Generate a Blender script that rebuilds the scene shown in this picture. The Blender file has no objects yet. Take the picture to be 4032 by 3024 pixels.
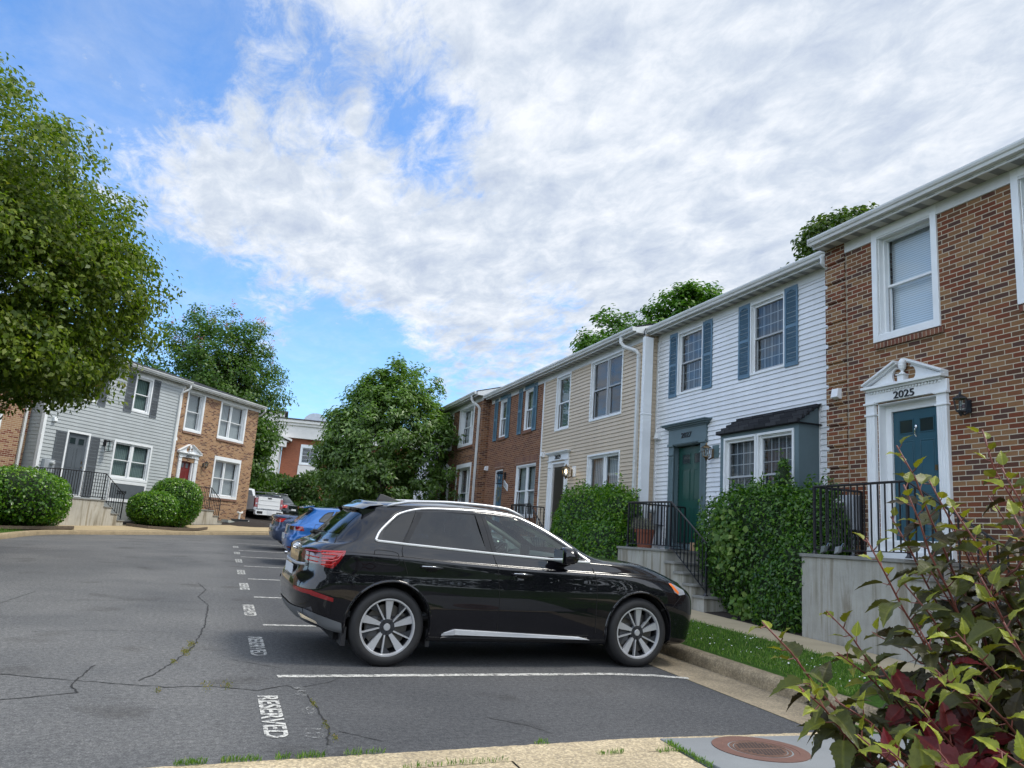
import bpy, bmesh, math, random
import numpy as np
from math import sin, cos, pi, radians, sqrt
from mathutils import Vector, Matrix
from mathutils.bvhtree import BVHTree

# ------------------------------------------------------------------ camera, sky, sun, exposure
scene = bpy.context.scene
col = scene.collection
CAM_H = 1.498
PITCH, ROLL, YAW = radians(11.28), radians(3.98), radians(19.75)
def _rz(v, a):
    c, s = cos(a), sin(a)
    return Vector((c*v[0]+s*v[1], -s*v[0]+c*v[1], v[2]))
_f = Vector((0, cos(PITCH), sin(PITCH))); _u = Vector((0, -sin(PITCH), cos(PITCH))); _r = Vector((1, 0, 0))
_rt = _rz(cos(ROLL)*_r+sin(ROLL)*_u, YAW); _up = _rz(-sin(ROLL)*_r+cos(ROLL)*_u, YAW); _fw = _rz(_f, YAW)
cam = bpy.data.cameras.new("camera"); cam_o = bpy.data.objects.new("camera", cam); col.objects.link(cam_o)
cam.sensor_width = 36.0; cam.lens = 3060/4032*36; cam.clip_start = 0.05; cam.clip_end = 3000
M = Matrix((( _rt[0], _up[0], -_fw[0], 0), (_rt[1], _up[1], -_fw[1], 0), (_rt[2], _up[2], -_fw[2], CAM_H), (0, 0, 0, 1)))
cam_o.matrix_world = M
scene.camera = cam_o
scene.view_settings.view_transform = 'Standard'; scene.view_settings.look = 'None'
scene.view_settings.gamma = 1.0; scene.view_settings.exposure = EXPO = 0.90
SUN_EL, SUN_AZ = radians(58), radians(112)          # azimuth clockwise from +Y
sun = bpy.data.lights.new("sun", 'SUN'); sun.energy = 1.6; sun.angle = radians(16); sun.color = (1.0, 0.95, 0.86)
sun_o = bpy.data.objects.new("sun", sun); col.objects.link(sun_o)
sd = Vector((sin(SUN_AZ)*cos(SUN_EL), cos(SUN_AZ)*cos(SUN_EL), sin(SUN_EL)))
sun_o.rotation_euler = sd.to_track_quat('Z', 'Y').to_euler(); sun_o.location = sd*60

# world: Nishita sky with a procedural cloud deck
w = bpy.data.worlds.new("World"); scene.world = w; w.use_nodes = True
nt = w.node_tree; N = nt.nodes; Lk = nt.links; N.clear()
def wn(t, **k):
    n = N.new(t)
    for a, b in k.items():
        if a[0] == 'i' and a[1:].isdigit(): n.inputs[int(a[1:])].default_value = b
        else: setattr(n, a, b)
    return n
out = wn('ShaderNodeOutputWorld')
sky = wn('ShaderNodeTexSky'); sky.sky_type = 'NISHITA'; sky.sun_disc = False
sky.sun_elevation = SUN_EL; sky.sun_rotation = SUN_AZ; sky.altitude = 50; sky.air_density = 1.0; sky.dust_density = 0.6; sky.ozone_density = 2.0
tc = wn('ShaderNodeTexCoord')
sep = wn('ShaderNodeSeparateXYZ'); Lk.new(tc.outputs['Generated'], sep.inputs[0])
zc = wn('ShaderNodeMath', operation='MAXIMUM'); Lk.new(sep.outputs[2], zc.inputs[0]); zc.inputs[1].default_value = 0.0
za = wn('ShaderNodeMath', operation='ADD'); Lk.new(zc.outputs[0], za.inputs[0]); za.inputs[1].default_value = 0.1
dx = wn('ShaderNodeMath', operation='DIVIDE'); Lk.new(sep.outputs[0], dx.inputs[0]); Lk.new(za.outputs[0], dx.inputs[1])
dy = wn('ShaderNodeMath', operation='DIVIDE'); Lk.new(sep.outputs[1], dy.inputs[0]); Lk.new(za.outputs[0], dy.inputs[1])
cmb = wn('ShaderNodeCombineXYZ'); Lk.new(dx.outputs[0], cmb.inputs[0]); Lk.new(dy.outputs[0], cmb.inputs[1])
def wnoise(scale, detail, rough, dist=0.0, loc=(0,0,0), sc=(1,1,1), rot=0):
    mp = wn('ShaderNodeMapping'); mp.inputs['Location'].default_value = loc; mp.inputs['Scale'].default_value = sc; mp.inputs['Rotation'].default_value = (0,0,rot)
    Lk.new(cmb.outputs[0], mp.inputs[0])
    n = wn('ShaderNodeTexNoise'); n.inputs['Scale'].default_value = scale; n.inputs['Detail'].default_value = detail
    n.inputs['Roughness'].default_value = rough; n.inputs['Distortion'].default_value = dist
    Lk.new(mp.outputs[0], n.inputs['Vector']); return n.outputs['Fac']
def wmath(op, a, b, clamp=False):
    m = wn('ShaderNodeMath', operation=op); m.use_clamp = clamp
    for i, v in enumerate((a, b)):
        if isinstance(v, (int, float)): m.inputs[i].default_value = v
        else: Lk.new(v, m.inputs[i])
    return m.outputs[0]
def blob(c, r0, r1, soft=1.0):                     # 1 inside r0 (angle deg) of direction c, 0 outside r1
    d = Vector(c).normalized()
    vm = wn('ShaderNodeVectorMath', operation='DOT_PRODUCT'); Lk.new(tc.outputs['Generated'], vm.inputs[0]); vm.inputs[1].default_value = d
    mr = wn('ShaderNodeMapRange'); mr.interpolation_type = 'SMOOTHSTEP'
    mr.inputs['From Min'].default_value = cos(radians(r1)); mr.inputs['From Max'].default_value = cos(radians(r0)); mr.clamp = True
    Lk.new(vm.outputs['Value'], mr.inputs[0]); return mr.outputs[0]
n1 = wnoise(1.5, 9, 0.60, 0.35, (3.1, 1.7, 0))
n2 = wnoise(5.0, 9, 0.70, 0.35, (0.3, 5.2, 0), (1, 0.62, 1), 0.6)
n3 = wnoise(13, 8, 0.68, 0.5, (4.3, 1.2, 0), (1, 0.55, 1), 0.7)
cov = wmath('ADD', wmath('ADD', wmath('MULTIPLY', n1, 0.16), wmath('MULTIPLY', n2, 0.40)), wmath('MULTIPLY', n3, .44))
holes = [((-.25,.84,.49), 2, 15, .15), ((-.05,.86,.52), 1, 8, .085), ((.12,.87,.485), 0, 9, .10), ((.20,.87,.455), 0, 7, .08), ((-.10,.96,.27), 1, 8, .11),
         ((.02,.98,.19), 3, 11, .17), ((.13,.97,.20), 1, 7, .13), ((.22,.96,.18), 2, 8, .14), ((.36,.90,.28), 1, 6, .10), ((-.13,.97,.2), 2, 9, .14),
         ((-.6,.6,.5), 10, 40, .10)]
for c, a, b, k in holes:
    cov = wmath('SUBTRACT', cov, wmath('MULTIPLY', blob(c, a, b), k))
for c, a, b, k in [((.66,.52,.53), 12, 42, .20), ((.05,.93,.36), 2, 13, .10), ((.23,.93,.28), 1, 8, .07), ((.8,-.2,.6), 20, 60, .2)]:
    cov = wmath('ADD', cov, wmath('MULTIPLY', blob(c, a, b), k))
ramp = wn('ShaderNodeMapRange'); ramp.interpolation_type = 'SMOOTHSTEP'; ramp.inputs['From Min'].default_value = 0.30; ramp.inputs['From Max'].default_value = 0.54
Lk.new(cov, ramp.inputs[0])
shade = wmath('ADD', wmath('MULTIPLY', wnoise(3.2, 8, 0.6, 0.4, (7.7, 2.2, 0)), 0.45), wmath('MULTIPLY', wnoise(10.0, 8, 0.65, 0.3, (1.7, 9.2, 0), (1, .6, 1), .6), 0.55))
cr = wn('ShaderNodeValToRGB'); Lk.new(shade, cr.inputs[0])
cr.color_ramp.elements[0].position = 0.36; cr.color_ramp.elements[0].color = (0.29, 0.335, 0.42, 1)
cr.color_ramp.elements[1].position = 0.62; cr.color_ramp.elements[1].color = (0.52, 0.54, 0.575, 1)
e = cr.color_ramp.elements.new(0.48); e.color = (0.38, 0.42, 0.48, 1)
SKYS = 0.085
skm = wn('ShaderNodeMix'); skm.data_type = 'RGBA'; skm.blend_type = 'MULTIPLY'; skm.inputs[0].default_value = 1.0
Lk.new(sky.outputs[0], skm.inputs[6]); skm.inputs[7].default_value = (SKYS*.95, SKYS*1.35, SKYS*1.72, 1)
thin = wmath('MULTIPLY', wmath('ADD', wmath('MULTIPLY', n2, .9), -.26, True), .75)       # thin veil over the blue
mixf = wmath('MAXIMUM', ramp.outputs[0], thin)
mx = wn('ShaderNodeMix'); mx.data_type = 'RGBA'; Lk.new(mixf, mx.inputs[0]); Lk.new(skm.outputs[2], mx.inputs[6]); Lk.new(cr.outputs[0], mx.inputs[7])
# sky outside the view is brightened, an added fill for the shaded house fronts
sky_fill = wmath('ADD', 1.0, wmath('MULTIPLY', wmath('SUBTRACT', 1.0, blob(tuple(_rz((0, .88, .48), YAW)), 48, 95)), 1.25))
bg = wn('ShaderNodeBackground'); Lk.new(mx.outputs[2], bg.inputs[0]); Lk.new(sky_fill, bg.inputs[1])
Lk.new(bg.outputs[0], out.inputs[0])

# ------------------------------------------------------------------ helpers
rnd = random.Random(7)
def tag(o, label=None, cat=None, group=None, kind=None):
    if label: o['label'] = label
    if cat: o['category'] = cat
    if group: o['group'] = group
    if kind: o['kind'] = kind
    return o
def empty(name, loc, label, cat, group=None, rz=0):
    o = bpy.data.objects.new(name, None); o.empty_display_size = 0.2; col.objects.link(o); o.location = loc; o.rotation_euler = (0, 0, rz)
    return tag(o, label, cat, group)
class Frame:
    """local (u along, d inward, z up) -> world"""
    def __init__(s, O, U, I): s.O = Vector((O[0], O[1], 0)); s.U = Vector((U[0], U[1], 0)); s.I = Vector((I[0], I[1], 0))
    def __call__(s, u, d, z): return s.O+s.U*u+s.I*d+Vector((0, 0, z))
WORLD = Frame((0, 0), (1, 0), (0, 1))
class MB:
    def __init__(s, fr=WORLD): s.v = []; s.f = []; s.fr = fr; s.mi = []; s.cur = 0
    def face(s, pts):
        i = len(s.v); s.v += [tuple(p) for p in pts]; s.f.append(tuple(range(i, i+len(pts)))); s.mi.append(s.cur)
    def box(s, a0, a1, b0, b1, c0, c1):
        i = len(s.v)
        s.v += [(a0,b0,c0),(a1,b0,c0),(a1,b1,c0),(a0,b1,c0),(a0,b0,c1),(a1,b0,c1),(a1,b1,c1),(a0,b1,c1)]
        for q in ((0,3,2,1),(4,5,6,7),(0,1,5,4),(1,2,6,5),(2,3,7,6),(3,0,4,7)):
            s.f.append(tuple(i+k for k in q)); s.mi.append(s.cur)
        return s
    def hexa(s, p):     # 8 points: bottom ring, top ring
        i = len(s.v); s.v += [tuple(q) for q in p]
        for q in ((0,3,2,1),(4,5,6,7),(0,1,5,4),(1,2,6,5),(2,3,7,6),(3,0,4,7)):
            s.f.append(tuple(i+k for k in q)); s.mi.append(s.cur)
        return s
    def prism(s, poly, axis, a0, a1):
        """poly in the two other axes (order: (u,z) for axis 'd', (d,z) for 'u', (u,d) for 'z')"""
        def mk(p, a): return {'d': (p[0], a, p[1]), 'u': (a, p[0], p[1]), 'z': (p[0], p[1], a)}[axis]
        n = len(poly); i = len(s.v)
        s.v += [mk(p, a0) for p in poly]+[mk(p, a1) for p in poly]
        s.f.append(tuple(range(i, i+n))); s.mi.append(s.cur); s.f.append(tuple(range(i+2*n-1, i+n-1, -1))); s.mi.append(s.cur)
        for k in range(n):
            s.f.append((i+k, i+(k+1) % n, i+n+(k+1) % n, i+n+k)); s.mi.append(s.cur)
        return s
    def tube(s, pts, r, n=8, cap=True):
        pts = [Vector(p) for p in pts]; rr = r if isinstance(r, (list, tuple)) else [r]*len(pts)
        base = len(s.v); prev = None
        for k, p in enumerate(pts):
            t = (pts[min(k+1, len(pts)-1)]-pts[max(k-1, 0)]).normalized()
            if prev is None:
                a = Vector((0, 0, 1)) if abs(t.z) < 0.9 else Vector((1, 0, 0)); nrm = t.cross(a).normalized()
            else:
                nrm = (prev-t*prev.dot(t)).normalized()
            prev = nrm; b = t.cross(nrm)
            for j in range(n):
                an = 2*pi*(j+.5)/n; s.v.append(tuple(p+(nrm*cos(an)+b*sin(an))*rr[k]))
        for k in range(len(pts)-1):
            for j in range(n):
                s.f.append((base+k*n+j, base+k*n+(j+1) % n, base+(k+1)*n+(j+1) % n, base+(k+1)*n+j)); s.mi.append(s.cur)
        if cap:
            s.f.append(tuple(base+j for j in range(n))[::-1]); s.mi.append(s.cur)
            s.f.append(tuple(base+(len(pts)-1)*n+j for j in range(n))); s.mi.append(s.cur)
        return s
    def lathe(s, prof, c, axis='z', n=24):
        base = len(s.v)
        for (r, h) in prof:
            for j in range(n):
                a = 2*pi*j/n; x, y = r*cos(a), r*sin(a)
                s.v.append({'z': (c[0]+x, c[1]+y, c[2]+h), 'd': (c[0]+x, c[1]+h, c[2]+y), 'u': (c[0]+h, c[1]+x, c[2]+y)}[axis])
        for k in range(len(prof)-1):
            for j in range(n):
                s.f.append((base+k*n+j, base+k*n+(j+1) % n, base+(k+1)*n+(j+1) % n, base+(k+1)*n+j)); s.mi.append(s.cur)
        return s
    def ell(s, c, r, n=12, m=8):
        prof = [(max(1e-4, sin(pi*k/m)), -cos(pi*k/m)) for k in range(m+1)]; base = len(s.v)
        for (q, h) in prof:
            for j in range(n):
                a = 2*pi*j/n; s.v.append((c[0]+r[0]*q*cos(a), c[1]+r[1]*q*sin(a), c[2]+r[2]*h))
        for k in range(m):
            for j in range(n):
                s.f.append((base+k*n+j, base+k*n+(j+1) % n, base+(k+1)*n+(j+1) % n, base+(k+1)*n+j)); s.mi.append(s.cur)
        return s
    def build(s, name, mats, parent=None, smooth=False, bevel=0, label=None, origin=None, weld=False, recalc=True):
        mats = mats if isinstance(mats, (list, tuple)) else [mats]
        W = [s.fr(*p) for p in s.v]
        if origin is not None: o0 = Vector(origin)
        elif parent is not None:
            o0 = Vector(parent.location) if parent.parent is None else Vector(parent.parent.location)+Vector(parent.location)
        else: o0 = Vector((0, 0, 0))
        me = bpy.data.meshes.new(name)
        me.from_pydata([p-o0 for p in W], [], s.f)
        for m in mats: me.materials.append(m)
        me.polygons.foreach_set('material_index', s.mi)
        uv = me.uv_layers.new(name='UVMap')
        L = np.array(s.v, dtype=float).reshape(-1, 3); data = np.zeros((len(me.loops), 2)); k = 0
        for f in s.f:
            P = L[list(f)]
            nn = np.zeros(3)
            for q in range(1, len(f)-1): nn += np.cross(P[q]-P[0], P[q+1]-P[0])
            nn = abs(nn); a = int(nn.argmax())
            sel = (1, 2) if a == 0 else ((0, 2) if a == 1 else (0, 1))
            data[k:k+len(f)] = P[:, sel]; k += len(f)
        uv.data.foreach_set('uv', data.ravel())
        bm = bmesh.new(); bm.from_mesh(me)
        if weld: bmesh.ops.remove_doubles(bm, verts=bm.verts, dist=1e-5)
        if recalc: bmesh.ops.recalc_face_normals(bm, faces=bm.faces)
        bm.to_mesh(me); bm.free()
        if smooth:
            me.polygons.foreach_set('use_smooth', [True]*len(me.polygons))
            if smooth != 'full':
                try: me.set_sharp_from_angle(angle=radians(35))
                except Exception: pass
        o = bpy.data.objects.new(name, me); col.objects.link(o)
        if parent is not None: o.parent = parent
        if origin is not None and parent is None: o.location = o0
        if bevel:
            b = o.modifiers.new('bevel', 'BEVEL'); b.width = bevel; b.segments = 2; b.limit_method = 'ANGLE'
        if label: o['label'] = label
        return o
def copy_tree(o, parent=None):
    c = o.copy(); col.objects.link(c); c.parent = parent
    for ch in list(o.children): copy_tree(ch, c)
    return c

# ------------------------------------------------------------------ materials
MATS = {}
def newmat(name):
    m = bpy.data.materials.new(name); m.use_nodes = True; n = m.node_tree; b = n.nodes['Principled BSDF']; return m, n, b
def setb(b, **k):
    for a, v in k.items():
        key = {'base': 'Base Color', 'rough': 'Roughness', 'metal': 'Metallic', 'spec': 'Specular IOR Level', 'coat': 'Coat Weight', 'coatr': 'Coat Roughness', 'trans': 'Transmission Weight', 'ior': 'IOR', 'alpha': 'Alpha'}[a]
        if a == 'base' and len(v) == 3: v = (*v, 1)
        b.inputs[key].default_value = v
def uvvec(n, scale=(1, 1, 1), coord='UV'):
    t = n.nodes.new('ShaderNodeTexCoord'); mp = n.nodes.new('ShaderNodeMapping'); mp.inputs['Scale'].default_value = scale
    n.links.new(t.outputs[coord], mp.inputs[0]); return mp.outputs[0]
def noise(n, vec, scale, detail=4, rough=.55, dist=0):
    t = n.nodes.new('ShaderNodeTexNoise'); t.inputs['Scale'].default_value = scale; t.inputs['Detail'].default_value = detail
    t.inputs['Roughness'].default_value = rough; t.inputs['Distortion'].default_value = dist
    if vec is not None: n.links.new(vec, t.inputs['Vector'])
    return t.outputs['Fac']
def ramp_(n, fac, stops, interp='LINEAR'):
    r = n.nodes.new('ShaderNodeValToRGB'); r.color_ramp.interpolation = interp
    el = r.color_ramp.elements
    while len(el) < len(stops): el.new(0.5)
    for e, (p, c) in zip(el, stops):
        e.position = p; e.color = (*c, 1) if len(c) == 3 else c
    n.links.new(fac, r.inputs[0]); return r.outputs[0]
def mixc(n, fac, a, b, mode='MIX'):
    m = n.nodes.new('ShaderNodeMix'); m.data_type = 'RGBA'; m.blend_type = mode
    for i, v in ((0, fac), (6, a), (7, b)):
        if isinstance(v, (int, float)): m.inputs[i].default_value = v
        elif isinstance(v, (tuple, list)): m.inputs[i].default_value = (*v, 1) if len(v) == 3 else v
        else: n.links.new(v, m.inputs[i])
    return m.outputs[2]
def nmath(n, op, a, b=0.0, clamp=False):
    m = n.nodes.new('ShaderNodeMath'); m.operation = op; m.use_clamp = clamp
    for i, v in enumerate((a, b)):
        if isinstance(v, (int, float)): m.inputs[i].default_value = v
        else: n.links.new(v, m.inputs[i])
    return m.outputs[0]
def bump(n, b, h, strength=.3, dist=.01):
    t = n.nodes.new('ShaderNodeBump'); t.inputs['Strength'].default_value = strength; t.inputs['Distance'].default_value = dist
    n.links.new(h, t.inputs['Height']); n.links.new(t.outputs[0], b.inputs['Normal'])
def simple(name, base, rough=.6, metal=0, spec=.5, var=.12, vs=3.0, bmp=0, coat=0, coord='Object', bscale=None):
    if name in MATS: return MATS[name]
    m, n, b = newmat(name); setb(b, base=base, rough=rough, metal=metal, spec=spec, coat=coat)
    if var:
        v = uvvec(n, coord=coord); f = noise(n, v, vs, 5, .6)
        c = ramp_(n, f, [(.3, tuple(x*(1-var) for x in base)), (.7, tuple(min(1, x*(1+var)) for x in base))])
        n.links.new(c, b.inputs['Base Color'])
        if bmp: bump(n, b, noise(n, v, bscale or vs*8, 4), bmp, .004)
    MATS[name] = m; return m
def brick_mat(name, palette, mortar, bw=.2095, bh=.0677, seed=0):
    m, n, b = newmat(name); setb(b, rough=.85, spec=.25)
    v = uvvec(n)
    t = n.nodes.new('ShaderNodeTexBrick'); t.offset = .5; t.squash = 1
    t.inputs['Scale'].default_value = 1.0; t.inputs['Brick Width'].default_value = bw; t.inputs['Row Height'].default_value = bh
    t.inputs['Mortar Size'].default_value = .0068; t.inputs['Mortar Smooth'].default_value = .25; t.inputs['Bias'].default_value = 0
    t.inputs['Color1'].default_value = (0, 0, 0, 1); t.inputs['Color2'].default_value = (1, 1, 1, 1); t.inputs['Mortar'].default_value = (.5, .5, .5, 1)
    # slightly wobbly edges
    nz = n.nodes.new('ShaderNodeTexNoise'); nz.inputs['Scale'].default_value = 18; n.links.new(v, nz.inputs['Vector'])
    va = n.nodes.new('ShaderNodeVectorMath'); va.operation = 'SCALE'; va.inputs['Scale'].default_value = .004
    vs_ = n.nodes.new('ShaderNodeVectorMath'); vs_.operation = 'SUBTRACT'; n.links.new(nz.outputs['Color'], vs_.inputs[0]); vs_.inputs[1].default_value = (.5, .5, .5)
    n.links.new(vs_.outputs[0], va.inputs[0]); vb = n.nodes.new('ShaderNodeVectorMath'); vb.operation = 'ADD'; n.links.new(v, vb.inputs[0]); n.links.new(va.outputs[0], vb.inputs[1])
    n.links.new(vb.outputs[0], t.inputs['Vector'])
    stops = [(i/len(palette), c) for i, c in enumerate(palette)]
    c = ramp_(n, t.outputs['Color'], stops, 'CONSTANT')
    f = noise(n, v, 60, 4, .7); c = mixc(n, .45, c, ramp_(n, f, [(.25, (.55, .55, .55)), (.75, (1.35, 1.3, 1.25))]), 'MULTIPLY')
    f2 = noise(n, v, .9, 4, .6); c = mixc(n, .35, c, ramp_(n, f2, [(.3, (.75, .74, .72)), (.7, (1.15, 1.13, 1.1))]), 'MULTIPLY')
    mc = mixc(n, .4, mortar, ramp_(n, noise(n, v, 25, 4), [(.3, (.7, .7, .7)), (.7, (1.2, 1.2, 1.2))]), 'MULTIPLY')
    c = mixc(n, t.outputs['Fac'], c, mc)
    n.links.new(c, b.inputs['Base Color'])
    h = nmath(n, 'SUBTRACT', nmath(n, 'MULTIPLY', f, .25), t.outputs['Fac'])
    bump(n, b, h, .8, .006); return m
B25 = brick_mat('brick_red_tan', [(.165,.052,.026),(.225,.118,.055),(.095,.042,.027),(.245,.135,.065),(.178,.062,.030),(.195,.095,.045),(.085,.044,.034),(.21,.11,.052),(.15,.048,.026),(.135,.064,.034),(.182,.078,.038)], (.48,.42,.32))
B31 = brick_mat('brick_brown', [(.19,.078,.040),(.14,.056,.032),(.22,.10,.052),(.125,.048,.030),(.165,.072,.038),(.20,.085,.044)], (.33,.25,.18))
B33 = brick_mat('brick_brown_dark', [(.21,.095,.048),(.11,.048,.032),(.23,.112,.058),(.18,.078,.04),(.10,.044,.032),(.24,.118,.06)], (.33,.25,.18))
B37 = brick_mat('brick_tan', [(.34,.20,.11),(.32,.18,.095),(.13,.058,.04),(.36,.21,.115),(.30,.17,.09),(.155,.06,.04),(.37,.225,.125),(.28,.15,.08),(.12,.055,.04)], (.45,.36,.25))
B41 = brick_mat('brick_tan_red', [(.32,.19,.11),(.20,.07,.045),(.34,.21,.12),(.17,.06,.04),(.30,.17,.10),(.33,.2,.115)], (.5,.42,.31))
BFAR = brick_mat('brick_orange', [(.30,.10,.055),(.27,.09,.05),(.33,.115,.06)], (.30,.16,.11))
BROW = brick_mat('brick_rowlock', [(.16,.06,.04),(.20,.09,.055),(.12,.05,.035),(.18,.075,.045)], (.40,.33,.25), .068, .21)
def siding_mat(name, base):
    m, n, b = newmat(name); setb(b, rough=.45, spec=.4)
    v = uvvec(n); f = noise(n, v, 1.3, 5, .6); f3 = noise(n, uvvec(n, (3, .4, 1)), 1.0, 4, .6)
    c = ramp_(n, f, [(.25, tuple(x*.90 for x in base)), (.75, tuple(x*1.04 for x in base))])
    c = mixc(n, .35, c, ramp_(n, f3, [(.35, (.86, .85, .82)), (.65, (1.04, 1.04, 1.04))]), 'MULTIPLY')
    n.links.new(c, b.inputs['Base Color']);     return m
S27 = siding_mat('siding_white', (.74, .76, .79)); S29 = siding_mat('siding_beige', (.56, .46, .34)); S39 = siding_mat('siding_grey', (.40, .43, .44))
TRIM = simple('trim_white', (.74, .76, .77), .4, var=.06, vs=2.5, bmp=.08)
GUT = simple('gutter_white', (.60, .61, .60), .38, var=.12, vs=1.2)
SOFF = simple('soffit', (.50, .49, .45), .6, var=.08)
TEAL = simple('trim_slate_teal', (.105, .155, .172), .45, var=.10, vs=2)
BLUES = simple('shutter_blue', (.095, .175, .25), .5, var=.1)
BLUEF = simple('shutter_faded_blue', (.095, .18, .24), .5, var=.14)
SHG = simple('shutter_grey', (.10, .115, .13), .5, var=.08)
DGREEN = simple('door_green', (.004, .055, .042), .35, var=.15, vs=1.2, coat=.3)
DBLUE = simple('door_blue', (.018, .078, .112), .35, var=.15, vs=1.2, coat=.3)
DRED = simple('door_red', (.15, .012, .010), .4, var=.1)
DGREY = simple('door_grey', (.085, .10, .115), .4, var=.08)
DTEAL = simple('door_steel_blue', (.05, .13, .2), .4, var=.1)
DBROWN = simple('door_dark_brown', (.02, .016, .014), .3, var=.2)
BLACKT = simple('trim_black', (.012, .013, .016), .45, var=.1)
IRON = simple('iron_black', (.010, .010, .013), .32, var=.2, vs=20, spec=.6)
BRASS = simple('brass_aged', (.16, .11, .055), .35, metal=.8, var=.2)
CHROME = simple('chrome', (.80, .81, .83), .12, metal=1, var=0)
GALV = simple('meter_grey', (.36, .39, .42), .45, metal=.2, var=.08)
RUBBER = simple('rubber_black', (.012, .012, .013), .65, var=.15, vs=20)
DARKIN = simple('dark_interior', (.02, .022, .025), .9, var=.2)
CURT = simple('window_backing', (.36, .38, .37), .9, var=.15, vs=6)
TERRA = simple('terracotta', (.24, .075, .04), .75, var=.15, vs=8, bmp=.1)
MULCH = simple('mulch', (.022, .015, .011), .95, var=.4, vs=30, bmp=.8)
TIMBER = simple('edging_timber', (.11, .085, .06), .85, var=.25, vs=12, bmp=.4)
CARD = simple('parcel_card', (.35, .22, .12), .8, var=.08)
LIME = simple('parcel_green', (.22, .42, .04), .5, var=.08)
def stripes(name, c1, c2, period, duty, rough=.6, ax=1):
    m, n, b = newmat(name); setb(b, rough=rough)
    s = n.nodes.new('ShaderNodeSeparateXYZ'); n.links.new(uvvec(n), s.inputs[0])
    f = nmath(n, 'FRACT', nmath(n, 'DIVIDE', s.outputs[ax], period)); g = nmath(n, 'LESS_THAN', f, duty)
    n.links.new(mixc(n, g, c1, c2), b.inputs['Base Color']); return m
BLIND = stripes('blind_slats', (.62, .66, .70), (.30, .34, .38), .034, .22)
BLINDG = stripes('blind_slats_grey', (.34, .36, .36), (.12, .13, .13), .045, .3)
SOFFV = stripes('soffit_vented', (.46, .45, .41), (.20, .20, .19), .30, .45, ax=0)
def curtain_mat(name, base):
    m, n, b = newmat(name); setb(b, rough=.9)
    t = n.nodes.new('ShaderNodeTexWave'); t.wave_type = 'BANDS'; t.bands_direction = 'X'; t.inputs['Scale'].default_value = 3.2; t.inputs['Distortion'].default_value = 2.5; t.inputs['Detail'].default_value = 2
    n.links.new(uvvec(n, (1, .2, 1)), t.inputs[0])
    n.links.new(ramp_(n, t.outputs[0], [(0, tuple(x*.5 for x in base)), (1, base)]), b.inputs['Base Color']); return m
CURTW = curtain_mat('curtain_pale', (.40, .42, .42)); CURTD = curtain_mat('curtain_dim', (.10, .125, .15)); CURTG = curtain_mat('curtain_green', (.13, .19, .17))
def glass_mat(name, tint=(.85, .9, .92), refl=.06, rough=.01, dark=0.0):
    m, n, b = newmat(name); n.nodes.remove(b); o = n.nodes['Material Output']
    tr = n.nodes.new('ShaderNodeBsdfTransparent'); tr.inputs[0].default_value = (*tint, 1)
    gl = n.nodes.new('ShaderNodeBsdfGlossy'); gl.inputs['Roughness'].default_value = rough; gl.inputs[0].default_value = (1, 1, 1, 1)
    lw = n.nodes.new('ShaderNodeLayerWeight'); lw.inputs[0].default_value = .5
    bp = n.nodes.new('ShaderNodeBump'); bp.inputs['Strength'].default_value = .05; bp.inputs['Distance'].default_value = .02
    n.links.new(noise(n, uvvec(n, coord='Object'), 1.7, 2), bp.inputs['Height']); n.links.new(bp.outputs[0], gl.inputs['Normal'])
    f = nmath(n, 'ADD', nmath(n, 'MULTIPLY', nmath(n, 'POWER', lw.outputs['Facing'], 4.0), .75), refl, True)
    mxs = n.nodes.new('ShaderNodeMixShader'); n.links.new(f, mxs.inputs[0]); n.links.new(tr.outputs[0], mxs.inputs[1]); n.links.new(gl.outputs[0], mxs.inputs[2])
    n.links.new(mxs.outputs[0], o.inputs[0]); return m
GLASS = glass_mat('window_glass'); GSCREEN = glass_mat('window_glass_screen', (.45, .48, .52), .06)
GCAR = glass_mat('car_glass', (.62, .74, .70), .05, .0); GTINT = glass_mat('car_glass_tinted', (.05, .055, .06), .05, .0)
def lamp_glow(name, c, s):
    m, n, b = newmat(name); setb(b, base=c); b.inputs['Emission Color'].default_value = (*c, 1); b.inputs['Emission Strength'].default_value = s; return m
BULB = lamp_glow('bulb_lit', (1, .72, .38), 9)
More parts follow.
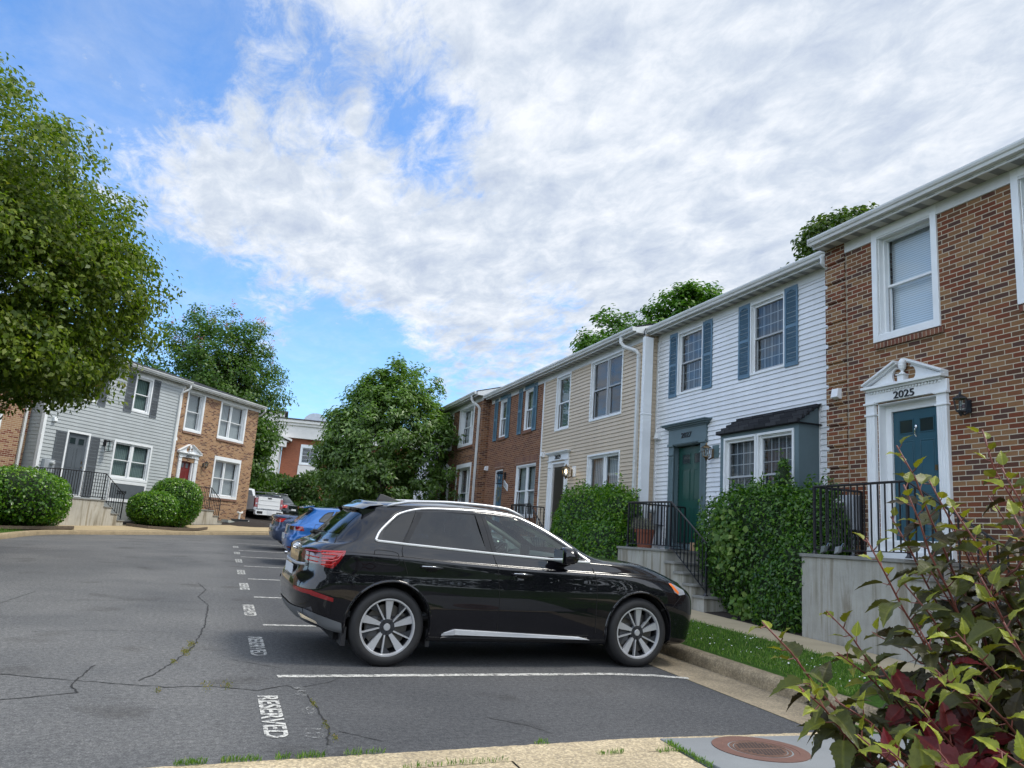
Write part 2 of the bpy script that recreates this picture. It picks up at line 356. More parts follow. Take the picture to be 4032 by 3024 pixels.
# ------------------------------------------------------------------ terrain, paving
LB = radians(36.25)
LFR = Frame((1.31, 42.5), (sin(LB), cos(LB)), (-cos(LB), sin(LB)))     # left row: u along facade, d inward
RFR = lambda X: Frame((X, 0), (0, 1), (1, 0))                           # right row at plane x = X
def sstep(t): t = max(0., min(1., t)); return t*t*(3-2*t)
def offu(x, y):
    a, b = x-1.31, y-42.5
    return a*cos(LB)-b*sin(LB), a*sin(LB)+b*cos(LB)
def zg(x, y):
    o, u = offu(x, y); yy = max(-12, min(y, 48))
    return .028*yy-.17*sstep((9.5-o)/6.5)*(1 if y > 8 else max(0, (y-2)/6))
def zl(x, y):
    o, u = offu(x, y); c = max(.03, min(.115, .115+.006*u))
    return zg(x, y)+.14+c*max(0, min(5, 3-o))
def grid_sheet(name, xs, ys, zf, m, label, keep=None, kind='structure', fr=None, cat='ground'):
    vi = {}; V = []; F = []
    def vid(i, j):
        if (i, j) not in vi:
            x, y = xs[i], ys[j]
            if fr: p = fr(x, y, 0); x, y = p.x, p.y
            vi[(i, j)] = len(V); V.append((x, y, zf(x, y)))
        return vi[(i, j)]
    for i in range(len(xs)-1):
        for j in range(len(ys)-1):
            cx, cy = (xs[i]+xs[i+1])/2, (ys[j]+ys[j+1])/2
            if keep and not keep(cx, cy): continue
            q = (vid(i, j), vid(i+1, j), vid(i+1, j+1), vid(i, j+1))
            a, b, c = (Vector(V[q[k]]) for k in (0, 1, 2))
            F.append(q if (b-a).cross(c-b).z > 0 else q[::-1])
    me = bpy.data.meshes.new(name); me.from_pydata(V, [], F); me.materials.append(m)
    uv = me.uv_layers.new(name='UVMap')
    idx = np.zeros(len(me.loops), dtype=int); me.loops.foreach_get('vertex_index', idx)
    A = np.array(V)[idx][:, :2]; uv.data.foreach_set('uv', A.ravel())
    me.polygons.foreach_set('use_smooth', [True]*len(me.polygons))
    o = bpy.data.objects.new(name, me); col.objects.link(o); tag(o, label, cat, kind=kind); return o
def lin(a, b, n): return [a+(b-a)*i/n for i in range(n+1)]
# asphalt
m, n, b = newmat('asphalt'); setb(b, rough=.92, spec=.28)
v = uvvec(n)
f = noise(n, v, 85, 6, .85); f2 = noise(n, v, .45, 5, .62, .3); f3 = noise(n, v, 38, 4, .7)
c = ramp_(n, f, [(.28, (.030, .031, .033)), (.46, (.095, .096, .098)), (.60, (.17, .17, .168)), (.76, (.42, .41, .39))])
c = mixc(n, .9, c, ramp_(n, noise(n, v, 24, 7, .85), [(.38, (.58, .58, .59)), (.5, (1, 1, 1)), (.62, (1.5, 1.5, 1.46))]), 'MULTIPLY')
c = mixc(n, .85, c, ramp_(n, f2, [(.30, (.70, .71, .73)), (.70, (1.22, 1.20, 1.17))]), 'MULTIPLY')
# darker resealed stalls on the parking side
sp = n.nodes.new('ShaderNodeSeparateXYZ'); n.links.new(v, sp.inputs[0])
st = nmath(n, 'MULTIPLY', nmath(n, 'SUBTRACT', nmath(n, 'ADD', sp.outputs[0], nmath(n, 'MULTIPLY', f2, .5)), .35), 1.2, True)
c = mixc(n, nmath(n, 'MULTIPLY', st, .8), c, (.52, .53, .56), 'MULTIPLY')
fo = noise(n, v, 1.1, 3, .5)
c = mixc(n, ramp_(n, fo, [(.60, (0, 0, 0)), (.70, (.6, .6, .6))]), c, (.55, .53, .51), 'MULTIPLY')
n.links.new(c, b.inputs['Base Color'])
bump(n, b, nmath(n, 'ADD', f, nmath(n, 'MULTIPLY', f3, .6)), .75, .006); ASPH = m
def conc(name, base, aggr=0, stain=.25, vs=1.2):
    m, n, b = newmat(name); setb(b, rough=.88, spec=.3)
    v = uvvec(n); f = noise(n, v, vs, 6, .65); g = noise(n, v, 110, 3, .7); h = noise(n, uvvec(n, (3.5, .35, 1)), 2.0, 5, .6)
    c = ramp_(n, f, [(.3, tuple(x*(1-stain) for x in base)), (.7, tuple(x*(1+stain*.6) for x in base))])
    if aggr:
        vo = n.nodes.new('ShaderNodeTexVoronoi'); vo.inputs['Scale'].default_value = 70; n.links.new(v, vo.inputs[0])
        sc = n.nodes.new('ShaderNodeSeparateColor'); n.links.new(vo.outputs['Color'], sc.inputs[0])
        c = mixc(n, aggr, c, ramp_(n, sc.outputs[0], [(0, (.35, .30, .26)), (.25, (.8, .7, .55)), (.55, (1.25, 1.15, 1.0)), (.85, (1.7, 1.6, 1.4)), (.95, (.55, .5, .5))], 'CONSTANT'), 'MULTIPLY')
        bump(n, b, vo.outputs['Distance'], .6, .004)
    else:
        bump(n, b, g, .35, .003)
    c = mixc(n, .5, c, ramp_(n, g, [(.3, (.82, .82, .82)), (.7, (1.12, 1.12, 1.12))]), 'MULTIPLY')
    n.links.new(c, b.inputs['Base Color']); return m
CKERB = conc('kerb_concrete', (.27, .225, .155), .35, .45, 2.5)
CPAN = conc('gutter_concrete', (.29, .245, .175), .35, .30, 2)
CWALK = conc('sidewalk_concrete', (.43, .355, .235), 0, .14)
CAGG = conc('aggregate_concrete', (.43, .365, .255), .45, .22)
CSLAB = conc('slab_concrete', (.195, .205, .21), 0, .18)
CWALKL = conc('sidewalk_tan', (.40, .315, .19), 0, .14)
m, n, b = newmat('soil_grass'); setb(b, rough=1, spec=.1); v = uvvec(n)
n.links.new(ramp_(n, noise(n, v, 9, 6, .7), [(.3, (.020, .040, .010)), (.6, (.05, .10, .018)), (.8, (.09, .12, .03))]), b.inputs['Base Color']); bump(n, b, noise(n, v, 60, 3), 1, .02); SOIL = m
# base ground sheet to the horizon
xs = [-900, -300, -120, -60, -30, -20, -10, 0, 4.7, 10, 20, 30, 60, 120, 300, 900]; ys = [-900, -300, -100, -40, -12, -4, 4, 8, 12, 18, 24, 30, 36, 42, 48, 60, 100, 300, 1500]
grid_sheet('ground', xs, ys, lambda x, y: zg(x, y)-.35 if abs(x) < 100 and y < 60 else zg(x, y)-.10, SOIL, 'green earth stretching away around the car park and houses')
grid_sheet('parking_lot', lin(-16, 4.75, 42), lin(-8, 50, 116), zg, ASPH, 'grey cracked asphalt of the car park', keep=lambda x, y: offu(x, y)[0] > 1.5 or (y < 30), cat='asphalt')
# right side: gutter pan, kerb, verge, sidewalk
XK = 5.35
grid_sheet('gutter_pan', [4.75, 4.9, 5.05, 5.2, 5.36], lin(5.3, 44, 60), lambda x, y: zg(x, y)+.004-(.012 if 4.8 < x < 5.3 else 0), CPAN, 'tan concrete gutter strip along the kerb by the parked cars', cat='gutter')
def sweep(name, prof, path, m, label, cat, zf=zg, joint=None):
    """prof: (offset, height) polygon; path: xy points, offset to the right-hand normal"""
    mb = MB(); P = [Vector((p[0], p[1], 0)) for p in path]; rows = []
    for k, p in enumerate(P):
        t = (P[min(k+1, len(P)-1)]-P[max(0, k-1)]).normalized(); nr = Vector((t.y, -t.x, 0)); r = []
        for (a, h) in prof:
            q = p+nr*a; r.append((q.x, q.y, zf(p.x, p.y)+h))
        rows.append(r)
    for k in range(len(rows)-1):
        for j in range(len(prof)-1): mb.face([rows[k][j], rows[k][j+1], rows[k+1][j+1], rows[k+1][j]])
    o = mb.build(name, m, smooth=True, weld=True); tag(o, label, cat, kind='structure'); return o
KP = [(0, -.05), (0.0, .07), (.015, .115), (.04, .137), (.075, .148), (.15, .15), (.16, .148), (.16, -.05)]
near_end = [(5.62, 5.0), (5.45, 5.5), (5.38, 6.0)]
sweep('kerb', KP, near_end+[(XK, y) for y in lin(6.6, 44, 60)], CKERB, 'weathered concrete kerb in front of the black car', 'kerb')
# verge (sheet under the blades), sidewalk slabs
m, n, b = newmat('verge_soil'); setb(b, rough=1, spec=.1); v = uvvec(n)
n.links.new(ramp_(n, noise(n, v, 14, 6, .75), [(.25, (.030, .045, .012)), (.5, (.045, .10, .015)), (.68, (.075, .15, .025)), (.85, (.12, .13, .06))]), b.inputs['Base Color']); bump(n, b, noise(n, v, 120, 3), 1, .02); VERGE = m
grid_sheet('verge_ground', lin(5.505, 7.0, 6), lin(4.6, 44, 60), lambda x, y: zg(x, y)+.148+.02*(x-5.5), VERGE, 'grassy verge soil between the kerb and the sidewalk', cat='verge')
mb = MB()
y = 2.0
while y < 44:
    L = 1.5; x0, x1 = 7.0, 8.02
    z0, z1 = zg(7, y)+.165, zg(7, y+L)+.165
    mb.hexa([(x0, y+.006, z0-.2), (x1, y+.006, z0-.2), (x1, y+L-.006, z1-.2), (x0, y+L-.006, z1-.2), (x0, y+.006, z0), (x1, y+.006, z0), (x1, y+L-.006, z1), (x0, y+L-.006, z1)])
    y += L
tag(mb.build('sidewalk', CWALK, bevel=.006), 'tan concrete sidewalk between the grass verge and the stoops', 'sidewalk', kind='structure')
# bed soil behind the sidewalk under the shrubs
grid_sheet('planting_bed', [8.0, 8.4, 8.8, 9.2, 9.7], lin(3.5, 44, 50), lambda x, y: zg(x, y)+.16+(.03 if 8.2 < x < 9.5 else 0), MULCH, 'dark mulched soil strip below the right-hand house walls', cat='soil')
# near foot path: strip of aggregate kerb, path slab, plain concrete slab with the manhole
def yedge(x): return 4.94+.105*x if x < 3 else 5.255+.03*(x-3)
mb = MB()
def strip(mb, xa, xb, f0, f1, h, n=24, drop=.12):
    X = lin(xa, xb, n)
    for a, b2 in zip(X[:-1], X[1:]):
        mb.face([(a, f0(a), zg(a, f0(a))+h), (b2, f0(b2), zg(b2, f0(b2))+h), (b2, f1(b2), zg(b2, f1(b2))+h), (a, f1(a), zg(a, f1(a))+h)])
        mb.face([(a, f1(a), zg(a, f1(a))+h), (b2, f1(b2), zg(b2, f1(b2))+h), (b2, f1(b2), zg(b2, f1(b2))+h-drop), (a, f1(a), zg(a, f1(a))+h-drop)])
ew = random.Random(3); ej = {round(-6+i*.02, 3): ew.uniform(-.008, .008) for i in range(800)}
def yj(x): return yedge(x)+ej.get(round(round(x/.02)*.02, 3), 0)
strip(mb, -6, 4.9, lambda x: yedge(x)-.30, yj, .012, 240)
tag(mb.build('path_edging', CAGG), 'pebbly beige concrete edging where the asphalt ends', 'edging', kind='structure')
mb = MB()
strip(mb, -6, 1.9, lambda x: yedge(x)-2.2, lambda x: yedge(x)-.312, .014, 8)
strip(mb, 1.915, 3.16, lambda x: yedge(x)-2.2, lambda x: yedge(x)-.312, .015, 4)
tag(mb.build('foot_path', CAGG), 'beige exposed aggregate path at the bottom edge of the view', 'path', kind='structure')
mb = MB(); z0 = zg(4, 4.9)+.030
sl = [(3.19, 5.215), (5.3, 5.2), (5.6, 3.0), (3.22, 3.0)]
mb.prism(sl, 'z', z0-.12, z0); tag(mb.build('concrete_slab', CSLAB, bevel=.008), 'smooth grey concrete slab around the manhole cover', 'slab', kind='structure')
mb = MB(); strip(mb, 4.2, 9.6, lambda x: 1.5, lambda x: 5.28 if x < 5.2 else 6.6, .0, 12)
tag(mb.build('verge_corner', VERGE), 'patch of green ground beyond the slab behind the garden shrub', 'grass', kind='structure')
# left kerb, walk, yard
Lp = [(LFR(u, -3.0, 0).x, LFR(u, -3.0, 0).y) for u in lin(13, -12.5, 30)]+[(-4.55, 29.6), (-4.95, 28.9), (-5.2, 28.0), (-5.33, 26.8), (-5.36, 25), (-5.36, 20), (-5.4, 12), (-5.6, 4), (-6.2, -4)]
CKERBL = conc('kerb_tan', (.33, .265, .17), .2, .28, 2.5)
kl = sweep('kerb', [(0, -.05), (0, .09), (.02, .125), (.06, .142), (.16, .145), (.17, .1)], Lp, CKERBL, 'tan kerb curving in front of the grey house and its neighbour', 'kerb')
grid_sheet('sidewalk', lin(-14, 13, 54), lin(-2.84, -1.2, 4), zl, CWALKL, 'tan sidewalk below the grey house stoop', fr=LFR, cat='sidewalk', keep=lambda u, d: u > -13.6)
grid_sheet('yard_ground', lin(-24, 14, 60), [-1.2, -.8, -.4, 0, .6, 2, 6], lambda x, y: zl(x, y)+.004, MULCH, 'dark mulch ground along the foot of the left row of houses', fr=LFR, cat='soil')
grid_sheet('driveway', lin(.9, 30, 40), lin(-6, 14, 20), lambda x, y: min(zl(x, y), 1.40)+.016, ASPH, 'asphalt drive beyond the corner of the brick house', fr=LFR, cat='asphalt', keep=lambda u, d: d > -1.3)
grid_sheet('left_lawn', lin(-30, -5.52, 26), lin(-12, 33, 50), lambda x, y: zg(x, y)+.12+.02*min(6, -5.4-x), VERGE, 'lawn under the big tree at the left', keep=lambda x, y: offu(x, y)[0] > .3, cat='lawn')

# ------------------------------------------------------------------ painted markings
def paint_mat(name, base, wear0, wear1):
    m, n, b = newmat(name); setb(b, base=base, rough=.75)
    v = uvvec(n, coord='Object'); f = nmath(n, 'ADD', nmath(n, 'MULTIPLY', noise(n, v, 26, 5, .7), .55), nmath(n, 'MULTIPLY', noise(n, v, 120, 3, .7), .45))
    a = ramp_(n, f, [(wear0, (0, 0, 0)), (wear1, (1, 1, 1))]); n.links.new(a, b.inputs['Alpha'])
    n.links.new(ramp_(n, noise(n, v, 8, 4), [(.3, tuple(x*.8 for x in base)), (.7, base)]), b.inputs['Base Color']); return m
PAINT = paint_mat('road_paint', (.58, .57, .53), .42, .52); PAINTG = paint_mat('road_paint_ghost', (.30, .30, .29), .50, .58)
PAINTW = paint_mat('road_paint_worn', (.60, .60, .56), .42, .52)
def ribbon(name, pts, wd, m, label, cat, dz=.005, kind='structure', seg=.25, jit=0.0, obj=True):
    P = [Vector((p[0], p[1], 0)) for p in pts]; Q = [P[0]]
    for a, b2 in zip(P[:-1], P[1:]):
        k = max(1, int((b2-a).length/seg)); Q += [a+(b2-a)*(i/k) for i in range(1, k+1)]
    mb = MB(); rows = []
    for k, p in enumerate(Q):
        t = (Q[min(k+1, len(Q)-1)]-Q[max(0, k-1)]).normalized(); nr = Vector((t.y, -t.x, 0))
        w_ = wd/2*(1+jit*rnd.uniform(-.8, .9)); c = p+nr*(rnd.uniform(-1, 1)*jit*wd*1.5)
        rows.append((c-nr*w_, c+nr*w_))
    for (a, b2), (c, d) in zip(rows[:-1], rows[1:]):
        mb.face([(q.x, q.y, zg(q.x, q.y)+dz) for q in (a, b2, d, c)])
    o = mb.build(name, m); tag(o, label, cat, kind=kind); return o
ords = ['nearest', 'second nearest', 'third nearest', 'fourth nearest', 'fifth nearest', 'sixth nearest', 'farthest']
for i, yy in enumerate((7.28, 10.15, 12.9, 15.67, 18.5, 21.3, 23.75, 27.3)):
    pts = [(.66, yy), (4.0, yy+.22), (4.45, yy+.16), (4.80, yy+.03)] if i == 0 else [(.68, yy), (4.78, yy+.12)]
    ribbon('parking_line', pts, .095, PAINT, 'white painted stall line, ' + (ords+['last'])[i] + ' across the parking bays', 'road marking', seg=.1, jit=.05)
def text_mesh(txt, name, m, size_w=None, size_h=None, extrude=.0, xform=None, parent=None, bold=0.0, origin=None):
    cu = bpy.data.curves.new('t', 'FONT'); cu.body = txt; cu.align_x = 'CENTER'; cu.align_y = 'CENTER'; cu.extrude = extrude; cu.offset = bold
    to = bpy.data.objects.new('t', cu); col.objects.link(to); bpy.context.view_layer.update()
    me = bpy.data.meshes.new_from_object(to.evaluated_get(bpy.context.evaluated_depsgraph_get()))
    col.objects.unlink(to); bpy.data.objects.remove(to)
    V = np.array([v.co[:] for v in me.vertices]); mn, mxx = V.min(0), V.max(0); V = V-(mn+mxx)/2
    if size_w: V[:, 0] *= size_w/(mxx[0]-mn[0])
    if size_h: V[:, 1] *= size_h/(mxx[1]-mn[1])
    o0 = Vector(origin) if origin is not None else (parent.matrix_world.translation if parent else Vector((0, 0, 0)))
    if parent is not None and origin is None:
        o0 = Vector(parent.location) if parent.parent is None else Vector(parent.parent.location)+Vector(parent.location)
    for v, p in zip(me.vertices, V): v.co = Vector(xform(*p))-o0
    me.materials.clear(); me.materials.append(m)
    me.name = name; o = bpy.data.objects.new(name, me); col.objects.link(o)
    if parent is not None: o.parent = parent
    return o
def ground_text(txt, xc, yc, L, H, m, label):
    # reads from far to near, tops toward +x
    o = text_mesh(txt, 'bay_lettering', m, L, H, 0, lambda a, b2, c: (xc+b2, yc-a, zg(xc+b2, yc-a)+.006), bold=.028)
    return tag(o, label, 'road marking', kind='structure')
for i, (ya, yb) in enumerate(((5.46, 6.58), (8.20, 9.26), (10.87, 11.95), (13.8, 14.86), (16.5, 17.48), (19.4, 20.4), (22.15, 22.95), (24.8, 25.6))):
    ground_text('RESERVED', .54+.012*i, (ya+yb)/2, yb-ya, .155, PAINT if i < 3 else PAINTW, 'white stencilled bay lettering, ' + (ords+['last'])[i] + ' in the row')
ground_text('8', .79, 6.12, .24, .13, PAINTG, 'faded ghost figure eight beside the nearest bay lettering')
ground_text('10', .775, 5.55, .22, .13, PAINTG, 'faded ghost number ten beside the nearest bay lettering')
ground_text('III', .80, 6.72, .30, .10, PAINTG, 'faded smeared paint strokes beyond the ghost figures')
CRACK = simple('crack_dark', (.018, .018, .018), .95, var=.2)
cr_ = [[(-2.6, 11.3), (-1.38, 11.87), (-.09, 12.1), (.82, 12.11)], [(-.16, 14.58), (-.02, 13.6), (-.12, 12.7), (.04, 11.8), (.02, 9.88), (-.05, 8.68), (-.19, 7.9), (-.33, 7.3), (-.42, 7.1)],
       [(-2.6, 7.5), (-1.42, 7.32), (-.9, 7.11), (-.21, 6.88), (.13, 6.91), (.48, 6.77), (.72, 6.95), (.84, 6.69), (.87, 6.2), (.90, 5.7), (.83, 5.3)],
       [(-.81, 7.68), (-.86, 7.1), (-.86, 6.9), (-.78, 6.7), (-1.2, 6.5), (-1.6, 6.3)], [(.84, 6.9), (1.1, 7.1), (1.2, 7.3)], [(.95, 5.6), (1.2, 5.35)], [(2.1, 5.9), (2.35, 5.65), (2.45, 5.45)],
       [(-1.6, 9.3), (-.9, 9.5), (-.3, 9.45)], [(-2.2, 12.6), (-2.4, 10.6)], [(.3, 8.0), (.75, 7.6)]]
for i, c_ in enumerate(cr_):
    ribbon('pavement_crack', c_, .012 if i in (1, 2, 3) else .007, CRACK, 'dark jagged crack running through the asphalt', 'crack', dz=.003, seg=.05, jit=.6)['group'] = 'cracks in the asphalt'
# manhole
IRONR = simple('manhole_iron', (.12, .065, .045), .7, metal=.25, var=.25, vs=15, bmp=.3); IRONRIM = simple('manhole_rim', (.125, .062, .046), .8, var=.12, vs=10, bmp=.2)
mc = Vector((3.80, 4.87, z0+.001)); mo = empty('manhole_cover', mc, 'round rusty brown manhole cover with square holes set in grey slab', 'manhole cover')
mb = MB(); mb.lathe([(.335, -.02), (.335, .004), (.265, .004), (.262, .001), (.225, .001), (.222, -.012), (.214, -.012)], mc, n=64); mb.build('frame_ring', IRONRIM, mo, smooth=True)
mb = MB(); mb.lathe([(.212, -.012), (.212, .002), (.190, .002), (.187, -.003), (.183, -.003), (.180, .002), (.001, .002)], mc, n=48)
mb.cur = 1
for iy in range(-5, 6):
    if iy == 0: continue
    for ix in range(-6, 7):
        px, py = ix*.027+(.0135 if iy % 2 else 0), iy*.029
        if px*px+py*py < .168**2: mb.box(mc.x+px-.008, mc.x+px+.008, mc.y+py-.0075, mc.y+py+.0075, mc.z+.0022, mc.z+.0034)
mb.build('lid', [IRONR, DARKIN], mo)
# ------------------------------------------------------------------ houses
def bands(mb, u0, u1, zs, holes, dfun):
    """wall faces between u0..u1 for each band of zs, leaving out holes; dfun(z, lower) -> depth"""
    cuts = sorted(set([z for z in zs]+[h[2] for h in holes if zs[0] < h[2] < zs[-1]]+[h[3] for h in holes if zs[0] < h[3] < zs[-1]]))
    for a, b2 in zip(cuts[:-1], cuts[1:]):
        mid = (a+b2)/2; iv = [(u0, u1)]
        for h in holes:
            if h[2] < mid < h[3]:
                nv = []
                for (p, q) in iv:
                    if h[1] <= p or h[0] >= q: nv.append((p, q)); continue
                    if h[0] > p: nv.append((p, h[0]))
                    if h[1] < q: nv.append((h[1], q))
                iv = nv
        da, db = dfun(a, b2, True), dfun(a, b2, False)
        for (p, q) in iv:
            mb.face([(p, da, a), (q, da, a), (q, db, b2), (p, db, b2)])
            if dfun is not flat and abs(da) > 1e-6: mb.face([(p, 0, a), (q, 0, a), (q, da, a), (p, da, a)])
def flat(a, b2, low): return 0.0
def lapd(pitch, z0, lip=.020):
    def f(a, b2, low):
        k = math.floor((((a+b2)/2)-z0)/pitch); zb = z0+k*pitch
        z = a if low else b2
        return -lip*(1-(z-zb)/pitch)
    return f
def wall(parent, fr, u0, u1, zb, zt, m, holes, siding=False, name='wall', reveal=.10, pitch=.098, ends=(1, 1), depth=9.0, rm=None):
    mb = MB(fr)
    if siding:
        z0 = zb; zs = [zb+pitch*k for k in range(int((zt-zb)/pitch)+2)]; zs = [z for z in zs if z < zt]+[zt]
        bands(mb, u0, u1, zs, holes, lapd(pitch, z0))
    else:
        bands(mb, u0, u1, [zb, zt], holes, flat)
    for (a, b2, c, d) in holes:
        mb.face([(a, 0, c), (a, reveal, c), (a, reveal, d), (a, 0, d)]); mb.face([(b2, 0, c), (b2, reveal, c), (b2, reveal, d), (b2, 0, d)])
        mb.face([(a, 0, d), (b2, 0, d), (b2, reveal, d), (a, reveal, d)]); mb.face([(a, 0, c), (b2, 0, c), (b2, reveal, c), (a, reveal, c)])
    for u, e in ((u0, ends[0]), (u1, ends[1])):
        if not e: continue
        if siding:
            sgn = -1 if u == u0 else 1; k = 0
            for z, z2 in zip(zs[:-1], zs[1:]):
                mb.face([(u+sgn*.014, -.012, z), (u+sgn*.014, depth, z), (u, depth, z2), (u, -.0, z2)]); mb.face([(u, 0, z), (u, depth, z), (u+sgn*.014, depth, z), (u+sgn*.014, -.012, z)])
        else:
            mb.face([(u, 0, zb), (u, depth, zb), (u, depth, zt), (u, 0, zt)])
    mb.face([(u0, depth, zb), (u1, depth, zb), (u1, depth, zt), (u0, depth, zt)])
    return mb.build(name, m, parent, recalc=False)
def ring(mb, a, b2, c, d, t, d0, d1, tb=None, tt=None):
    tb = t if tb is None else tb; tt = t if tt is None else tt
    mb.box(a, a+t, d0, d1, c, d); mb.box(b2-t, b2, d0, d1, c, d); mb.box(a+t, b2-t, d0, d1, c, c+tb); mb.box(a+t, b2-t, d0, d1, d-tt, d)
def window(parent, fr, a, b2, c, d, trim=.05, rec=.05, proud=.02, units=1, rail=.5, back=CURTD, mt=TRIM, sash=TRIM, mullion=.07, muntin=None, glass=None, tt=None, tb=None, name='window', sasht=.045, sill=None, jamb=True):
    """outer trim rectangle a..b2 x c..d at wall plane; sashes recessed by rec"""
    glass = glass or GLASS
    mb = MB(fr); tt = trim if tt is None else tt; tb = trim if tb is None else tb
    ring(mb, a, b2, c, d, trim, -proud, .004, tb, tt)
    ia, ib, ic, id_ = a+trim, b2-trim, c+tb, d-tt
    if rec > .03 and jamb:
        j = .018; ring(mb, ia, ib, ic, id_, j, .004, rec, j*1.4, j); ia += j; ib -= j; ic += j*1.4; id_ -= j
        mb.box(ia, ia+.03, rec*.55, rec, ic, id_); mb.box(ib-.03, ib, rec*.55, rec, ic, id_); mb.box(ia+.03, ib-.03, rec*.55, rec, id_-.035, id_)
    o = mb.build(name, mt, parent, bevel=.003)
    wu = (ib-ia-mullion*(units-1))/units; zr = ic+(id_-ic)*rail
    ms = MB(fr); mp = MB(fr); mbk = MB(fr); mm = MB(fr)
    for k in range(units):
        p = ia+k*(wu+mullion); q = p+wu
        if k: ms.box(p-mullion, p, rec-.02, rec+.05, ic, id_)
        t = sasht
        ring(ms, p, q, zr-.015, id_, t, rec, rec+.03, .035, t)         # upper sash
        ring(ms, p+.004, q-.004, ic, zr+.018, t, rec+.031, rec+.06, t*1.3, .035)
        mp.face([(p+t, rec+.015, zr+.02), (q-t, rec+.015, zr+.02), (q-t, rec+.015, id_-t), (p+t, rec+.015, id_-t)])
        mp.face([(p+t, rec+.046, ic+t), (q-t, rec+.046, ic+t), (q-t, rec+.046, zr-.017), (p+t, rec+.046, zr-.017)])
        mbk.face([(p, rec+.12, ic), (q, rec+.12, ic), (q, rec+.12, id_), (p, rec+.12, id_)])
        if muntin:
            nx, nz = muntin
            for (lo, hi, dd) in ((zr+.02, id_-t, rec+.022), (ic+t*1.3, zr-.017, rec+.052)):
                for i in range(1, nx): x = p+t+(wu-2*t)*i/nx; mm.box(x-.007, x+.007, dd, dd+.006, lo, hi)
                for i in range(1, nz): z = lo+(hi-lo)*i/nz; mm.box(p+t, q-t, dd+.001, dd+.005, z-.007, z+.007)
    ms.build('sash', sash, o)
    if muntin: mm.build('muntins', sash, o)
    mp.build('pane', glass, o, recalc=False); mbk.build('window_backing' if back not in (BLIND, BLINDG) else 'blind', back, o, recalc=False)  # DARKIN backs are flat dark sheets painted as the unlit room
    for ch in o.children: ch.location = (0, 0, 0)
    return o
def shutter(parent, fr, a, b2, c, d, m, arch=False, rail=.5, dd=-.035):
    mb = MB(fr); t = .045
    mb.box(a, b2, dd+.02, -.012, c, d)                      # backing, then frame and louvres
    zr = c+(d-c)*rail
    mb.box(a, a+t, dd, dd+.021, c, d); mb.box(b2-t, b2, dd, dd+.021, c, d)
    mb.box(a+t, b2-t, dd, dd+.021, c, c+t*1.6); mb.box(a+t, b2-t, dd, dd+.021, d-t*1.4, d); mb.box(a+t, b2-t, dd, dd+.021, zr-t*.7, zr+t*.7)
    if arch:
        n = 8; x0, x1 = a+t, b2-t
        for i in range(n):
            xa, xb = x0+(x1-x0)*i/n, x0+(x1-x0)*(i+1)/n; f = lambda x: .05*(abs((x-(x0+x1)/2)/((x1-x0)/2))**2)
            mb.prism([(xa, d-t*1.4), (xb, d-t*1.4), (xb, d-t*1.4-f(xb)-.004), (xa, d-t*1.4-f(xa)-.004)], 'd', dd, dd+.02)
    z = c+t*1.6
    while z < d-t*1.4-.02:
        if not (zr-t*.7-.02 < z < zr+t*.7):
            mb.prism([(dd+.004, z), (dd+.018, z+.02), (dd+.018, z+.026), (dd+.002, z+.007)], 'u', a+t, b2-t)
        z += .030
    return mb.build('shutter', m, parent)
def gutter(parent, fr, u0, u1, zs=6.60, over=.27, m=None, soff=None):
    m = m or GUT
    g = MB(fr); f0 = -over
    prof = [(f0-.0, zs+.03), (f0-.075, zs+.03), (f0-.085, zs+.07), (f0-.105, zs+.085), (f0-.118, zs+.115), (f0-.118, zs+.14), (f0-.106, zs+.14), (f0-.106, zs+.12), (f0-.07, zs+.075), (f0-.06, zs+.045), (f0-.006, zs+.045), (f0-.006, zs+.14), (f0, zs+.14)]
    for (p, q) in zip(prof, prof[1:]+prof[:1]): g.face([(u0, *p), (u1, *p), (u1, *q), (u0, *q)])
    for u in (u0, u1): g.box(u-.003, u+.003, f0-.117, f0-.001, zs+.033, zs+.137)
    g.build('gutter', m, parent, recalc=False)
    s = MB(fr); s.box(u0+.01, u1-.01, f0, -.002, zs, zs+.012); s.build('soffit', soff or SOFFV, parent)
    fa = MB(fr); fa.box(u0+.004, u1-.004, f0+.001, f0+.025, zs-.02, zs+.15); fa.box(u0+.006, u1-.006, -.022, -.001, zs-.17 if soff is None else zs-.05, zs-.001); fa.build('fascia', m, parent)
def roof(parent, fr, u0, u1, zs=6.60, over=.27, pitch=.28, depth=9.0, m=None, gm=None, rake=.10):
    m = m or SHING; rg = depth/2
    mb = MB(fr); t = .05
    z_e = zs+.135; z_r = z_e+(rg+over)*pitch
    for s in (0, 1):
        e = (-over-.03, z_e) if s == 0 else (depth+over, z_e)
        mb.prism([(e[0], e[1]), (rg, z_r), (rg, z_r+t), (e[0], e[1]+t*.5)], 'u', u0-rake, u1+rake)
    r = mb.build('roof', m, parent, recalc=True)
    for u in (u0-rake+.02, u1+rake-.02):
        g = MB(fr); g.prism([(-over-.01, zs+.0), (-over-.01, z_e-.005), (rg, z_r-.005), (depth+over, z_e-.005), (depth+over, zs), (0, zs)], 'u', u-.015, u+.015); g.build('gable', gm or GUT, parent)
    return r
m, n, b = newmat('shingles'); setb(b, rough=.95, spec=.15); v = uvvec(n)
t = n.nodes.new('ShaderNodeTexBrick'); t.offset = .5; t.inputs['Scale'].default_value = 1; t.inputs['Brick Width'].default_value = .30; t.inputs['Row Height'].default_value = .14; t.inputs['Mortar Size'].default_value = .006
t.inputs['Color1'].default_value = (0, 0, 0, 1); t.inputs['Color2'].default_value = (1, 1, 1, 1); n.links.new(v, t.inputs['Vector'])
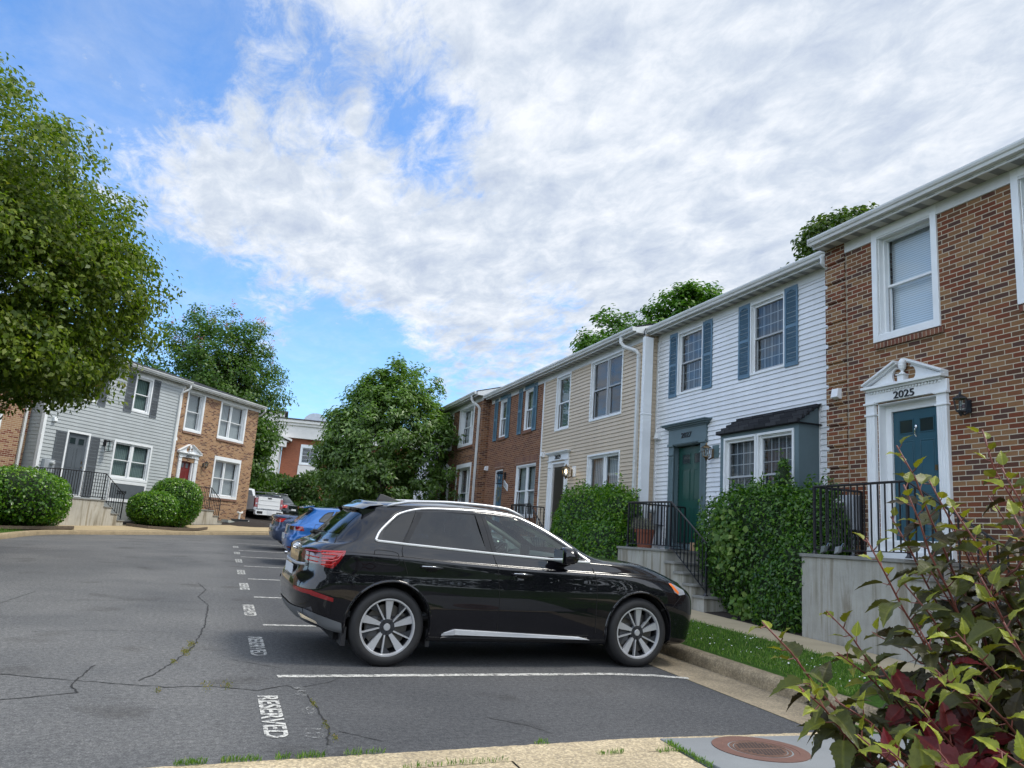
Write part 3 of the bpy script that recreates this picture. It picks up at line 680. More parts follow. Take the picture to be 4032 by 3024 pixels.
c = ramp_(n, t.outputs['Color'], [(0, (.028, .03, .034)), (1, (.052, .054, .060))]); c = mixc(n, t.outputs['Fac'], c, (.012, .012, .014)); c = mixc(n, .6, c, ramp_(n, noise(n, v, 90, 3, .8), [(.3, (.6, .6, .6)), (.7, (1.4, 1.4, 1.4))]), 'MULTIPLY')
n.links.new(c, b.inputs['Base Color']); bump(n, b, nmath(n, 'SUBTRACT', noise(n, v, 90, 3), t.outputs['Fac']), .6, .01); SHING = m
def downspout(parent, fr, u, zt, zb, over=.27, m=None, du=.35, w_=.09, name='downspout'):
    """elbow from gutter at u+du, then down the wall at u"""
    m = m or GUT; mb = MB(fr); h = w_/2
    pts = [(u+du, -over-.06, zt+.05), (u+du, -over-.06, zt-.08), (u+du*.85, -over+.0, zt-.18), (u+du*.15, -.10, zt-.32), (u, -.05, zt-.42)]
    mb.tube([pts[0], pts[1], pts[2], pts[3], pts[4]], h*1.1, 8)
    mb.box(u-h, u+h, -.085, -.015, zb, zt-.40)
    for z in (zt-.5, (zt+zb)/2-.1): mb.box(u-h-.012, u+h+.012, -.089, -.012, z, z+.03)
    return mb.build(name, m, parent)
def panel_door(parent, fr, a, b2, c, d, dep, m, name='door', lites=True, knob=None, panels=True):
    mb = MB(fr); mb.box(a, b2, dep, dep+.045, c, d); W = b2-a; H = d-c
    def pan(x0, x1, z0, z1):
        ring(mb, x0, x1, z0, z1, .014, dep-.006, dep+.001); mb.box(x0+.03, x1-.03, dep-.007, dep+.001, z0+.03, z1-.03)
    if panels:
        for s in (0, 1):
            x0 = a+W*(.13 if s == 0 else .56); x1 = x0+W*.31
            pan(x0, x1, c+H*.43, c+H*.76); pan(x0, x1, c+H*.08, c+H*.36)
            if not lites: pan(x0, x1, c+H*.81, c+H*.93)
    o = mb.build(name, m, parent, bevel=.003)
    if lites:
        for s in (0, 1):
            l = MB(fr); k = MB(fr)
            x0 = a+W*(.15 if s == 0 else .58); x1 = x0+W*.27
            ring(k, x0-.015, x1+.015, c+H*.815, c+H*.93, .014, dep-.009, dep+.001); l.box(x0, x1, dep-.003, dep-.001, c+H*.825, c+H*.92)
            k.build('lite_frame', m, o); l.build('lite', DARKGL, o)
    if knob:
        k = MB(fr); k.ell((knob, dep-.05, c+H*.46), (.028, .02, .028)); k.tube([(knob, dep, c+H*.46), (knob, dep-.05, c+H*.46)], .012); k.box(knob-.02, knob+.02, dep-.012, dep, c+H*.52, c+H*.56); k.build('handle', BRASS, o, smooth=True)
    return o
DARKGL = simple('dark_lite', (.02, .03, .035), .05, var=0, spec=.8)
def lantern(parent, fr, u, z, s=1.0, style='coach', m=BLACKT, lit=False, plate=None, glassm=None):
    b = MB(fr); d = -.16*s
    if plate: b2 = MB(fr); b2.box(*plate, -.03, -.002, z-.1*s, z+.12*s)
    if style == 'coach':
        b.box(u-.035*s, u+.035*s, -.035, -.014, z-.10*s, z+.06*s); b.tube([(u, -.02, z-.08*s), (u, d*.6, z-.13*s), (u, d, z-.12*s)], .012*s)
        b.lathe([(.0, .155*s), (.012*s, .15*s), (.016*s, .12*s), (.03*s, .11*s), (.085*s, .075*s), (.09*s, .06*s), (.0, .06*s)], (u, d, z), n=6)
        b.lathe([(.0, -.16*s), (.015*s, -.15*s), (.03*s, -.11*s), (.055*s, -.10*s), (.055*s, -.085*s), (0, -.085*s)], (u, d, z), n=6)
        for j in range(6):
            a = 2*pi*j/6; b.tube([(u+.055*s*cos(a), d+.055*s*sin(a), z-.09*s), (u+.082*s*cos(a), d+.082*s*sin(a), z+.065*s)], .005*s, 5)
        gp = [(.052*s, -.085*s), (.078*s, .06*s)]
    else:
        b.box(u-.05*s, u+.05*s, -.03, -.012, z-.02, z+.16*s); b.box(u-.07*s, u+.07*s, d-.07*s, d+.07*s, z+.10*s, z+.125*s); b.box(u-.02*s, u+.02*s, d, -.03, z+.125*s, z+.145*s)
        for sx in (-1, 1):
            for sy in (-1, 1): b.box(u+sx*.062*s-.006, u+sx*.062*s+.006, d+sy*.062*s-.006, d+sy*.062*s+.006, z-.14*s, z+.10*s)
        b.box(u-.07*s, u+.07*s, d-.07*s, d+.07*s, z-.155*s, z-.14*s); gp = [(.06*s, -.138*s), (.06*s, .098*s)]
    o = b.build('wall_lantern', m, parent)
    if plate: b2.build('mounting_plate', plate_m.get(parent.name, TRIM), o)
    g = MB(fr); g.lathe(gp, (u, d, z), n=6 if style == 'coach' else 4); g.build('lantern_glass', glassm or GLASS, o, recalc=False)
    bb = MB(fr); bb.ell((u, d, z), (.02*s, .02*s, .042*s)); bb.build('bulb', BULB if lit else CURTW, o, smooth='full')
    return o
plate_m = {}
def number(parent, fr, txt, uc, z, w_, h, dep, m=BLACKT, right=-1, bold=.01, name='house_number'):
    # right = direction of reading along u (-1 for the right row as seen from the street)
    o = text_mesh(txt, name, m, w_, h, .06, lambda x, y, zz: fr(uc+right*x, dep-.012*zz/.06, z+y), parent=parent, bold=bold); return o
def box_part(parent, fr, name, m, *boxes, bevel=0, smooth=False):
    if len(boxes) > 1 and name in ('corner_board', 'black_trim', 'portico_frieze'):
        for q in boxes: o = box_part(parent, fr, name, m, q, bevel=bevel)
        return o
    mb = MB(fr)
    for q in boxes: mb.box(*q)
    return mb.build(name, m, parent, bevel=bevel)
def alarm(parent, fr, u, z):
    mb = MB(fr); mb.prism([(-.002, z+.10), (-.10, z+.09), (-.13, z-.05), (-.06, z-.075), (-.002, z-.07)], 'u', u-.07, u+.07); mb.build('vent_hood', TRIM, parent, bevel=.006)
def meter(parent, fr, u0, u1, z0, z1, mu, mz):
    mb = MB(fr); mb.box(u0, u1, -.16, -.005, z0, z1); mb.box((u0+u1)/2-.02, (u0+u1)/2+.02, -.07, -.02, z0-.9, z0)
    o = mb.build('electric_meter', GALV, parent, bevel=.01)
    g = MB(fr); g.lathe([(.085, 0), (.085, -.05), (.078, -.10), (.05, -.13), (0.001, -.135)], (mu, -.16, mz), axis='d', n=20); g.build('meter_dial', simple('dial_glass', (.42, .44, .44), .15, var=.05), o, smooth=True)
def sill_row(parent, fr, a, b2, zt, h=.10, proud=.045):
    mb = MB(fr); mb.prism([(-proud, zt-.02), (.02, zt), (.02, zt-h), (-proud, zt-h)], 'u', a, b2); mb.build('brick_sill', BROW, parent)
def pediment(parent, fr, a, b2, z0, z1, za, inner, name='door_surround', urn=True, dent=True, zb=1.6, pil=None, px=None, s=1.0):
    """broken pediment surround. a..b2 cornice, z0 frieze bottom, z1 cornice bottom, za apex"""
    mb = MB(fr); mid = (a+b2)/2
    pa0, pa1, pb0, pb1 = px                                      # pilasters
    mb.box(pa0, pb1, -.05, .0, z0, z1)                            # frieze
    hs = .055*s
    mb.box(a+.06*s, b2-.06*s, -.10*s, .0, z1, z1+hs*.6); mb.box(a, b2, -.15*s, .0, z1+hs*.6, z1+hs*1.3)
    zc = z1+hs*1.3
    # tympanum with broken centre
    R = .13*s; gap = .065*s; H = za-zc-.055*s; half = (b2-a)/2-.04*s
    def side(sg):
        P = [(mid+sg*half, zc)]
        nk = 10; xin = mid+sg*gap*1.2
        # inner scroll: circle bite
        cx, cz = mid+sg*(gap+R*.55), zc+H*.36
        P.append((mid+sg*gap*1.4, zc)); P.append((mid+sg*gap*1.4, zc+.03*s))
        for i in range(nk+1):
            an = radians(-150+i*250/nk) if True else 0
            # go around the bite from the lower inner side, over the outer side, to the top inner side
            P.append((cx+sg*R*.62*cos(radians(-130+i*235/nk)), cz+R*.80*sin(radians(-130+i*235/nk))))
        P.append((mid+sg*gap*2.2, zc+H*(1-gap*2.2/half)))
        return P
    for sg in (-1, 1):
        mb.prism(side(sg), 'd', -.035, .0)
        # raking cornice
        x0, x1 = mid+sg*(half+.04*s), mid+sg*gap*1.5; q0, q1 = zc-.0, zc+H*(1-gap*1.5/half)
        for (t0, t1, dd) in ((0, .028*s, .09*s), (.028*s, .06*s, .14*s)):
            mb.prism([(x0, q0+t0), (x1, q1+t0), (x1, q1+t1), (x0, q0+t1*.9)], 'd', -dd, -.0)
    if urn:
        mb.box(mid-.055*s, mid+.055*s, -.11*s, 0, zc, zc+.10*s); mb.box(mid-.07*s, mid+.07*s, -.13*s, 0, zc+.10*s, zc+.115*s)
        mb.lathe([(.05*s, .115*s), (.05*s, .13*s), (.022*s, .15*s), (.022*s, .17*s), (.05*s, .20*s), (.062*s, .25*s), (.055*s, .27*s), (.06*s, .275*s), (.055*s, .30*s), (.04*s, .335*s), (.015*s, .36*s), (0, .362*s)], (mid, -.06*s, zc), n=16)
    if dent:
        x = a+.09*s
        while x < b2-.11*s: mb.box(x, x+.028*s, -.075*s, -.05*s+.002, z1-.035*s, z1-.004*s); x += .056*s
    for (p, q) in ((pa0, pa1), (pb0, pb1)):
        w_ = q-p
        mb.box(p+.015, q-.015, -.055, 0, zb+.14, z0); mb.box(p-.01, q+.01, -.085, 0, z0-.025, z0+.004); mb.box(p-.004, q+.004, -.072, 0, z0-.19, z0-.165); mb.box(p-.006, q+.006, -.075, 0, zb, zb+.14)
        k = max(3, int(w_/.05))
        for i in range(k):
            x = p+.03+(w_-.06)*(i+.5)/k; mb.box(x-.009, x+.009, -.063, -.05, zb+.16, z0-.22)
    return mb.build(name, TRIM, parent, bevel=.003)
STO = None
def stoop_mat(name, base):
    m, n, b = newmat(name); setb(b, rough=.9, spec=.25); v = uvvec(n)
    f = noise(n, v, 1.6, 6, .65); g = noise(n, uvvec(n, (4.2, .40, 1)), 1.0, 6, .60, .55); h = noise(n, v, 55, 4, .7)
    c = ramp_(n, f, [(.3, tuple(x*.82 for x in base)), (.7, tuple(x*1.12 for x in base))])
    c = mixc(n, .8, c, ramp_(n, g, [(.34, (.42, .36, .27)), (.44, (.90, .88, .83)), (.56, (1.12, 1.12, 1.12)), (.66, (.62, .55, .45))]), 'MULTIPLY')
    c = mixc(n, .4, c, ramp_(n, h, [(.3, (.85, .85, .85)), (.7, (1.12, 1.12, 1.12))]), 'MULTIPLY')
    n.links.new(c, b.inputs['Base Color']); bump(n, b, h, .35, .004); return m
STOOP = stoop_mat('stoop_render', (.34, .335, .305)); STOOPL = stoop_mat('stoop_render_tan', (.42, .40, .35)); BLUESTONE = conc('bluestone', (.22, .22, .205), 0, .22, 5)
def stoop(fr, label, u0, u1, d0, d1, zt, steps, zbf, m, loc, cat='stoop', capd=.03):
    """landing u0..u1 (u0 = step side), steps list of (u_lo, z) going down toward -u (right row) """
    o = empty('stoop', loc, label, cat, 'concrete stoops in front of the doors')
    mb = MB(fr); sg = 1 if u1 > u0 else -1
    lo, hi = min(u0, u1), max(u0, u1); zb0 = min(zbf(lo), zbf(hi))-.15
    mb.box(lo, hi, d0, d1, zb0, zt-.05); mb.build('landing', m, o)
    c = MB(fr); c.box(lo-(.03 if sg > 0 else .02), hi+(.02 if sg > 0 else .03), d0-capd, d1, zt-.048, zt); c.build('cap_slab', BLUESTONE, o, bevel=.006)
    prev = u0
    for (ue, z) in steps:
        s = MB(fr); a, b2 = min(ue, prev), max(ue, prev); s.box(a+.001, b2-.001, d0+.002, d1, min(zbf(a), zbf(b2))-.15, z-.045); st = s.build('step', m, o)
        t = MB(fr); t.box(min(ue-sg*.035, prev), max(ue-sg*.035, prev), d0-capd, d1, z-.044, z); t.build('tread', BLUESTONE, st, bevel=.005); st.children[0].location = (0, 0, 0)
        prev = ue
    return o
def railing(fr, label, runs, loc, r=.008, post=.016, group='iron railings on the stoops'):
    """runs: list of ((u,d,zb,zt),(u,d,zb,zt)) segments; balusters between bottom and top"""
    o = empty('railing', loc, label, 'railing', group)
    posts = {}
    for (p, q) in runs:
        n_ = max(2, int(round(Vector((q[0]-p[0], q[1]-p[1], 0)).length/.118)))
        h = MB(fr); h.tube([(p[0], p[1], p[3]), (q[0], q[1], q[3])], .017, 6); h.build('handrail', IRON, o)
        l = MB(fr); l.tube([(p[0], p[1], p[2]+.07), (q[0], q[1], q[2]+.07)], .010, 4); l.build('bottom_rail', IRON, o)
        for i in range(1, n_):
            f = i/n_; u, d, zb, zt = [p[k]+(q[k]-p[k])*f for k in range(4)]
            b = MB(fr); b.box(u-r, u+r, d-r, d+r, zb+.07, zt-.005); b.build('baluster', IRON, o)
        for e in (p, q): posts[(round(e[0], 2), round(e[1], 2))] = e
    for e in posts.values():
        b = MB(fr); b.box(e[0]-post, e[0]+post, e[1]-post, e[1]+post, e[2]+.001, e[3]); b.lathe([(.045, .001), (.045, .012), (.028, .03), (.02, .05)], (e[0], e[1], e[2]), n=10); b.build('post', IRON, o)
    return o

# ---- right row --------------------------------------------------
GRP = 'attached row houses'
def house(name, label, X, u0, group=GRP):
    return empty(name, (X, u0, zg(X, u0)+.3), label, 'house', group)
# 2025 : brick, nearest
F25 = RFR(9.0)
h = house('row_house', 'red and tan brick house numbered 2025 with blue door under white broken pediment', 9.0, 6.5)
k = 1.017
W25 = [(7.80, 8.86, 1.60, 3.84), (7.80, 8.80, 4.88, 6.50), (5.47, 6.48, 4.88, 6.50), (3.9, 5.9, 2.2, 3.9)]
wall(h, F25, 3.7, 9.44, -.1, 6.62, B25, W25, reveal=.16)
mb = MB(F25)                                                   # toothed quoin corner beyond the movement joint
z = -.1; i = 0
while z < 6.60:
    hgt = .0677*(4 if i % 2 == 0 else 1); zt_ = min(z+hgt, 6.60); pr = .026 if i % 2 == 0 else 0.0
    mb.box(9.455, 9.86+pr*.9, -.004-pr, .6, z, zt_); z = zt_; i += 1
mb.build('brick_quoin', B25, h); box_part(h, F25, 'expansion_joint', simple('joint_grey', (.30, .28, .24), .8), (9.440, 9.455, .004, .3, -.1, 6.6))
box_part(h, F25, 'party_wall', B25, (9.5, 9.85, .6, 9.0, -.1, 6.6))
window(h, F25, 7.71, 8.89, 4.79, 6.585, trim=.10, rec=.15, proud=.03, back=BLIND, rail=.5, tt=.12, tb=.10, sasht=.04)
window(h, F25, 5.38, 6.58, 4.79, 6.585, trim=.10, rec=.15, proud=.03, back=BLIND, rail=.5, tt=.12, tb=.10, sasht=.04)
window(h, F25, 3.80, 6.0, 2.1, 4.0, trim=.10, rec=.15, proud=.03, units=2, back=CURTW, rail=.5)
sill_row(h, F25, 7.66, 8.86, 4.786); sill_row(h, F25, 5.33, 6.55, 4.786)
s = pediment(h, F25, 7.63, 9.05, 3.86, 4.03, 4.46, None, zb=1.60, px=(7.62, 7.81, 8.86, 9.05), s=.95)
mb = MB(F25); ring(mb, 7.80, 8.86, 1.84, 3.845, .12, .13, .17, .02, .12); mb.box(7.80, 8.86, -.02, .17, 1.6, 1.84); mb.box(7.82, 8.84, -.05, .0, 1.6, 1.70)
mb.box(7.80, 7.82, -.0, .16, 1.84, 3.845); mb.box(8.84, 8.86, -.0, .16, 1.84, 3.845); mb.box(7.82, 8.84, .0, .16, 3.825, 3.845); mb.build('door_frame', TRIM, h, bevel=.004)
d_ = panel_door(h, F25, 7.92, 8.74, 1.86, 3.725, .17, DBLUE, knob=8.02)
kn = MB(F25); kn.tube([(8.33, .16, 3.45), (8.33, .13, 3.43), (8.33, .13, 3.36), (8.33, .16, 3.33)], .012); kn.ell((8.33, .155, 3.47), (.02, .014, .03)); kn.build('knocker', CHROME, d_, smooth=True)
number(h, F25, '2025', 8.33, 3.925, .36, .105, -.052)
lantern(h, F25, 7.33, 3.62, 1.05)
alarm(h, F25, 9.62, 4.10)
meter(h, F25, 9.22, 9.50, 1.98, 2.50, 9.44, 2.36)
roof(h, F25, 3.7, 9.87, rake=.03); gutter(h, F25, 3.65, 9.90)

# 2027 : white siding
F27 = RFR(9.5)
h = house('row_house', 'white clapboard house numbered 2027 with blue shutters, dark green door and bay window', 9.5, 13)
H27 = [(14.20, 15.18, 5.0, 6.43), (11.53, 12.51, 5.0, 6.45), (14.05, 15.28, 1.45, 3.86), (10.9, 13.0, 2.1, 3.85)]
wall(h, F27, 9.90, 16.08, 0.4, 6.6, S27, H27, siding=True, reveal=.06)
box_part(h, F27, 'corner_board', TRIM, (16.02, 16.085, -.035, -.0, .4, 6.43), (9.895, 9.95, -.035, 0, .4, 6.43))
GREYS = simple('sash_grey', (.36, .38, .40), .5, var=.05)
for (a, b2) in ((14.18, 15.19), (11.51, 12.53)):
    window(h, F27, a, b2, 4.985, 6.455, trim=.035, rec=.05, proud=.028, back=CURTD, muntin=(4, 3), rail=.5, sash=GREYS, glass=GLASS, sasht=.04)
for (a, b2) in ((15.20, 15.53), (13.82, 14.17), (12.54, 12.90), (11.14, 11.50)):
    shutter(h, F27, a, b2, 4.96, 6.49, BLUES, arch=True)
# door surround (slate)
mb = MB(F27); mb.box(13.94, 15.42, -.06, 0, 3.82, 4.22)
for i, (t, dd) in enumerate(((.03, .08), (.035, .12), (.03, .17), (.025, .20))):
    z_ = 4.18+sum((.03, .035, .03, .025)[:i]); mb.box(13.94-dd+.05, 15.42+dd-.05, -dd, 0, z_, z_+t)
mb.box(13.92, 15.44, -.075, 0, 3.84, 3.87)
for (p, q) in ((13.96, 14.16), (15.22, 15.42)):
    mb.box(p, q, -.05, 0, 1.52, 3.82); mb.box(p-.012, q+.012, -.085, 0, 3.80, 3.845); mb.box(p-.008, q+.008, -.075, 0, 3.60, 3.625); mb.box(p-.01, q+.01, -.075, 0, 1.52, 1.75)
    for i in range(4): x = p+.035+(q-p-.07)*(i+.5)/4; mb.box(x-.01, x+.01, -.058, -.045, 1.8, 3.56)
ring(mb, 14.06, 15.27, 1.54, 3.85, .05, -.02, .10, .12, .05)
mb.build('door_surround', TEAL, h, bevel=.003)
panel_door(h, F27, 14.12, 15.21, 1.68, 3.78, .10, DGREEN, knob=14.22)
number(h, F27, '2027', 14.68, 4.02, .40, .115, -.062)
plate_m[h.name] = simple('plate_slate', (.10, .16, .17), .5)
lantern(h, F27, 13.72, 3.56, 1.2, m=BRASS, plate=(13.52, 13.74))
alarm(h, F27, 15.90, 4.10); meter(h, F27, 15.60, 15.86, 2.05, 2.52, 15.78, 2.38)
# bay window
bay = MB(F27); x0, x1 = 10.62, 12.84; fd = -.45
bay.box(x0, x0+.05, fd, 0, 1.9, 3.78); bay.box(x1-.05, x1, fd, 0, 1.9, 3.78); bay.box(x0+.05, x1-.05, fd, 0, 1.9, 2.15); bay.box(x0+.05, x1-.05, fd, 0, 3.70, 3.78)
bay.box(x0-.001, x0+.14, fd-.012, fd, 1.9, 3.78); bay.box(x1-.14, x1+.001, fd-.012, fd, 1.9, 3.78); bay.box(x0+.14, x1-.14, fd-.012, fd, 3.68, 3.78)
bo = bay.build('bay', TEAL, h)
FB = RFR(9.5+fd)
w_ = window(h, FB, 10.73, 11.72, 2.18, 3.70, trim=.045, rec=.05, proud=.03, muntin=(4, 3), back=CURTD, sash=GREYS, sasht=.04)
w_ = window(h, FB, 11.74, 12.72, 2.18, 3.70, trim=.045, rec=.05, proud=.03, muntin=(4, 3), back=CURTD, sash=GREYS, sasht=.04)
mb = MB(F27)
e0, e1 = x0-.06, x1+.06
A_ = [(e0, fd-.09, 3.79), (e1, fd-.09, 3.79), (e1-.10, -.02, 4.16), (e0-.0, -.02, 4.16)]
mb.face([A_[0], A_[1], A_[2], A_[3]]); mb.face([A_[0], A_[1], (e1, 0, 3.79), (e0, 0, 3.79)]); mb.face([A_[1], (e1, 0, 3.79), (e1-.10, 0, 4.16), A_[2]])
mb.hexa([(e0, fd-.09, 3.775), (e1, fd-.09, 3.775), (e1, 0, 3.775), (e0, 0, 3.775), (e0, fd-.09, 3.79), (e1, fd-.09, 3.79), (e1, 0, 3.79), (e0, 0, 3.79)])
for i in range(5):
    f = i/5; dd = (fd-.09)*(1-f)-.02*f; zz = 3.79+.37*f
    mb.box(e0+.01, e1-.10*f-.01, dd-.004, dd+.06, zz-.0, zz+.055)
mb.build('bay_roof', SHING, h, recalc=True)
mb = MB(F27); mb.prism([(fd-.02, 3.80), (-.0, 4.14), (-.0, 3.80)], 'u', x0+.004, x0+.03); mb.build('bay_cheek', TEAL, h)
box_part(h, F27, 'bay_edge_trim', TRIM, (x0-.018, x0+.0, -.03, 0, 1.9, 4.1))
roof(h, F27, 9.88, 16.09, rake=.0); gutter(h, F27, 9.95, 16.07)
mb = MB(F27); mb.tube([(10.16, -.33, 6.66), (10.16, -.33, 6.52), (10.10, -.24, 6.42), (9.99, -.06, 6.36)], .048, 8); mb.build('downspout', GUT, h, smooth=True)
mb = MB(RFR(9.15)); mb.box(15.955, 16.075, -.10, .13, .35, 6.50); mb.box(15.945, 16.085, -.11, .14, 4.6, 4.63); mb.build('downspout', TRIM, h, bevel=.008)
mb = MB(RFR(9.15)); mb.tube([(16.02, -.06, 6.72), (15.99, -.12, 6.62), (16.0, -.10, 6.52)], .012, 6); mb.tube([(16.06, -.0, 6.54), (15.94, -.0, 6.51), (15.94, .15, 6.51)], .010, 6); mb.build('strap', BLACKT, h)

# 2029 : beige siding
F29 = RFR(9.15)
h = house('row_house', 'beige clapboard house numbered 2029 with white trimmed door and lit porch lantern', 9.15, 19)
H29 = [(20.38, 21.34, 4.80, 6.40), (17.22, 18.98, 4.80, 6.42), (20.44, 21.40, 1.6, 3.80), (17.22, 18.96, 2.0, 3.84)]
wall(h, F29, 16.10, 22.36, .5, 6.6, S29, H29, siding=True, reveal=.06)
box_part(h, F29, 'corner_board', simple('corner_cream', (.60, .52, .40), .5), (16.09, 16.13, -.03, 0, .5, 6.43))
box_part(h, F29, 'edge_trim', TRIM, (22.30, 22.37, -.035, 0, .5, 6.42))
window(h, F29, 20.35, 21.37, 4.75, 6.43, trim=.045, rec=.05, proud=.03, back=CURTG)
window(h, F29, 17.18, 19.02, 4.77, 6.45, trim=.045, rec=.05, proud=.03, units=2, back=DARKIN, sash=GREYS, glass=GLASS)
window(h, F29, 17.16, 19.0, 1.95, 3.86, trim=.05, rec=.05, proud=.03, units=2, back=CURTW, rail=.5)
mb = MB(F29); mb.box(20.20, 21.62, -.05, 0, 3.86, 4.05)
for i, (t, dd) in enumerate(((.025, .08), (.03, .12), (.025, .15))): mb.box(20.2-dd+.05, 21.62+dd-.05, -dd, 0, 4.03+i*.025, 4.055+i*.026)
for (p, q) in ((20.20, 20.42), (21.42, 21.64)):
    mb.box(p, q, -.05, 0, 1.5, 3.86); mb.box(p-.012, q+.012, -.08, 0, 3.84, 3.875); mb.box(p-.01, q+.01, -.07, 0, 3.66, 3.685)
    for i in range(4): x = p+.035+(q-p-.07)*(i+.5)/4; mb.box(x-.01, x+.01, -.058, -.045, 1.8, 3.62)
ring(mb, 20.42, 21.42, 1.5, 3.82, .06, -.02, .06, .06, .06)
mb.build('door_surround', TRIM, h, bevel=.003)
mb = MB(F29); ring(mb, 20.48, 21.36, 1.56, 3.76, .09, .0, .04); sd_ = mb.build('storm_door', simple('storm_grey', (.33, .31, .28), .5), h)
mb = MB(F29); mb.box(20.57, 21.27, .02, .03, 1.65, 3.67); mb.build('door_pane', DBROWN, sd_).location = (0, 0, 0)
number(h, F29, '2029', 20.93, 3.955, .42, .115, -.053)
lantern(h, F29, 19.93, 3.46, 1.35, m=BRASS, lit=True, plate=(19.70, 19.93))
box_part(h, F29, 'doorbell', BLACKT, (20.28, 20.33, -.075, -.05, 2.68, 2.85))
alarm(h, F29, 22.1, 4.10)
roof(h, F29, 16.10, 22.36, rake=.02); gutter(h, F29, 16.09, 22.36)
downspout(h, F29, 16.33, 6.55, .6, du=.42)
# 2031 : brown brick with faded blue shutters
h = house('row_house', 'brown brick house numbered 2031 with faded blue shutters and wreath on the door', 9.15, 25)
H31 = [(25.82, 26.52, 5.07, 6.42), (23.32, 24.04, 5.07, 6.42), (25.80, 26.62, 1.55, 3.90), (22.74, 24.48, 2.2, 3.92)]
wall(h, F29, 22.38, 27.75, .6, 6.62, B31, H31, reveal=.10)
for (a, b2) in ((25.80, 26.54), (23.30, 24.06)):
    window(h, F29, a, b2, 5.05, 6.44, trim=.03, rec=.06, proud=-.01, back=CURTW, rail=.5); sill_row(h, F29, a-.05, b2+.05, 5.05)
    box_part(h, F29, 'head_board', BLUEF, (a-.0, b2, -.03, .0, 6.44, 6.585))
for (a, b2) in ((26.75, 27.10), (25.43, 25.76), (24.25, 24.60), (22.93, 23.26)): shutter(h, F29, a, b2, 4.98, 6.55, BLUEF)
window(h, F29, 22.70, 24.50, 2.2, 3.93, trim=.04, rec=.06, proud=-.01, units=2, back=CURTW)
box_part(h, F29, 'brick_lintel', BROW, (22.6, 24.6, -.012, .01, 3.935, 4.17)); box_part(h, F29, 'brick_lintel', BROW, (25.72, 26.7, -.012, .01, 3.925, 4.16))
mb = MB(F29); ring(mb, 25.80, 26.62, 1.55, 3.90, .05, .02, .08); mb.build('door_frame', TRIM, h)
dd_ = panel_door(h, F29, 25.86, 26.57, 1.6, 3.84, .09, DTEAL, lites=False)
mb = MB(F29)
for i in range(160):
    a = rnd.uniform(0, 2*pi); rr = rnd.gauss(.17, .028); c_ = Vector((26.22+rr*cos(a), .03+rnd.uniform(-.03, .03), 3.05+rr*1.3*sin(a))); t = Vector((rnd.uniform(-1, 1), rnd.uniform(-.5, .5), rnd.uniform(-1, 1)))*.045; s_ = Vector((rnd.uniform(-1, 1), rnd.uniform(-.6, .2), rnd.uniform(-1, 1)))*.02
    mb.face([c_-t, c_+s_, c_+t, c_-s_])
tag(mb.build('wreath', simple('wreath_straw', (.26, .24, .13), .9, var=.4, vs=40), origin=(9.17, 26.22, 3.05), recalc=False), 'pale round straw wreath hanging on the blue door', 'wreath')
lantern(h, F29, 25.50, 3.55, 1.35, style='box')
NS = Frame((9.12, 25.34), (.25, .97), (.97, -.25))
mb = MB(F29); mb.prism([(25.16, 3.10), (25.56, 3.29), (25.56, 3.50), (25.16, 3.31)], 'd', -.03, -.005); sg_ = mb.build('number_sign', TRIM, h)
text_mesh('2031', 'lettering', BLACKT, .30, .12, .004, lambda x, y, zz: F29(25.36-x, -.034, 3.30+y-x*.475), parent=sg_, bold=.012)
for c_ in sg_.children: c_.location = (0, 0, 0)
alarm(h, F29, 27.5, 4.0)
roof(h, F29, 22.38, 28.2, rake=.0); gutter(h, F29, 22.37, 27.5)
# 2033 : darker brick, forward
F33 = RFR(8.85)
h = house('row_house', 'brown brick house standing forward of its neighbours with tall white framed windows', 8.85, 30)
q = lambda u: u*8.85/8.6
H33 = [(q(30.85), q(31.75), 5.02, 6.6), (q(28.0), q(29.74), 5.02, 6.6), (q(27.92), q(29.6), 2.2, 4.2), (q(30.9), q(31.8), 1.5, 3.9)]
wall(h, F33, 27.72, 33.75, .6, 6.78, B33, H33, reveal=.18)
window(h, F33, q(30.75), q(31.85), 4.98, 6.68, trim=.09, rec=.18, proud=.02, back=CURTW, tt=.14)
window(h, F33, q(27.90), q(29.84), 5.0, 6.70, trim=.09, rec=.18, proud=.02, units=2, back=CURTW, tt=.14)
window(h, F33, q(27.80), q(29.72), 2.1, 4.30, trim=.10, rec=.18, proud=.02, units=2, back=CURTD, tt=.16)
sill_row(h, F33, q(30.7), q(31.85), 4.98); sill_row(h, F33, q(27.85), q(29.86), 5.0)
pediment(h, F33, q(30.6), q(32.2), 3.95, 4.12, 4.55, None, zb=1.5, px=(q(30.65), q(30.88), q(31.85), q(32.1)), s=1.0)
panel_door(h, F33, q(30.95), q(31.78), 1.6, 3.85, .16, DBROWN)
roof(h, F33, 27.74, 33.75, zs=6.76, rake=.12); gutter(h, F33, 27.68, 33.75, zs=6.76)
downspout(h, F33, 27.98, 6.72, .7, du=.18)
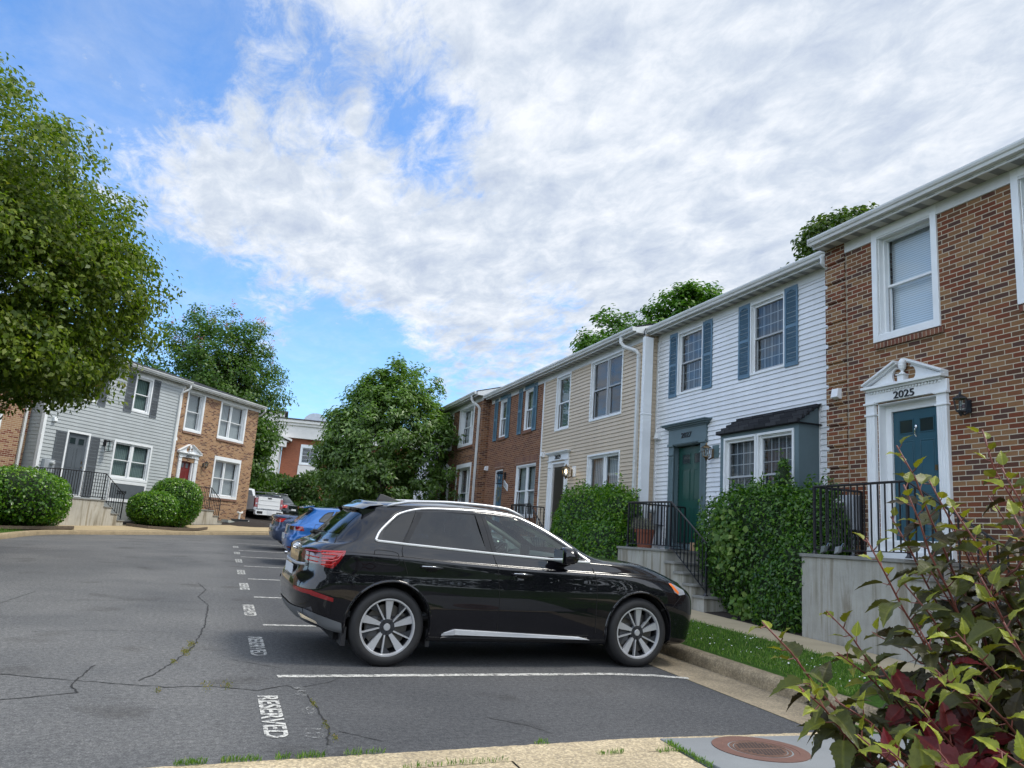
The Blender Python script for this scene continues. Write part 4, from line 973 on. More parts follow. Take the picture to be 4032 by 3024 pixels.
# 2035 : white siding with black trim
F35 = RFR(9.35)
h = house('row_house', 'white clapboard house with black trim half hidden behind the kerbside tree', 9.35, 37)
H35 = [(34.9, 36.1, 5.3, 6.7), (37.5, 38.6, 5.3, 6.7), (34.3, 36.3, 2.4, 3.9)]
wall(h, F35, 33.77, 39.9, .6, 6.76, S27, H35, siding=True, reveal=.06)
for q_ in H35: window(h, F35, q_[0]-.05, q_[1]+.05, q_[2]-.05, q_[3]+.05, trim=.05, units=2 if q_[1]-q_[0] > 1.5 else 1, back=DARKIN)
box_part(h, F35, 'black_trim', BLACKT, *[(q_[0]-.32, q_[0]-.06, -.04, -.0, q_[2]-.3, q_[3]+.12) for q_ in H35], *[(q_[1]+.06, q_[1]+.32, -.04, 0, q_[2]-.3, q_[3]+.12) for q_ in H35], *[(q_[0]-.05, q_[1]+.05, -.04, 0, q_[2]-.35, q_[2]-.06) for q_ in H35], (34.05, 36.6, -.35, 0, 4.1, 4.2), (33.85, 34.0, -.04, 0, .6, 6.5))
roof(h, F35, 33.77, 39.9, zs=6.74, rake=.1); gutter(h, F35, 33.80, 39.9, zs=6.74, m=BLACKT, soff=BLACKT)

# ---- stoops and railings of the right row -------------------------
zr = lambda u: zg(8, u)+.165
F80 = RFR(8.03)
o = stoop(F80, 'grey rendered stoop with streaky stains in front of the blue door of 2025', 7.55, 9.38, 0, .96, 1.59, [(7.19, 1.39), (6.83, 1.19), (6.47, .99), (6.11, .79), (5.75, .59), (5.39, .39)], zr, STOOP, (8.03, 8.4, zr(8.4)))
railing(F80, 'black iron railing around the landing of 2025 behind the red-leaved shrub', [((9.18, .06, 1.59, 2.55), (7.53, .06, 1.60, 2.56)), ((9.18, .06, 1.59, 2.55), (9.18, .93, 1.59, 2.55)), ((7.53, .06, 1.60, 2.56), (5.62, .06, .42, 1.40))], (8.09, 8.4, 1.59))
o = stoop(F80, 'grey rendered stoop of five steps in front of the dark green door of 2027', 13.12, 15.0, 0, 1.46, 1.515, [(12.79, 1.30), (12.48, 1.13), (12.15, .94), (11.82, .76)], zr, STOOP, (8.03, 13.8, zr(13.8)))
railing(F80, 'black iron railing stepping down beside the green door of 2027', [((14.68, .05, 1.515, 2.43), (13.03, .05, 1.515, 2.41)), ((14.68, .05, 1.515, 2.43), (14.68, 1.42, 1.515, 2.43)), ((13.03, .05, 1.515, 2.41), (11.84, .05, .765, 1.66))], (8.08, 13.6, 1.5))
o = stoop(F80, 'grey stoop below the door of 2029 mostly hidden by the black car and shrub', 20.2, 22.0, 0, 1.1, 1.60, [(19.87, 1.40), (19.54, 1.20), (19.21, 1.0)], zr, STOOP, (8.03, 21, zr(21)))
railing(F80, 'black iron railing on the stoop of 2029 just left of the shrub', [((21.8, .05, 1.6, 2.50), (20.3, .05, 1.6, 2.50)), ((21.8, .05, 1.6, 2.50), (21.8, 1.1, 1.6, 2.50)), ((20.3, .05, 1.6, 2.50), (19.2, .05, .9, 1.80))], (8.08, 21, 1.6))
o = stoop(F80, 'grey stoop below the wreathed door of 2031 behind the black car', 25.3, 27.2, 0, 1.1, 1.70, [(24.97, 1.50), (24.64, 1.30), (24.31, 1.1)], zr, STOOP, (8.03, 26, zr(26)))
railing(F80, 'black iron railing on the stoop of 2031 above the black car roof', [((27.0, .05, 1.7, 2.62), (25.1, .05, 1.7, 2.62)), ((25.1, .05, 1.7, 2.62), (23.6, .05, .9, 1.75))], (8.08, 26, 1.7))

# ---- left row -----------------------------------------------------
def lhouse(name, label, u): p = LFR(u, 0, zl(*LFR(u, 0, 0).xy)); return empty(name, p, label, 'house', GRP)
def shf(d): return Frame((LFR(0, d, 0).x, LFR(0, d, 0).y), (sin(LB), cos(LB)), (-cos(LB), sin(LB)))
L37 = shf(0.0); ZS = 7.27
h = lhouse('row_house', 'tan and brown brick end house numbered 2037 with dark red door', -3)
H37 = [(-5.50, -4.42, 5.38, 7.15), (-3.08, -1.10, 5.38, 7.15), (-3.0, -1.05, 2.6, 4.3), (-5.42, -4.50, 1.9, 3.95)]
wall(h, L37, -6.2, 0, 1.0, ZS, B37, H37, reveal=.16)
window(h, L37, -5.6, -4.34, 5.31, 7.26, trim=.10, rec=.16, back=BLINDG, tt=.16); window(h, L37, -3.16, -1.02, 5.30, 7.24, trim=.10, rec=.16, units=2, back=CURTW, tt=.16)
window(h, L37, -3.08, -.96, 2.49, 4.47, trim=.10, rec=.16, units=2, back=BLINDG, tt=.18)
sill_row(h, L37, -5.6, -4.3, 5.31); sill_row(h, L37, -3.16, -1.0, 5.30); sill_row(h, L37, -3.08, -.95, 2.49)
pediment(h, L37, -5.75, -4.15, 4.14, 4.28, 4.80, None, zb=1.86, px=(-5.62, -5.40, -4.52, -4.28), s=1.0)
mb = MB(L37); ring(mb, -5.42, -4.50, 1.88, 4.14, .09, .02, .12); mb.build('door_frame', TRIM, h)
panel_door(h, L37, -5.33, -4.59, 1.95, 4.05, .13, DRED, knob=-4.66)
number(h, L37, '2037', -4.96, 4.21, .42, .10, -.055, right=1); lantern(h, L37, -3.86, 3.95, 1.2); alarm(h, L37, -6.05, 4.85)
roof(h, L37, -6.2, 0, zs=ZS, rake=.12); gutter(h, L37, -6.2, .10, zs=ZS)
mb = MB(L37); mb.tube([(.04, -.33, ZS+.05), (.04, -.33, ZS-.1), (.08, -.1, ZS-.3), (.08, .1, ZS-.36)], .045, 8); mb.build('downspout', GUT, h, smooth=True)
L39 = shf(-.25)
h = lhouse('row_house', 'grey clapboard house numbered 2039 with dark grey shutters and white windows', -9)
H39 = [(-9.08, -8.17, 5.62, 7.05), (-11.9, -11.0, 5.62, 7.05), (-12.0, -11.0, 1.95, 4.30), (-9.65, -7.70, 2.85, 4.25)]
wall(h, L39, -13.15, -6.25, 1.9, ZS, S39, H39, siding=True, reveal=.06, pitch=.132)
box_part(h, L39, 'base_wall', simple('base_grey_block', (.26, .28, .28), .8, var=.1), (-13.15, -6.25, .0, .4, .4, 1.9))
box_part(h, L39, 'corner_board', TRIM, (-13.18, -13.06, -.03, .10, .8, 7.1), (-6.32, -6.24, -.03, .02, 1.0, 7.1))
for (a, b2) in ((-9.13, -8.12), (-11.95, -10.95)):
    window(h, L39, a, b2, 5.57, 7.10, trim=.075, rec=.05, proud=.03, back=CURTG)
    shutter(h, L39, a-.45, a-.02, 5.50, 7.12, SHG); shutter(h, L39, b2+.02, b2+.42, 5.50, 7.12, SHG)
window(h, L39, -9.74, -7.60, 2.76, 4.33, trim=.09, rec=.05, proud=.03, units=2, back=CURTG, mullion=.12)
box_part(h, L39, 'panel_trim', TRIM, (-9.70, -7.62, -.035, -.01, 2.62, 2.74), (-9.70, -9.60, -.035, -.01, 1.98, 2.62), (-7.72, -7.62, -.035, -.01, 1.98, 2.62), (-9.70, -7.62, -.035, -.01, 1.90, 2.02))
box_part(h, L39, 'number_panel', SHG, (-9.60, -7.72, -.028, -.01, 2.02, 2.62))
number(h, L39, '2039', -8.95, 2.28, .52, .14, -.030, right=1)
mb = MB(L39); ring(mb, -12.06, -10.96, 1.95, 4.36, .075, -.03, .05); mb.build('door_frame', TRIM, h)
panel_door(h, L39, -11.98, -11.04, 2.0, 4.28, .04, DGREY, knob=-11.13)
shutter(h, L39, -12.55, -12.08, 1.98, 4.28, SHG); shutter(h, L39, -10.94, -10.48, 1.98, 4.28, SHG)
lantern(h, L39, -10.22, 4.0, 1.5, style='box'); alarm(h, L39, -12.75, 4.62)
meter(h, L39, -12.95, -12.50, 2.72, 3.18, -12.66, 3.06)
roof(h, L39, -13.15, -6.22, zs=ZS, rake=.10); gutter(h, L39, -13.15, -6.1, zs=ZS)
downspout(h, L39, -6.42, ZS-.05, 1.2, du=.22)
L41 = shf(.35)
h = lhouse('row_house', 'tan and red brick house at far left half hidden by the big tree', -16)
H41 = [(-16.4, -14.4, 2.9, 4.55), (-15.4, -14.5, 5.5, 7.1), (-18.4, -17.4, 5.5, 7.1)]
wall(h, L41, -19.5, -13.2, .3, ZS, B41, H41, reveal=.12)
window(h, L41, -16.5, -14.3, 2.8, 4.60, trim=.09, rec=.10, units=2, back=CURTD); window(h, L41, -15.5, -14.4, 5.45, 7.1, trim=.09, rec=.10, back=CURTD); window(h, L41, -18.5, -17.3, 5.45, 7.1, trim=.09, rec=.10, back=CURTD)
mb = MB(L41); mb.box(-16.5, -14.3, -.012, .01, 4.61, 4.84); mb.build('brick_lintel', BROW, h)
roof(h, L41, -19.5, -13.2, zs=ZS, rake=0); gutter(h, L41, -19.5, -13.2, zs=ZS); downspout(h, L41, -13.42, ZS-.05, .9, du=-.2)
zq = lambda u: zl(*LFR(u, -1.4, 0).xy)
L15 = shf(-1.5)
stoop(L15, 'tan stained stoop in front of the dark grey door of 2039', -11.05, -13.3, 0, 1.25, 1.90, [(-10.65, 1.67), (-10.30, 1.44), (-9.95, 1.20)], zq, STOOPL, LFR(-12, -1.5, 1.0))
railing(L15, 'black iron railing on the tan stoop of the grey house 2039', [((-13.2, .06, 1.9, 2.84), (-11.12, .06, 1.9, 2.87)), ((-11.12, .06, 1.9, 2.87), (-10.06, .06, 1.22, 2.17)), ((-13.2, .06, 1.9, 2.84), (-13.2, 1.2, 1.9, 2.84))], LFR(-12, -1.44, 1.9))
L11 = shf(-1.1)
stoop(L11, 'tan stained stoop in front of the dark red door of brick house 2037', -4.08, -5.9, 0, 1.1, 1.87, [(-3.70, 1.64), (-3.36, 1.42)], zq, STOOPL, LFR(-5, -1.1, 1.1))
railing(L11, 'rust-brown iron railing on the stoop of the tan brick house 2037', [((-5.8, .06, 1.87, 2.84), (-4.35, .06, 1.87, 2.87)), ((-4.35, .06, 1.87, 2.87), (-3.6, .06, 1.44, 2.38))], LFR(-5, -1.04, 1.87))
# ------------------------------------------------------------------ vegetation
def leaf_mat(name, stops, trans=.35, rough=.45, spec=.35, tcol=None):
    m, n, b = newmat(name); setb(b, rough=rough, spec=spec)
    t = n.nodes.new('ShaderNodeUVMap'); s = n.nodes.new('ShaderNodeSeparateXYZ'); n.links.new(t.outputs[0], s.inputs[0])
    c = ramp_(n, s.outputs[0], stops); n.links.new(c, b.inputs['Base Color'])
    tr = n.nodes.new('ShaderNodeBsdfTranslucent'); n.links.new(mixc(n, 1.0, c, tcol or (1.6, 1.9, .7), 'MULTIPLY'), tr.inputs[0])
    mx_ = n.nodes.new('ShaderNodeMixShader'); mx_.inputs[0].default_value = trans
    n.links.new(b.outputs[0], mx_.inputs[1]); n.links.new(tr.outputs[0], mx_.inputs[2]); n.links.new(mx_.outputs[0], n.nodes['Material Output'].inputs[0]); return m
LTREE = leaf_mat('foliage_pear', [(0, (.038, .070, .009)), (.35, (.075, .120, .012)), (.7, (.13, .175, .018)), (.95, (.20, .235, .025)), (1, (.17, .11, .03))])
LMYR = leaf_mat('foliage_myrtle', [(0, (.025, .065, .010)), (.5, (.05, .11, .014)), (1, (.11, .18, .025))])
LMAG = leaf_mat('foliage_magnolia', [(0, (.045, .095, .020)), (.45, (.085, .155, .028)), (.8, (.14, .225, .05)), (1, (.30, .38, .22))], spec=.5, rough=.4)
LBACK = leaf_mat('foliage_maple', [(0, (.025, .075, .012)), (.5, (.055, .13, .015)), (1, (.12, .22, .025))])
LHEDGE = leaf_mat('foliage_hedge', [(0, (.018, .062, .008)), (.45, (.045, .125, .010)), (.8, (.095, .20, .016)), (1, (.17, .29, .035))], trans=.28, rough=.35, spec=.5)
LHEDG2 = leaf_mat('foliage_hedge_bright', [(0, (.022, .085, .004)), (.45, (.065, .17, .007)), (.8, (.14, .26, .014)), (1, (.23, .37, .03))], trans=.28, rough=.35, spec=.5)
LFAR = leaf_mat('foliage_far', [(0, (.02, .05, .012)), (.5, (.045, .09, .018)), (1, (.09, .14, .03))])
LIVY = leaf_mat('foliage_ivy', [(0, (.06, .13, .02)), (.6, (.11, .20, .035)), (1, (.2, .28, .07))])
BARK = simple('bark', (.035, .028, .022), .9, var=.3, vs=8, bmp=.6); BARKG = simple('bark_grey', (.10, .085, .07), .9, var=.3, vs=8, bmp=.5)
PINK = leaf_mat('blossom_pink', [(0, (.35, .10, .13)), (1, (.55, .22, .26))])
def leaves_np(rng, P, Nrm, size, aspect=.55, curl=.18, jit=.35):
    """one folded quad per point: returns verts (N,4,3)"""
    n = len(P)
    Nn = Nrm+rng.normal(0, jit, (n, 3)); Nn /= np.linalg.norm(Nn, axis=1)[:, None]+1e-9
    R = rng.normal(0, 1, (n, 3)); R[:, 2] -= .5; T = R-(R*Nn).sum(1)[:, None]*Nn; T /= np.linalg.norm(T, axis=1)[:, None]+1e-9
    B = np.cross(Nn, T); s = (size*rng.uniform(.65, 1.3, n))[:, None]
    base = P; tip = P+T*s-Nn*s*curl; l = P+T*s*.48+B*s*aspect*.5+Nn*s*.07; r = P+T*s*.48-B*s*aspect*.5+Nn*s*.07
    return np.stack([base, l, tip, r], 1)
def quads_obj(name, Q, m, parent=None, rnd_u=None, origin=None, label=None):
    n = len(Q); me = bpy.data.meshes.new(name)
    o0 = np.array(origin if origin is not None else (parent.location if parent is not None else (0, 0, 0)))
    me.vertices.add(n*4); me.vertices.foreach_set('co', (Q.reshape(-1, 3)-o0).astype(np.float32).ravel())
    me.loops.add(n*4); me.loops.foreach_set('vertex_index', np.arange(n*4, dtype=np.int32))
    me.polygons.add(n); me.polygons.foreach_set('loop_start', np.arange(0, n*4, 4, dtype=np.int32)); me.polygons.foreach_set('loop_total', np.full(n, 4, dtype=np.int32))
    me.update(calc_edges=True)
    uv = me.uv_layers.new(name='UVMap'); u = rnd_u if rnd_u is not None else np.random.RandomState(1).rand(n)
    D = np.zeros((n, 4, 2), dtype=np.float32); D[:, :, 0] = u[:, None]; D[:, 2, 1] = 1; D[:, (1, 3), 1] = .5; uv.data.foreach_set('uv', D.ravel())
    me.materials.append(m); o = bpy.data.objects.new(name, me); col.objects.link(o)
    if parent is not None: o.parent = parent
    elif origin is not None: o.location = origin
    if label: o['label'] = label
    return o
def dirs(rng, n, zmin=-1.0):
    v = rng.normal(0, 1, (n*3, 3)); v /= np.linalg.norm(v, axis=1)[:, None]; v = v[v[:, 2] > zmin][:n]; return v
def tree(name, label, base, cc, rad, nclump, per, crad, lsize, m, bark=None, tr=.16, seed=1, group=None, trunks=1, limbs=16, lump=.22, inner=.25, zmin=-.75, lean=0, cat='tree', shape=1.0, pink=0, drop=0, aspect=.6, lobes=()):
    rng = np.random.RandomState(seed); bark = bark or BARK; allL = [(cc, rad, 1.0)]+list(lobes)
    base = Vector(base); o = empty(name, base, label, cat, group)
    d = dirs(rng, nclump, zmin); K = dirs(rng, 14); A = rng.uniform(-1, 1, 14)
    lumpf = (np.maximum(0, d@K.T)**6*A).sum(1)*lump*1.6
    rr = (inner+(1-inner)*rng.rand(nclump)**.42)*(1+lumpf)
    C = np.array(cc)+d*rr[:, None]*np.array(rad)
    if shape != 1.0:        # taper towards the top
        hz = (C[:, 2]-(cc[2]-rad[2]))/(2*rad[2]); k = np.clip(1.25-shape*hz, .15, 1.3)[:, None]; C[:, :2] = np.array(cc[:2])+(C[:, :2]-np.array(cc[:2]))*k
    if lobes:
        wts = np.array([l[2] for l in allL]); li = rng.choice(len(allL), nclump, p=wts/wts.sum()); CC = np.array([l[0] for l in allL])[li]; RR = np.array([l[1] for l in allL])[li]; C = CC+d*rr[:, None]*RR
    n = nclump*per; ci = np.repeat(np.arange(nclump), per)
    off = rng.normal(0, 1, (n, 3)); off /= np.linalg.norm(off, axis=1)[:, None]; off *= (rng.rand(n)**.5)[:, None]*crad*rng.uniform(.6, 1.35, nclump)[ci][:, None]; off[:, 2] *= .75
    P = C[ci]+off
    if drop: P[:, 2] -= drop*rng.rand(n)**2
    out_ = P-np.array(cc); out_ /= np.linalg.norm(out_, axis=1)[:, None]; N_ = out_*.5+off/crad*.35+np.array([0, 0, .55])
    u = np.clip(rng.rand(n)*.75+.25*rng.rand(nclump)[ci], 0, 1)
    quads_obj('crown', leaves_np(rng, P, N_, lsize, aspect), m, o, u)
    if pink:
        top = C[C[:, 2] > cc[2]+rad[2]*.35]; top = top[rng.permutation(len(top))[:pink]]
        pp = np.repeat(top, 26, 0)+rng.normal(0, 1, (len(top)*26, 3))*np.array([.10, .10, .2])+np.array([0, 0, crad*.9])
        quads_obj('blossom', leaves_np(rng, pp, rng.normal(0, 1, pp.shape), .09, .8), PINK, o)
    mb = MB(); H = cc[2]-rad[2]*.55
    order = rng.permutation(nclump)[:limbs*5]
    for t in range(trunks):
        bx = base+Vector((rng.uniform(-.25, .25)*(trunks > 1), rng.uniform(-.25, .25)*(trunks > 1), -.1))
        top = Vector((cc[0]+rng.uniform(-.3, .3)*rad[0]*(trunks > 1), cc[1]+rng.uniform(-.3, .3)*rad[1]*(trunks > 1), cc[2]+rad[2]*.35))
        mid = bx.lerp(top, .4)+Vector((rng.uniform(-.1, .1), rng.uniform(-.1, .1), 0))
        axis = [bx, bx.lerp(mid, .5), mid, mid.lerp(top, .5), top]
        mb.tube(axis, [tr*1.25, tr, tr*.8, tr*.45, tr*.12], 9)
        for i in range(limbs//trunks):
            c = Vector(C[order[(t*limbs+i) % len(order)]]); f = rng.uniform(.25, .8); k = f*4; a = axis[min(3, int(k))].lerp(axis[min(4, int(k)+1)], k-int(k))
            md = a.lerp(c, .5)+Vector((0, 0, (c-a).length*.10)); r0 = tr*(1-f*.75)*.55
            mb.tube([a, a.lerp(md, .5), md, md.lerp(c, .5)+Vector((0, 0, .05)), c], [r0, r0*.8, r0*.55, r0*.3, r0*.1], 6)
            for j in range(3):
                c2 = Vector(C[order[(t*limbs+i*3+j+7) % len(order)]])
                if (c2-md).length < max(rad)*.9: mb.tube([md, md.lerp(c2, .5)+Vector((0, 0, .08)), c2], [r0*.35, r0*.2, r0*.06], 5)
    mb.build('trunk', bark, o, smooth='full'); return o
def bush(label, cc, rad, nleaf, lsize, m, seed=1, group=None, power=2.6, z0=None, name='shrub', lobes=(), jag=.10, tufts=0, aspect=.5, cat='shrub'):
    """clipped or loose evergreen shrub: leafy shell over a twiggy core"""
    rng = np.random.RandomState(seed); z0 = cc[2]-rad[2] if z0 is None else z0
    o = empty(name, (cc[0], cc[1], z0), label, cat, group)
    Ls = [(cc, rad)]+list(lobes); tot = sum(r[0]*r[1]+r[0]*r[2]+r[1]*r[2] for _, r in Ls)
    Ps = []; Ns = []
    core = MB()
    for (c, r) in Ls:
        n = int(nleaf*(r[0]*r[1]+r[0]*r[2]+r[1]*r[2])/tot)
        d = dirs(rng, n); a = np.abs(d)**power; s = (a.sum(1))**(-1/power); K = dirs(rng, 24); A = rng.uniform(-1, 1, 24)
        lf = (np.maximum(0, d@K.T)**10*A).sum(1)*jag*1.3
        depth = 1-.16*rng.rand(n)**1.5+lf+rng.normal(0, .02, n)
        P = np.array(c)+d*(s*depth)[:, None]*np.array(r)
        Nn = d/np.array(r)*min(r); Ps.append(P); Ns.append(Nn+np.array([0, 0, .35]))
        k = dirs(rng, 500); 
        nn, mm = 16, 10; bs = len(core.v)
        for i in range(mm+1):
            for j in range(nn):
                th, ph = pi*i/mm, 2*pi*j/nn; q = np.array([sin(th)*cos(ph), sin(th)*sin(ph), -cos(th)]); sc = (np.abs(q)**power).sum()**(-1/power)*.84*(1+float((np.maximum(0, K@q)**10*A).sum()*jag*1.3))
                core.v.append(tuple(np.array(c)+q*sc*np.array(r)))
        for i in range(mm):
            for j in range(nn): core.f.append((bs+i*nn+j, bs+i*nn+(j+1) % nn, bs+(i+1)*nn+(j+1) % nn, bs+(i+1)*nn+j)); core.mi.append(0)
    P = np.concatenate(Ps); Nn = np.concatenate(Ns)
    if tufts:
        ti = rng.permutation(np.where(P[:, 2] > cc[2])[0])[:tufts]; k = 18
        T = np.repeat(P[ti], k, 0); hgt = np.tile(np.linspace(0, 1, k), len(ti))*np.repeat(rng.uniform(.12, .32, len(ti)), k)
        T[:, 2] += hgt; T[:, :2] += rng.normal(0, .02, (len(T), 2)); P = np.concatenate([P, T]); Nn = np.concatenate([Nn, rng.normal(0, 1, T.shape)])
    keep = P[:, 2] > z0; P = P[keep]; Nn = Nn[keep]
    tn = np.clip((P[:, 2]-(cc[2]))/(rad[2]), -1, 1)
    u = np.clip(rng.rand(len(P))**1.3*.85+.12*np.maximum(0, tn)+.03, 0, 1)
    quads_obj('foliage', leaves_np(rng, P, Nn, lsize, aspect, jit=.55), m, o, u)
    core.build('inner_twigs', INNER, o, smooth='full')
    st = MB()
    for i in range(7):
        a = 2*pi*i/7; st.tube([(cc[0]+.1*cos(a), cc[1]+.1*sin(a), z0-.05), (cc[0]+rad[0]*.5*cos(a), cc[1]+rad[1]*.5*sin(a), cc[2])], [.03, .012], 6)
    st.build('stems', BARK, o); return o
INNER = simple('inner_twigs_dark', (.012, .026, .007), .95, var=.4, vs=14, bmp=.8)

# big pear tree at the left
tree('broadleaf_tree', 'big spreading green tree at the left edge with branches over the grey house', (-8.9, 16.6, zg(-8, 17)+.1), (-9.1, 17.4, 7.1), (6.0, 5.4, 4.4), 3600, 80, .43, .112, LTREE, tr=.30, seed=11, limbs=56, lump=.20, inner=.34, zmin=-.85, drop=.22, lobes=[((-4.9, 17.8, 5.9), (2.95, 3.2, 2.5), .36), ((-6.6, 17.2, 4.35), (3.9, 3.4, 1.15), .24)])
tree('crape_myrtle', 'tall many-stemmed tree with pink blossoms rising behind the tan brick end house', (-.6, 53.5, 1.2), (-1.3, 54, 9.6), (5.0, 4.2, 5.4), 620, 90, .74, .20, LMYR, bark=BARKG, tr=.17, seed=5, trunks=5, limbs=40, lump=.22, inner=.15, zmin=-.95, pink=40)
tree('broadleaf_tree', 'lower ivy-clad tree beside the far corner of the tan brick house', (.9, 51, 1.3), (.8, 51, 5.4), (2.0, 2.0, 4.0), 160, 60, .75, .24, LMYR, tr=.15, seed=6, limbs=10, lump=.2, inner=.2, zmin=-.95)
tree('magnolia_tree', 'pale green leafy tree on the verge between the parked cars and the row houses', (5.95, 32.5, zg(6, 32)+.15), (5.95, 32.6, 5.0), (2.65, 2.6, 3.7), 620, 84, .44, .185, LMAG, bark=BARKG, tr=.09, seed=9, trunks=4, limbs=30, lump=.20, inner=.2, zmin=-.98, shape=.40, aspect=.42)
tree('broadleaf_tree', 'bright green tree rising behind the roofs of 2027 and 2029, left one of two crowns', (20.0, 41.5, 1), (21.2, 39.0, 10.9), (3.0, 3.0, 3.5), 420, 70, .62, .25, LBACK, tr=.25, seed=21, limbs=22, lump=.26, group=None)
tree('broadleaf_tree', 'bright green tree rising behind the roof of the white house 2027, right of two crowns', (22.5, 36.5, 1), (22.6, 34.6, 11.7), (3.2, 3.3, 4.0), 420, 70, .62, .25, LBACK, tr=.25, seed=22, limbs=22, lump=.26)
tree('broadleaf_tree', 'small dark leafy tree top showing above the roof between 2025 and 2027', (17.6, 18.8, .5), (18.2, 18.9, 9.9), (2.0, 2.3, 3.0), 300, 60, .45, .19, leaf_mat('foliage_dark', [(0, (.02, .045, .010)), (.5, (.05, .085, .018)), (1, (.12, .15, .05))]), tr=.2, seed=23, limbs=18, lump=.30, inner=.15)
# far greenery beyond the vehicles, one mass
def green_bank(name, label, pts, hw, nl, ls, m, seed, zb=1.0):
    rng = np.random.RandomState(seed); P = []; 
    for (x, y, z, rx, ry, rz) in pts:
        n = int(nl*rx*rz); d = dirs(rng, n, -.4); K = dirs(rng, 20); A = rng.uniform(-1, 1, 20)
        s = 1+(np.maximum(0, d@K.T)**8*A).sum(1)*.22-.2*rng.rand(n)**2
        P.append(np.array((x, y, z))+d*s[:, None]*np.array((rx, ry, rz)))
    P = np.concatenate(P); c = np.array(pts)[:, :3].mean(0)
    Nn = rng.normal(0, .5, P.shape)+np.array([0, -.3, .7])
    o = quads_obj(name, leaves_np(rng, P, Nn, ls, .6), m, None, np.clip(rng.rand(len(P))*.8+.2*(P[:, 2]-zb)/5, 0, 1), origin=tuple(pts[0][:3]))
    return tag(o, label, 'hedge', kind='stuff')
green_bank('far_thicket', 'overgrown green thicket behind the white pickup and the black suv', [(-.5, 57, 2.2, 4, 2.5, 2.6), (3.4, 55, 2.3, 3.2, 2.2, 2.5), (6.6, 54, 2.4, 3.2, 2.2, 2.9), (10.2, 53, 2.6, 3.4, 2.2, 3.2), (14, 51, 2.6, 3.6, 2.4, 3.6), (5.5, 51.5, 1.6, 2.6, 1.2, 1.4), (9, 50.5, 1.7, 3, 1.2, 1.8)], 0, 900, .24, LFAR, 31)
green_bank('far_thicket', 'dark wood closing the view far beyond the houses', [(x, 95+8*sin(x*.1), 5, 12, 5, 6.5+2*sin(x*.37)) for x in (-60, -42, -25, 30, 46, 64, 82)]+[(x, -32, 4, 11, 4, 7+1.5*sin(x*.3)) for x in range(-44, 60, 15)], 0, 45, .9, LFAR, 32)

# clipped shrubs
gS = 'evergreen shrubs along the house fronts'
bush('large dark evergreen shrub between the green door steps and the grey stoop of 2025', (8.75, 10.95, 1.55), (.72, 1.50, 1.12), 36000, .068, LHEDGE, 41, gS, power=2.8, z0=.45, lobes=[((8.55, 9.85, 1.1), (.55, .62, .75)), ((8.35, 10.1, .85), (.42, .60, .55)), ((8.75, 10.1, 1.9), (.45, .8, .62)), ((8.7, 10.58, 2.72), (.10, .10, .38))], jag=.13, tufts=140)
rng = np.random.RandomState(77)                              # ivy trailing over its face
P = np.stack([rng.rand(420)*.08, np.clip(rng.normal(11.45, .30, 420), 10.6, 12.1), rng.normal(1.72, .25, 420)], 1); P[:, 0] += 8.04+.30*np.clip((P[:, 1]-11.3)/.8, 0, 1)**2; P2 = np.stack([8.05+rng.rand(90)*.08, rng.normal(10.9, .12, 90), rng.normal(.65, .1, 90)], 1)
P = np.concatenate([P, P2]); tag(quads_obj('ivy', leaves_np(rng, P, np.tile([-1., -.4, .3], (len(P), 1)), .10, .85, jit=.5), LIVY, None, origin=(8.1, 11.7, 1.7)), 'pale ivy leaves trailing over the large dark shrub', 'ivy')
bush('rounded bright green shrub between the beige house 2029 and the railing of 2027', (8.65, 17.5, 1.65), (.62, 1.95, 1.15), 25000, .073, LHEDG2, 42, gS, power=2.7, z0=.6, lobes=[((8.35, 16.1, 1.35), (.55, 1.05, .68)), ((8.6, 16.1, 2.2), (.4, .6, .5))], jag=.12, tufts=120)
bush('low dark shrub beside the meter of 2025 behind the railing', (8.85, 9.75, 2.0), (.30, .45, .60), 3000, .06, LHEDGE, 43, gS, z0=1.2, jag=.15, tufts=20)
lp = lambda u, d, z: tuple(LFR(u, d, z))
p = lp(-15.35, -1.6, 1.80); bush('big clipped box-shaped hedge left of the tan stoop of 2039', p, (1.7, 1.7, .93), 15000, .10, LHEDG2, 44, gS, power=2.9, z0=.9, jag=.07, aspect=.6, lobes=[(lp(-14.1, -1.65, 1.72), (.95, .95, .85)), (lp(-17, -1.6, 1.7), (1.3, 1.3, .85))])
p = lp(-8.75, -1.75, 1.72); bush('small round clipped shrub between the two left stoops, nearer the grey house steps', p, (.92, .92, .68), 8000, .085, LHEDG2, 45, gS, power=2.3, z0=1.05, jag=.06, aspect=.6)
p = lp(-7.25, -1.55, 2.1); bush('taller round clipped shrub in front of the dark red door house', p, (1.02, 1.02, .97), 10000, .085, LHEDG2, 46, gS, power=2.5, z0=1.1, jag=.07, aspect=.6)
# grass blades
def blades(name, label, P, h, wd, m, seed, cat='grass'):
    rng = np.random.RandomState(seed); n = len(P); a = rng.rand(n)*2*pi; ln = rng.normal(0, .35, (n, 2))*h; H = h*rng.uniform(.5, 1.4, n)
    b = np.stack([np.cos(a), np.sin(a), np.zeros(n)], 1)*(wd*rng.uniform(.6, 1.4, n))[:, None]; tp = P+np.stack([ln[:, 0], ln[:, 1], H], 1); md = P+np.stack([ln[:, 0]*.35, ln[:, 1]*.35, H*.6], 1)
    Q = np.stack([P-b, md-b*.7, tp, md+b*.7], 1); o = quads_obj(name, Q, m, None, rng.rand(n), origin=tuple(P.mean(0))); return tag(o, label, cat, kind='stuff')
LGRASS = leaf_mat('grass_blade', [(0, (.05, .11, .015)), (.5, (.10, .20, .025)), (.85, (.17, .28, .05)), (1, (.30, .30, .13))], trans=.4)
rng = np.random.RandomState(3); n_ = 52000
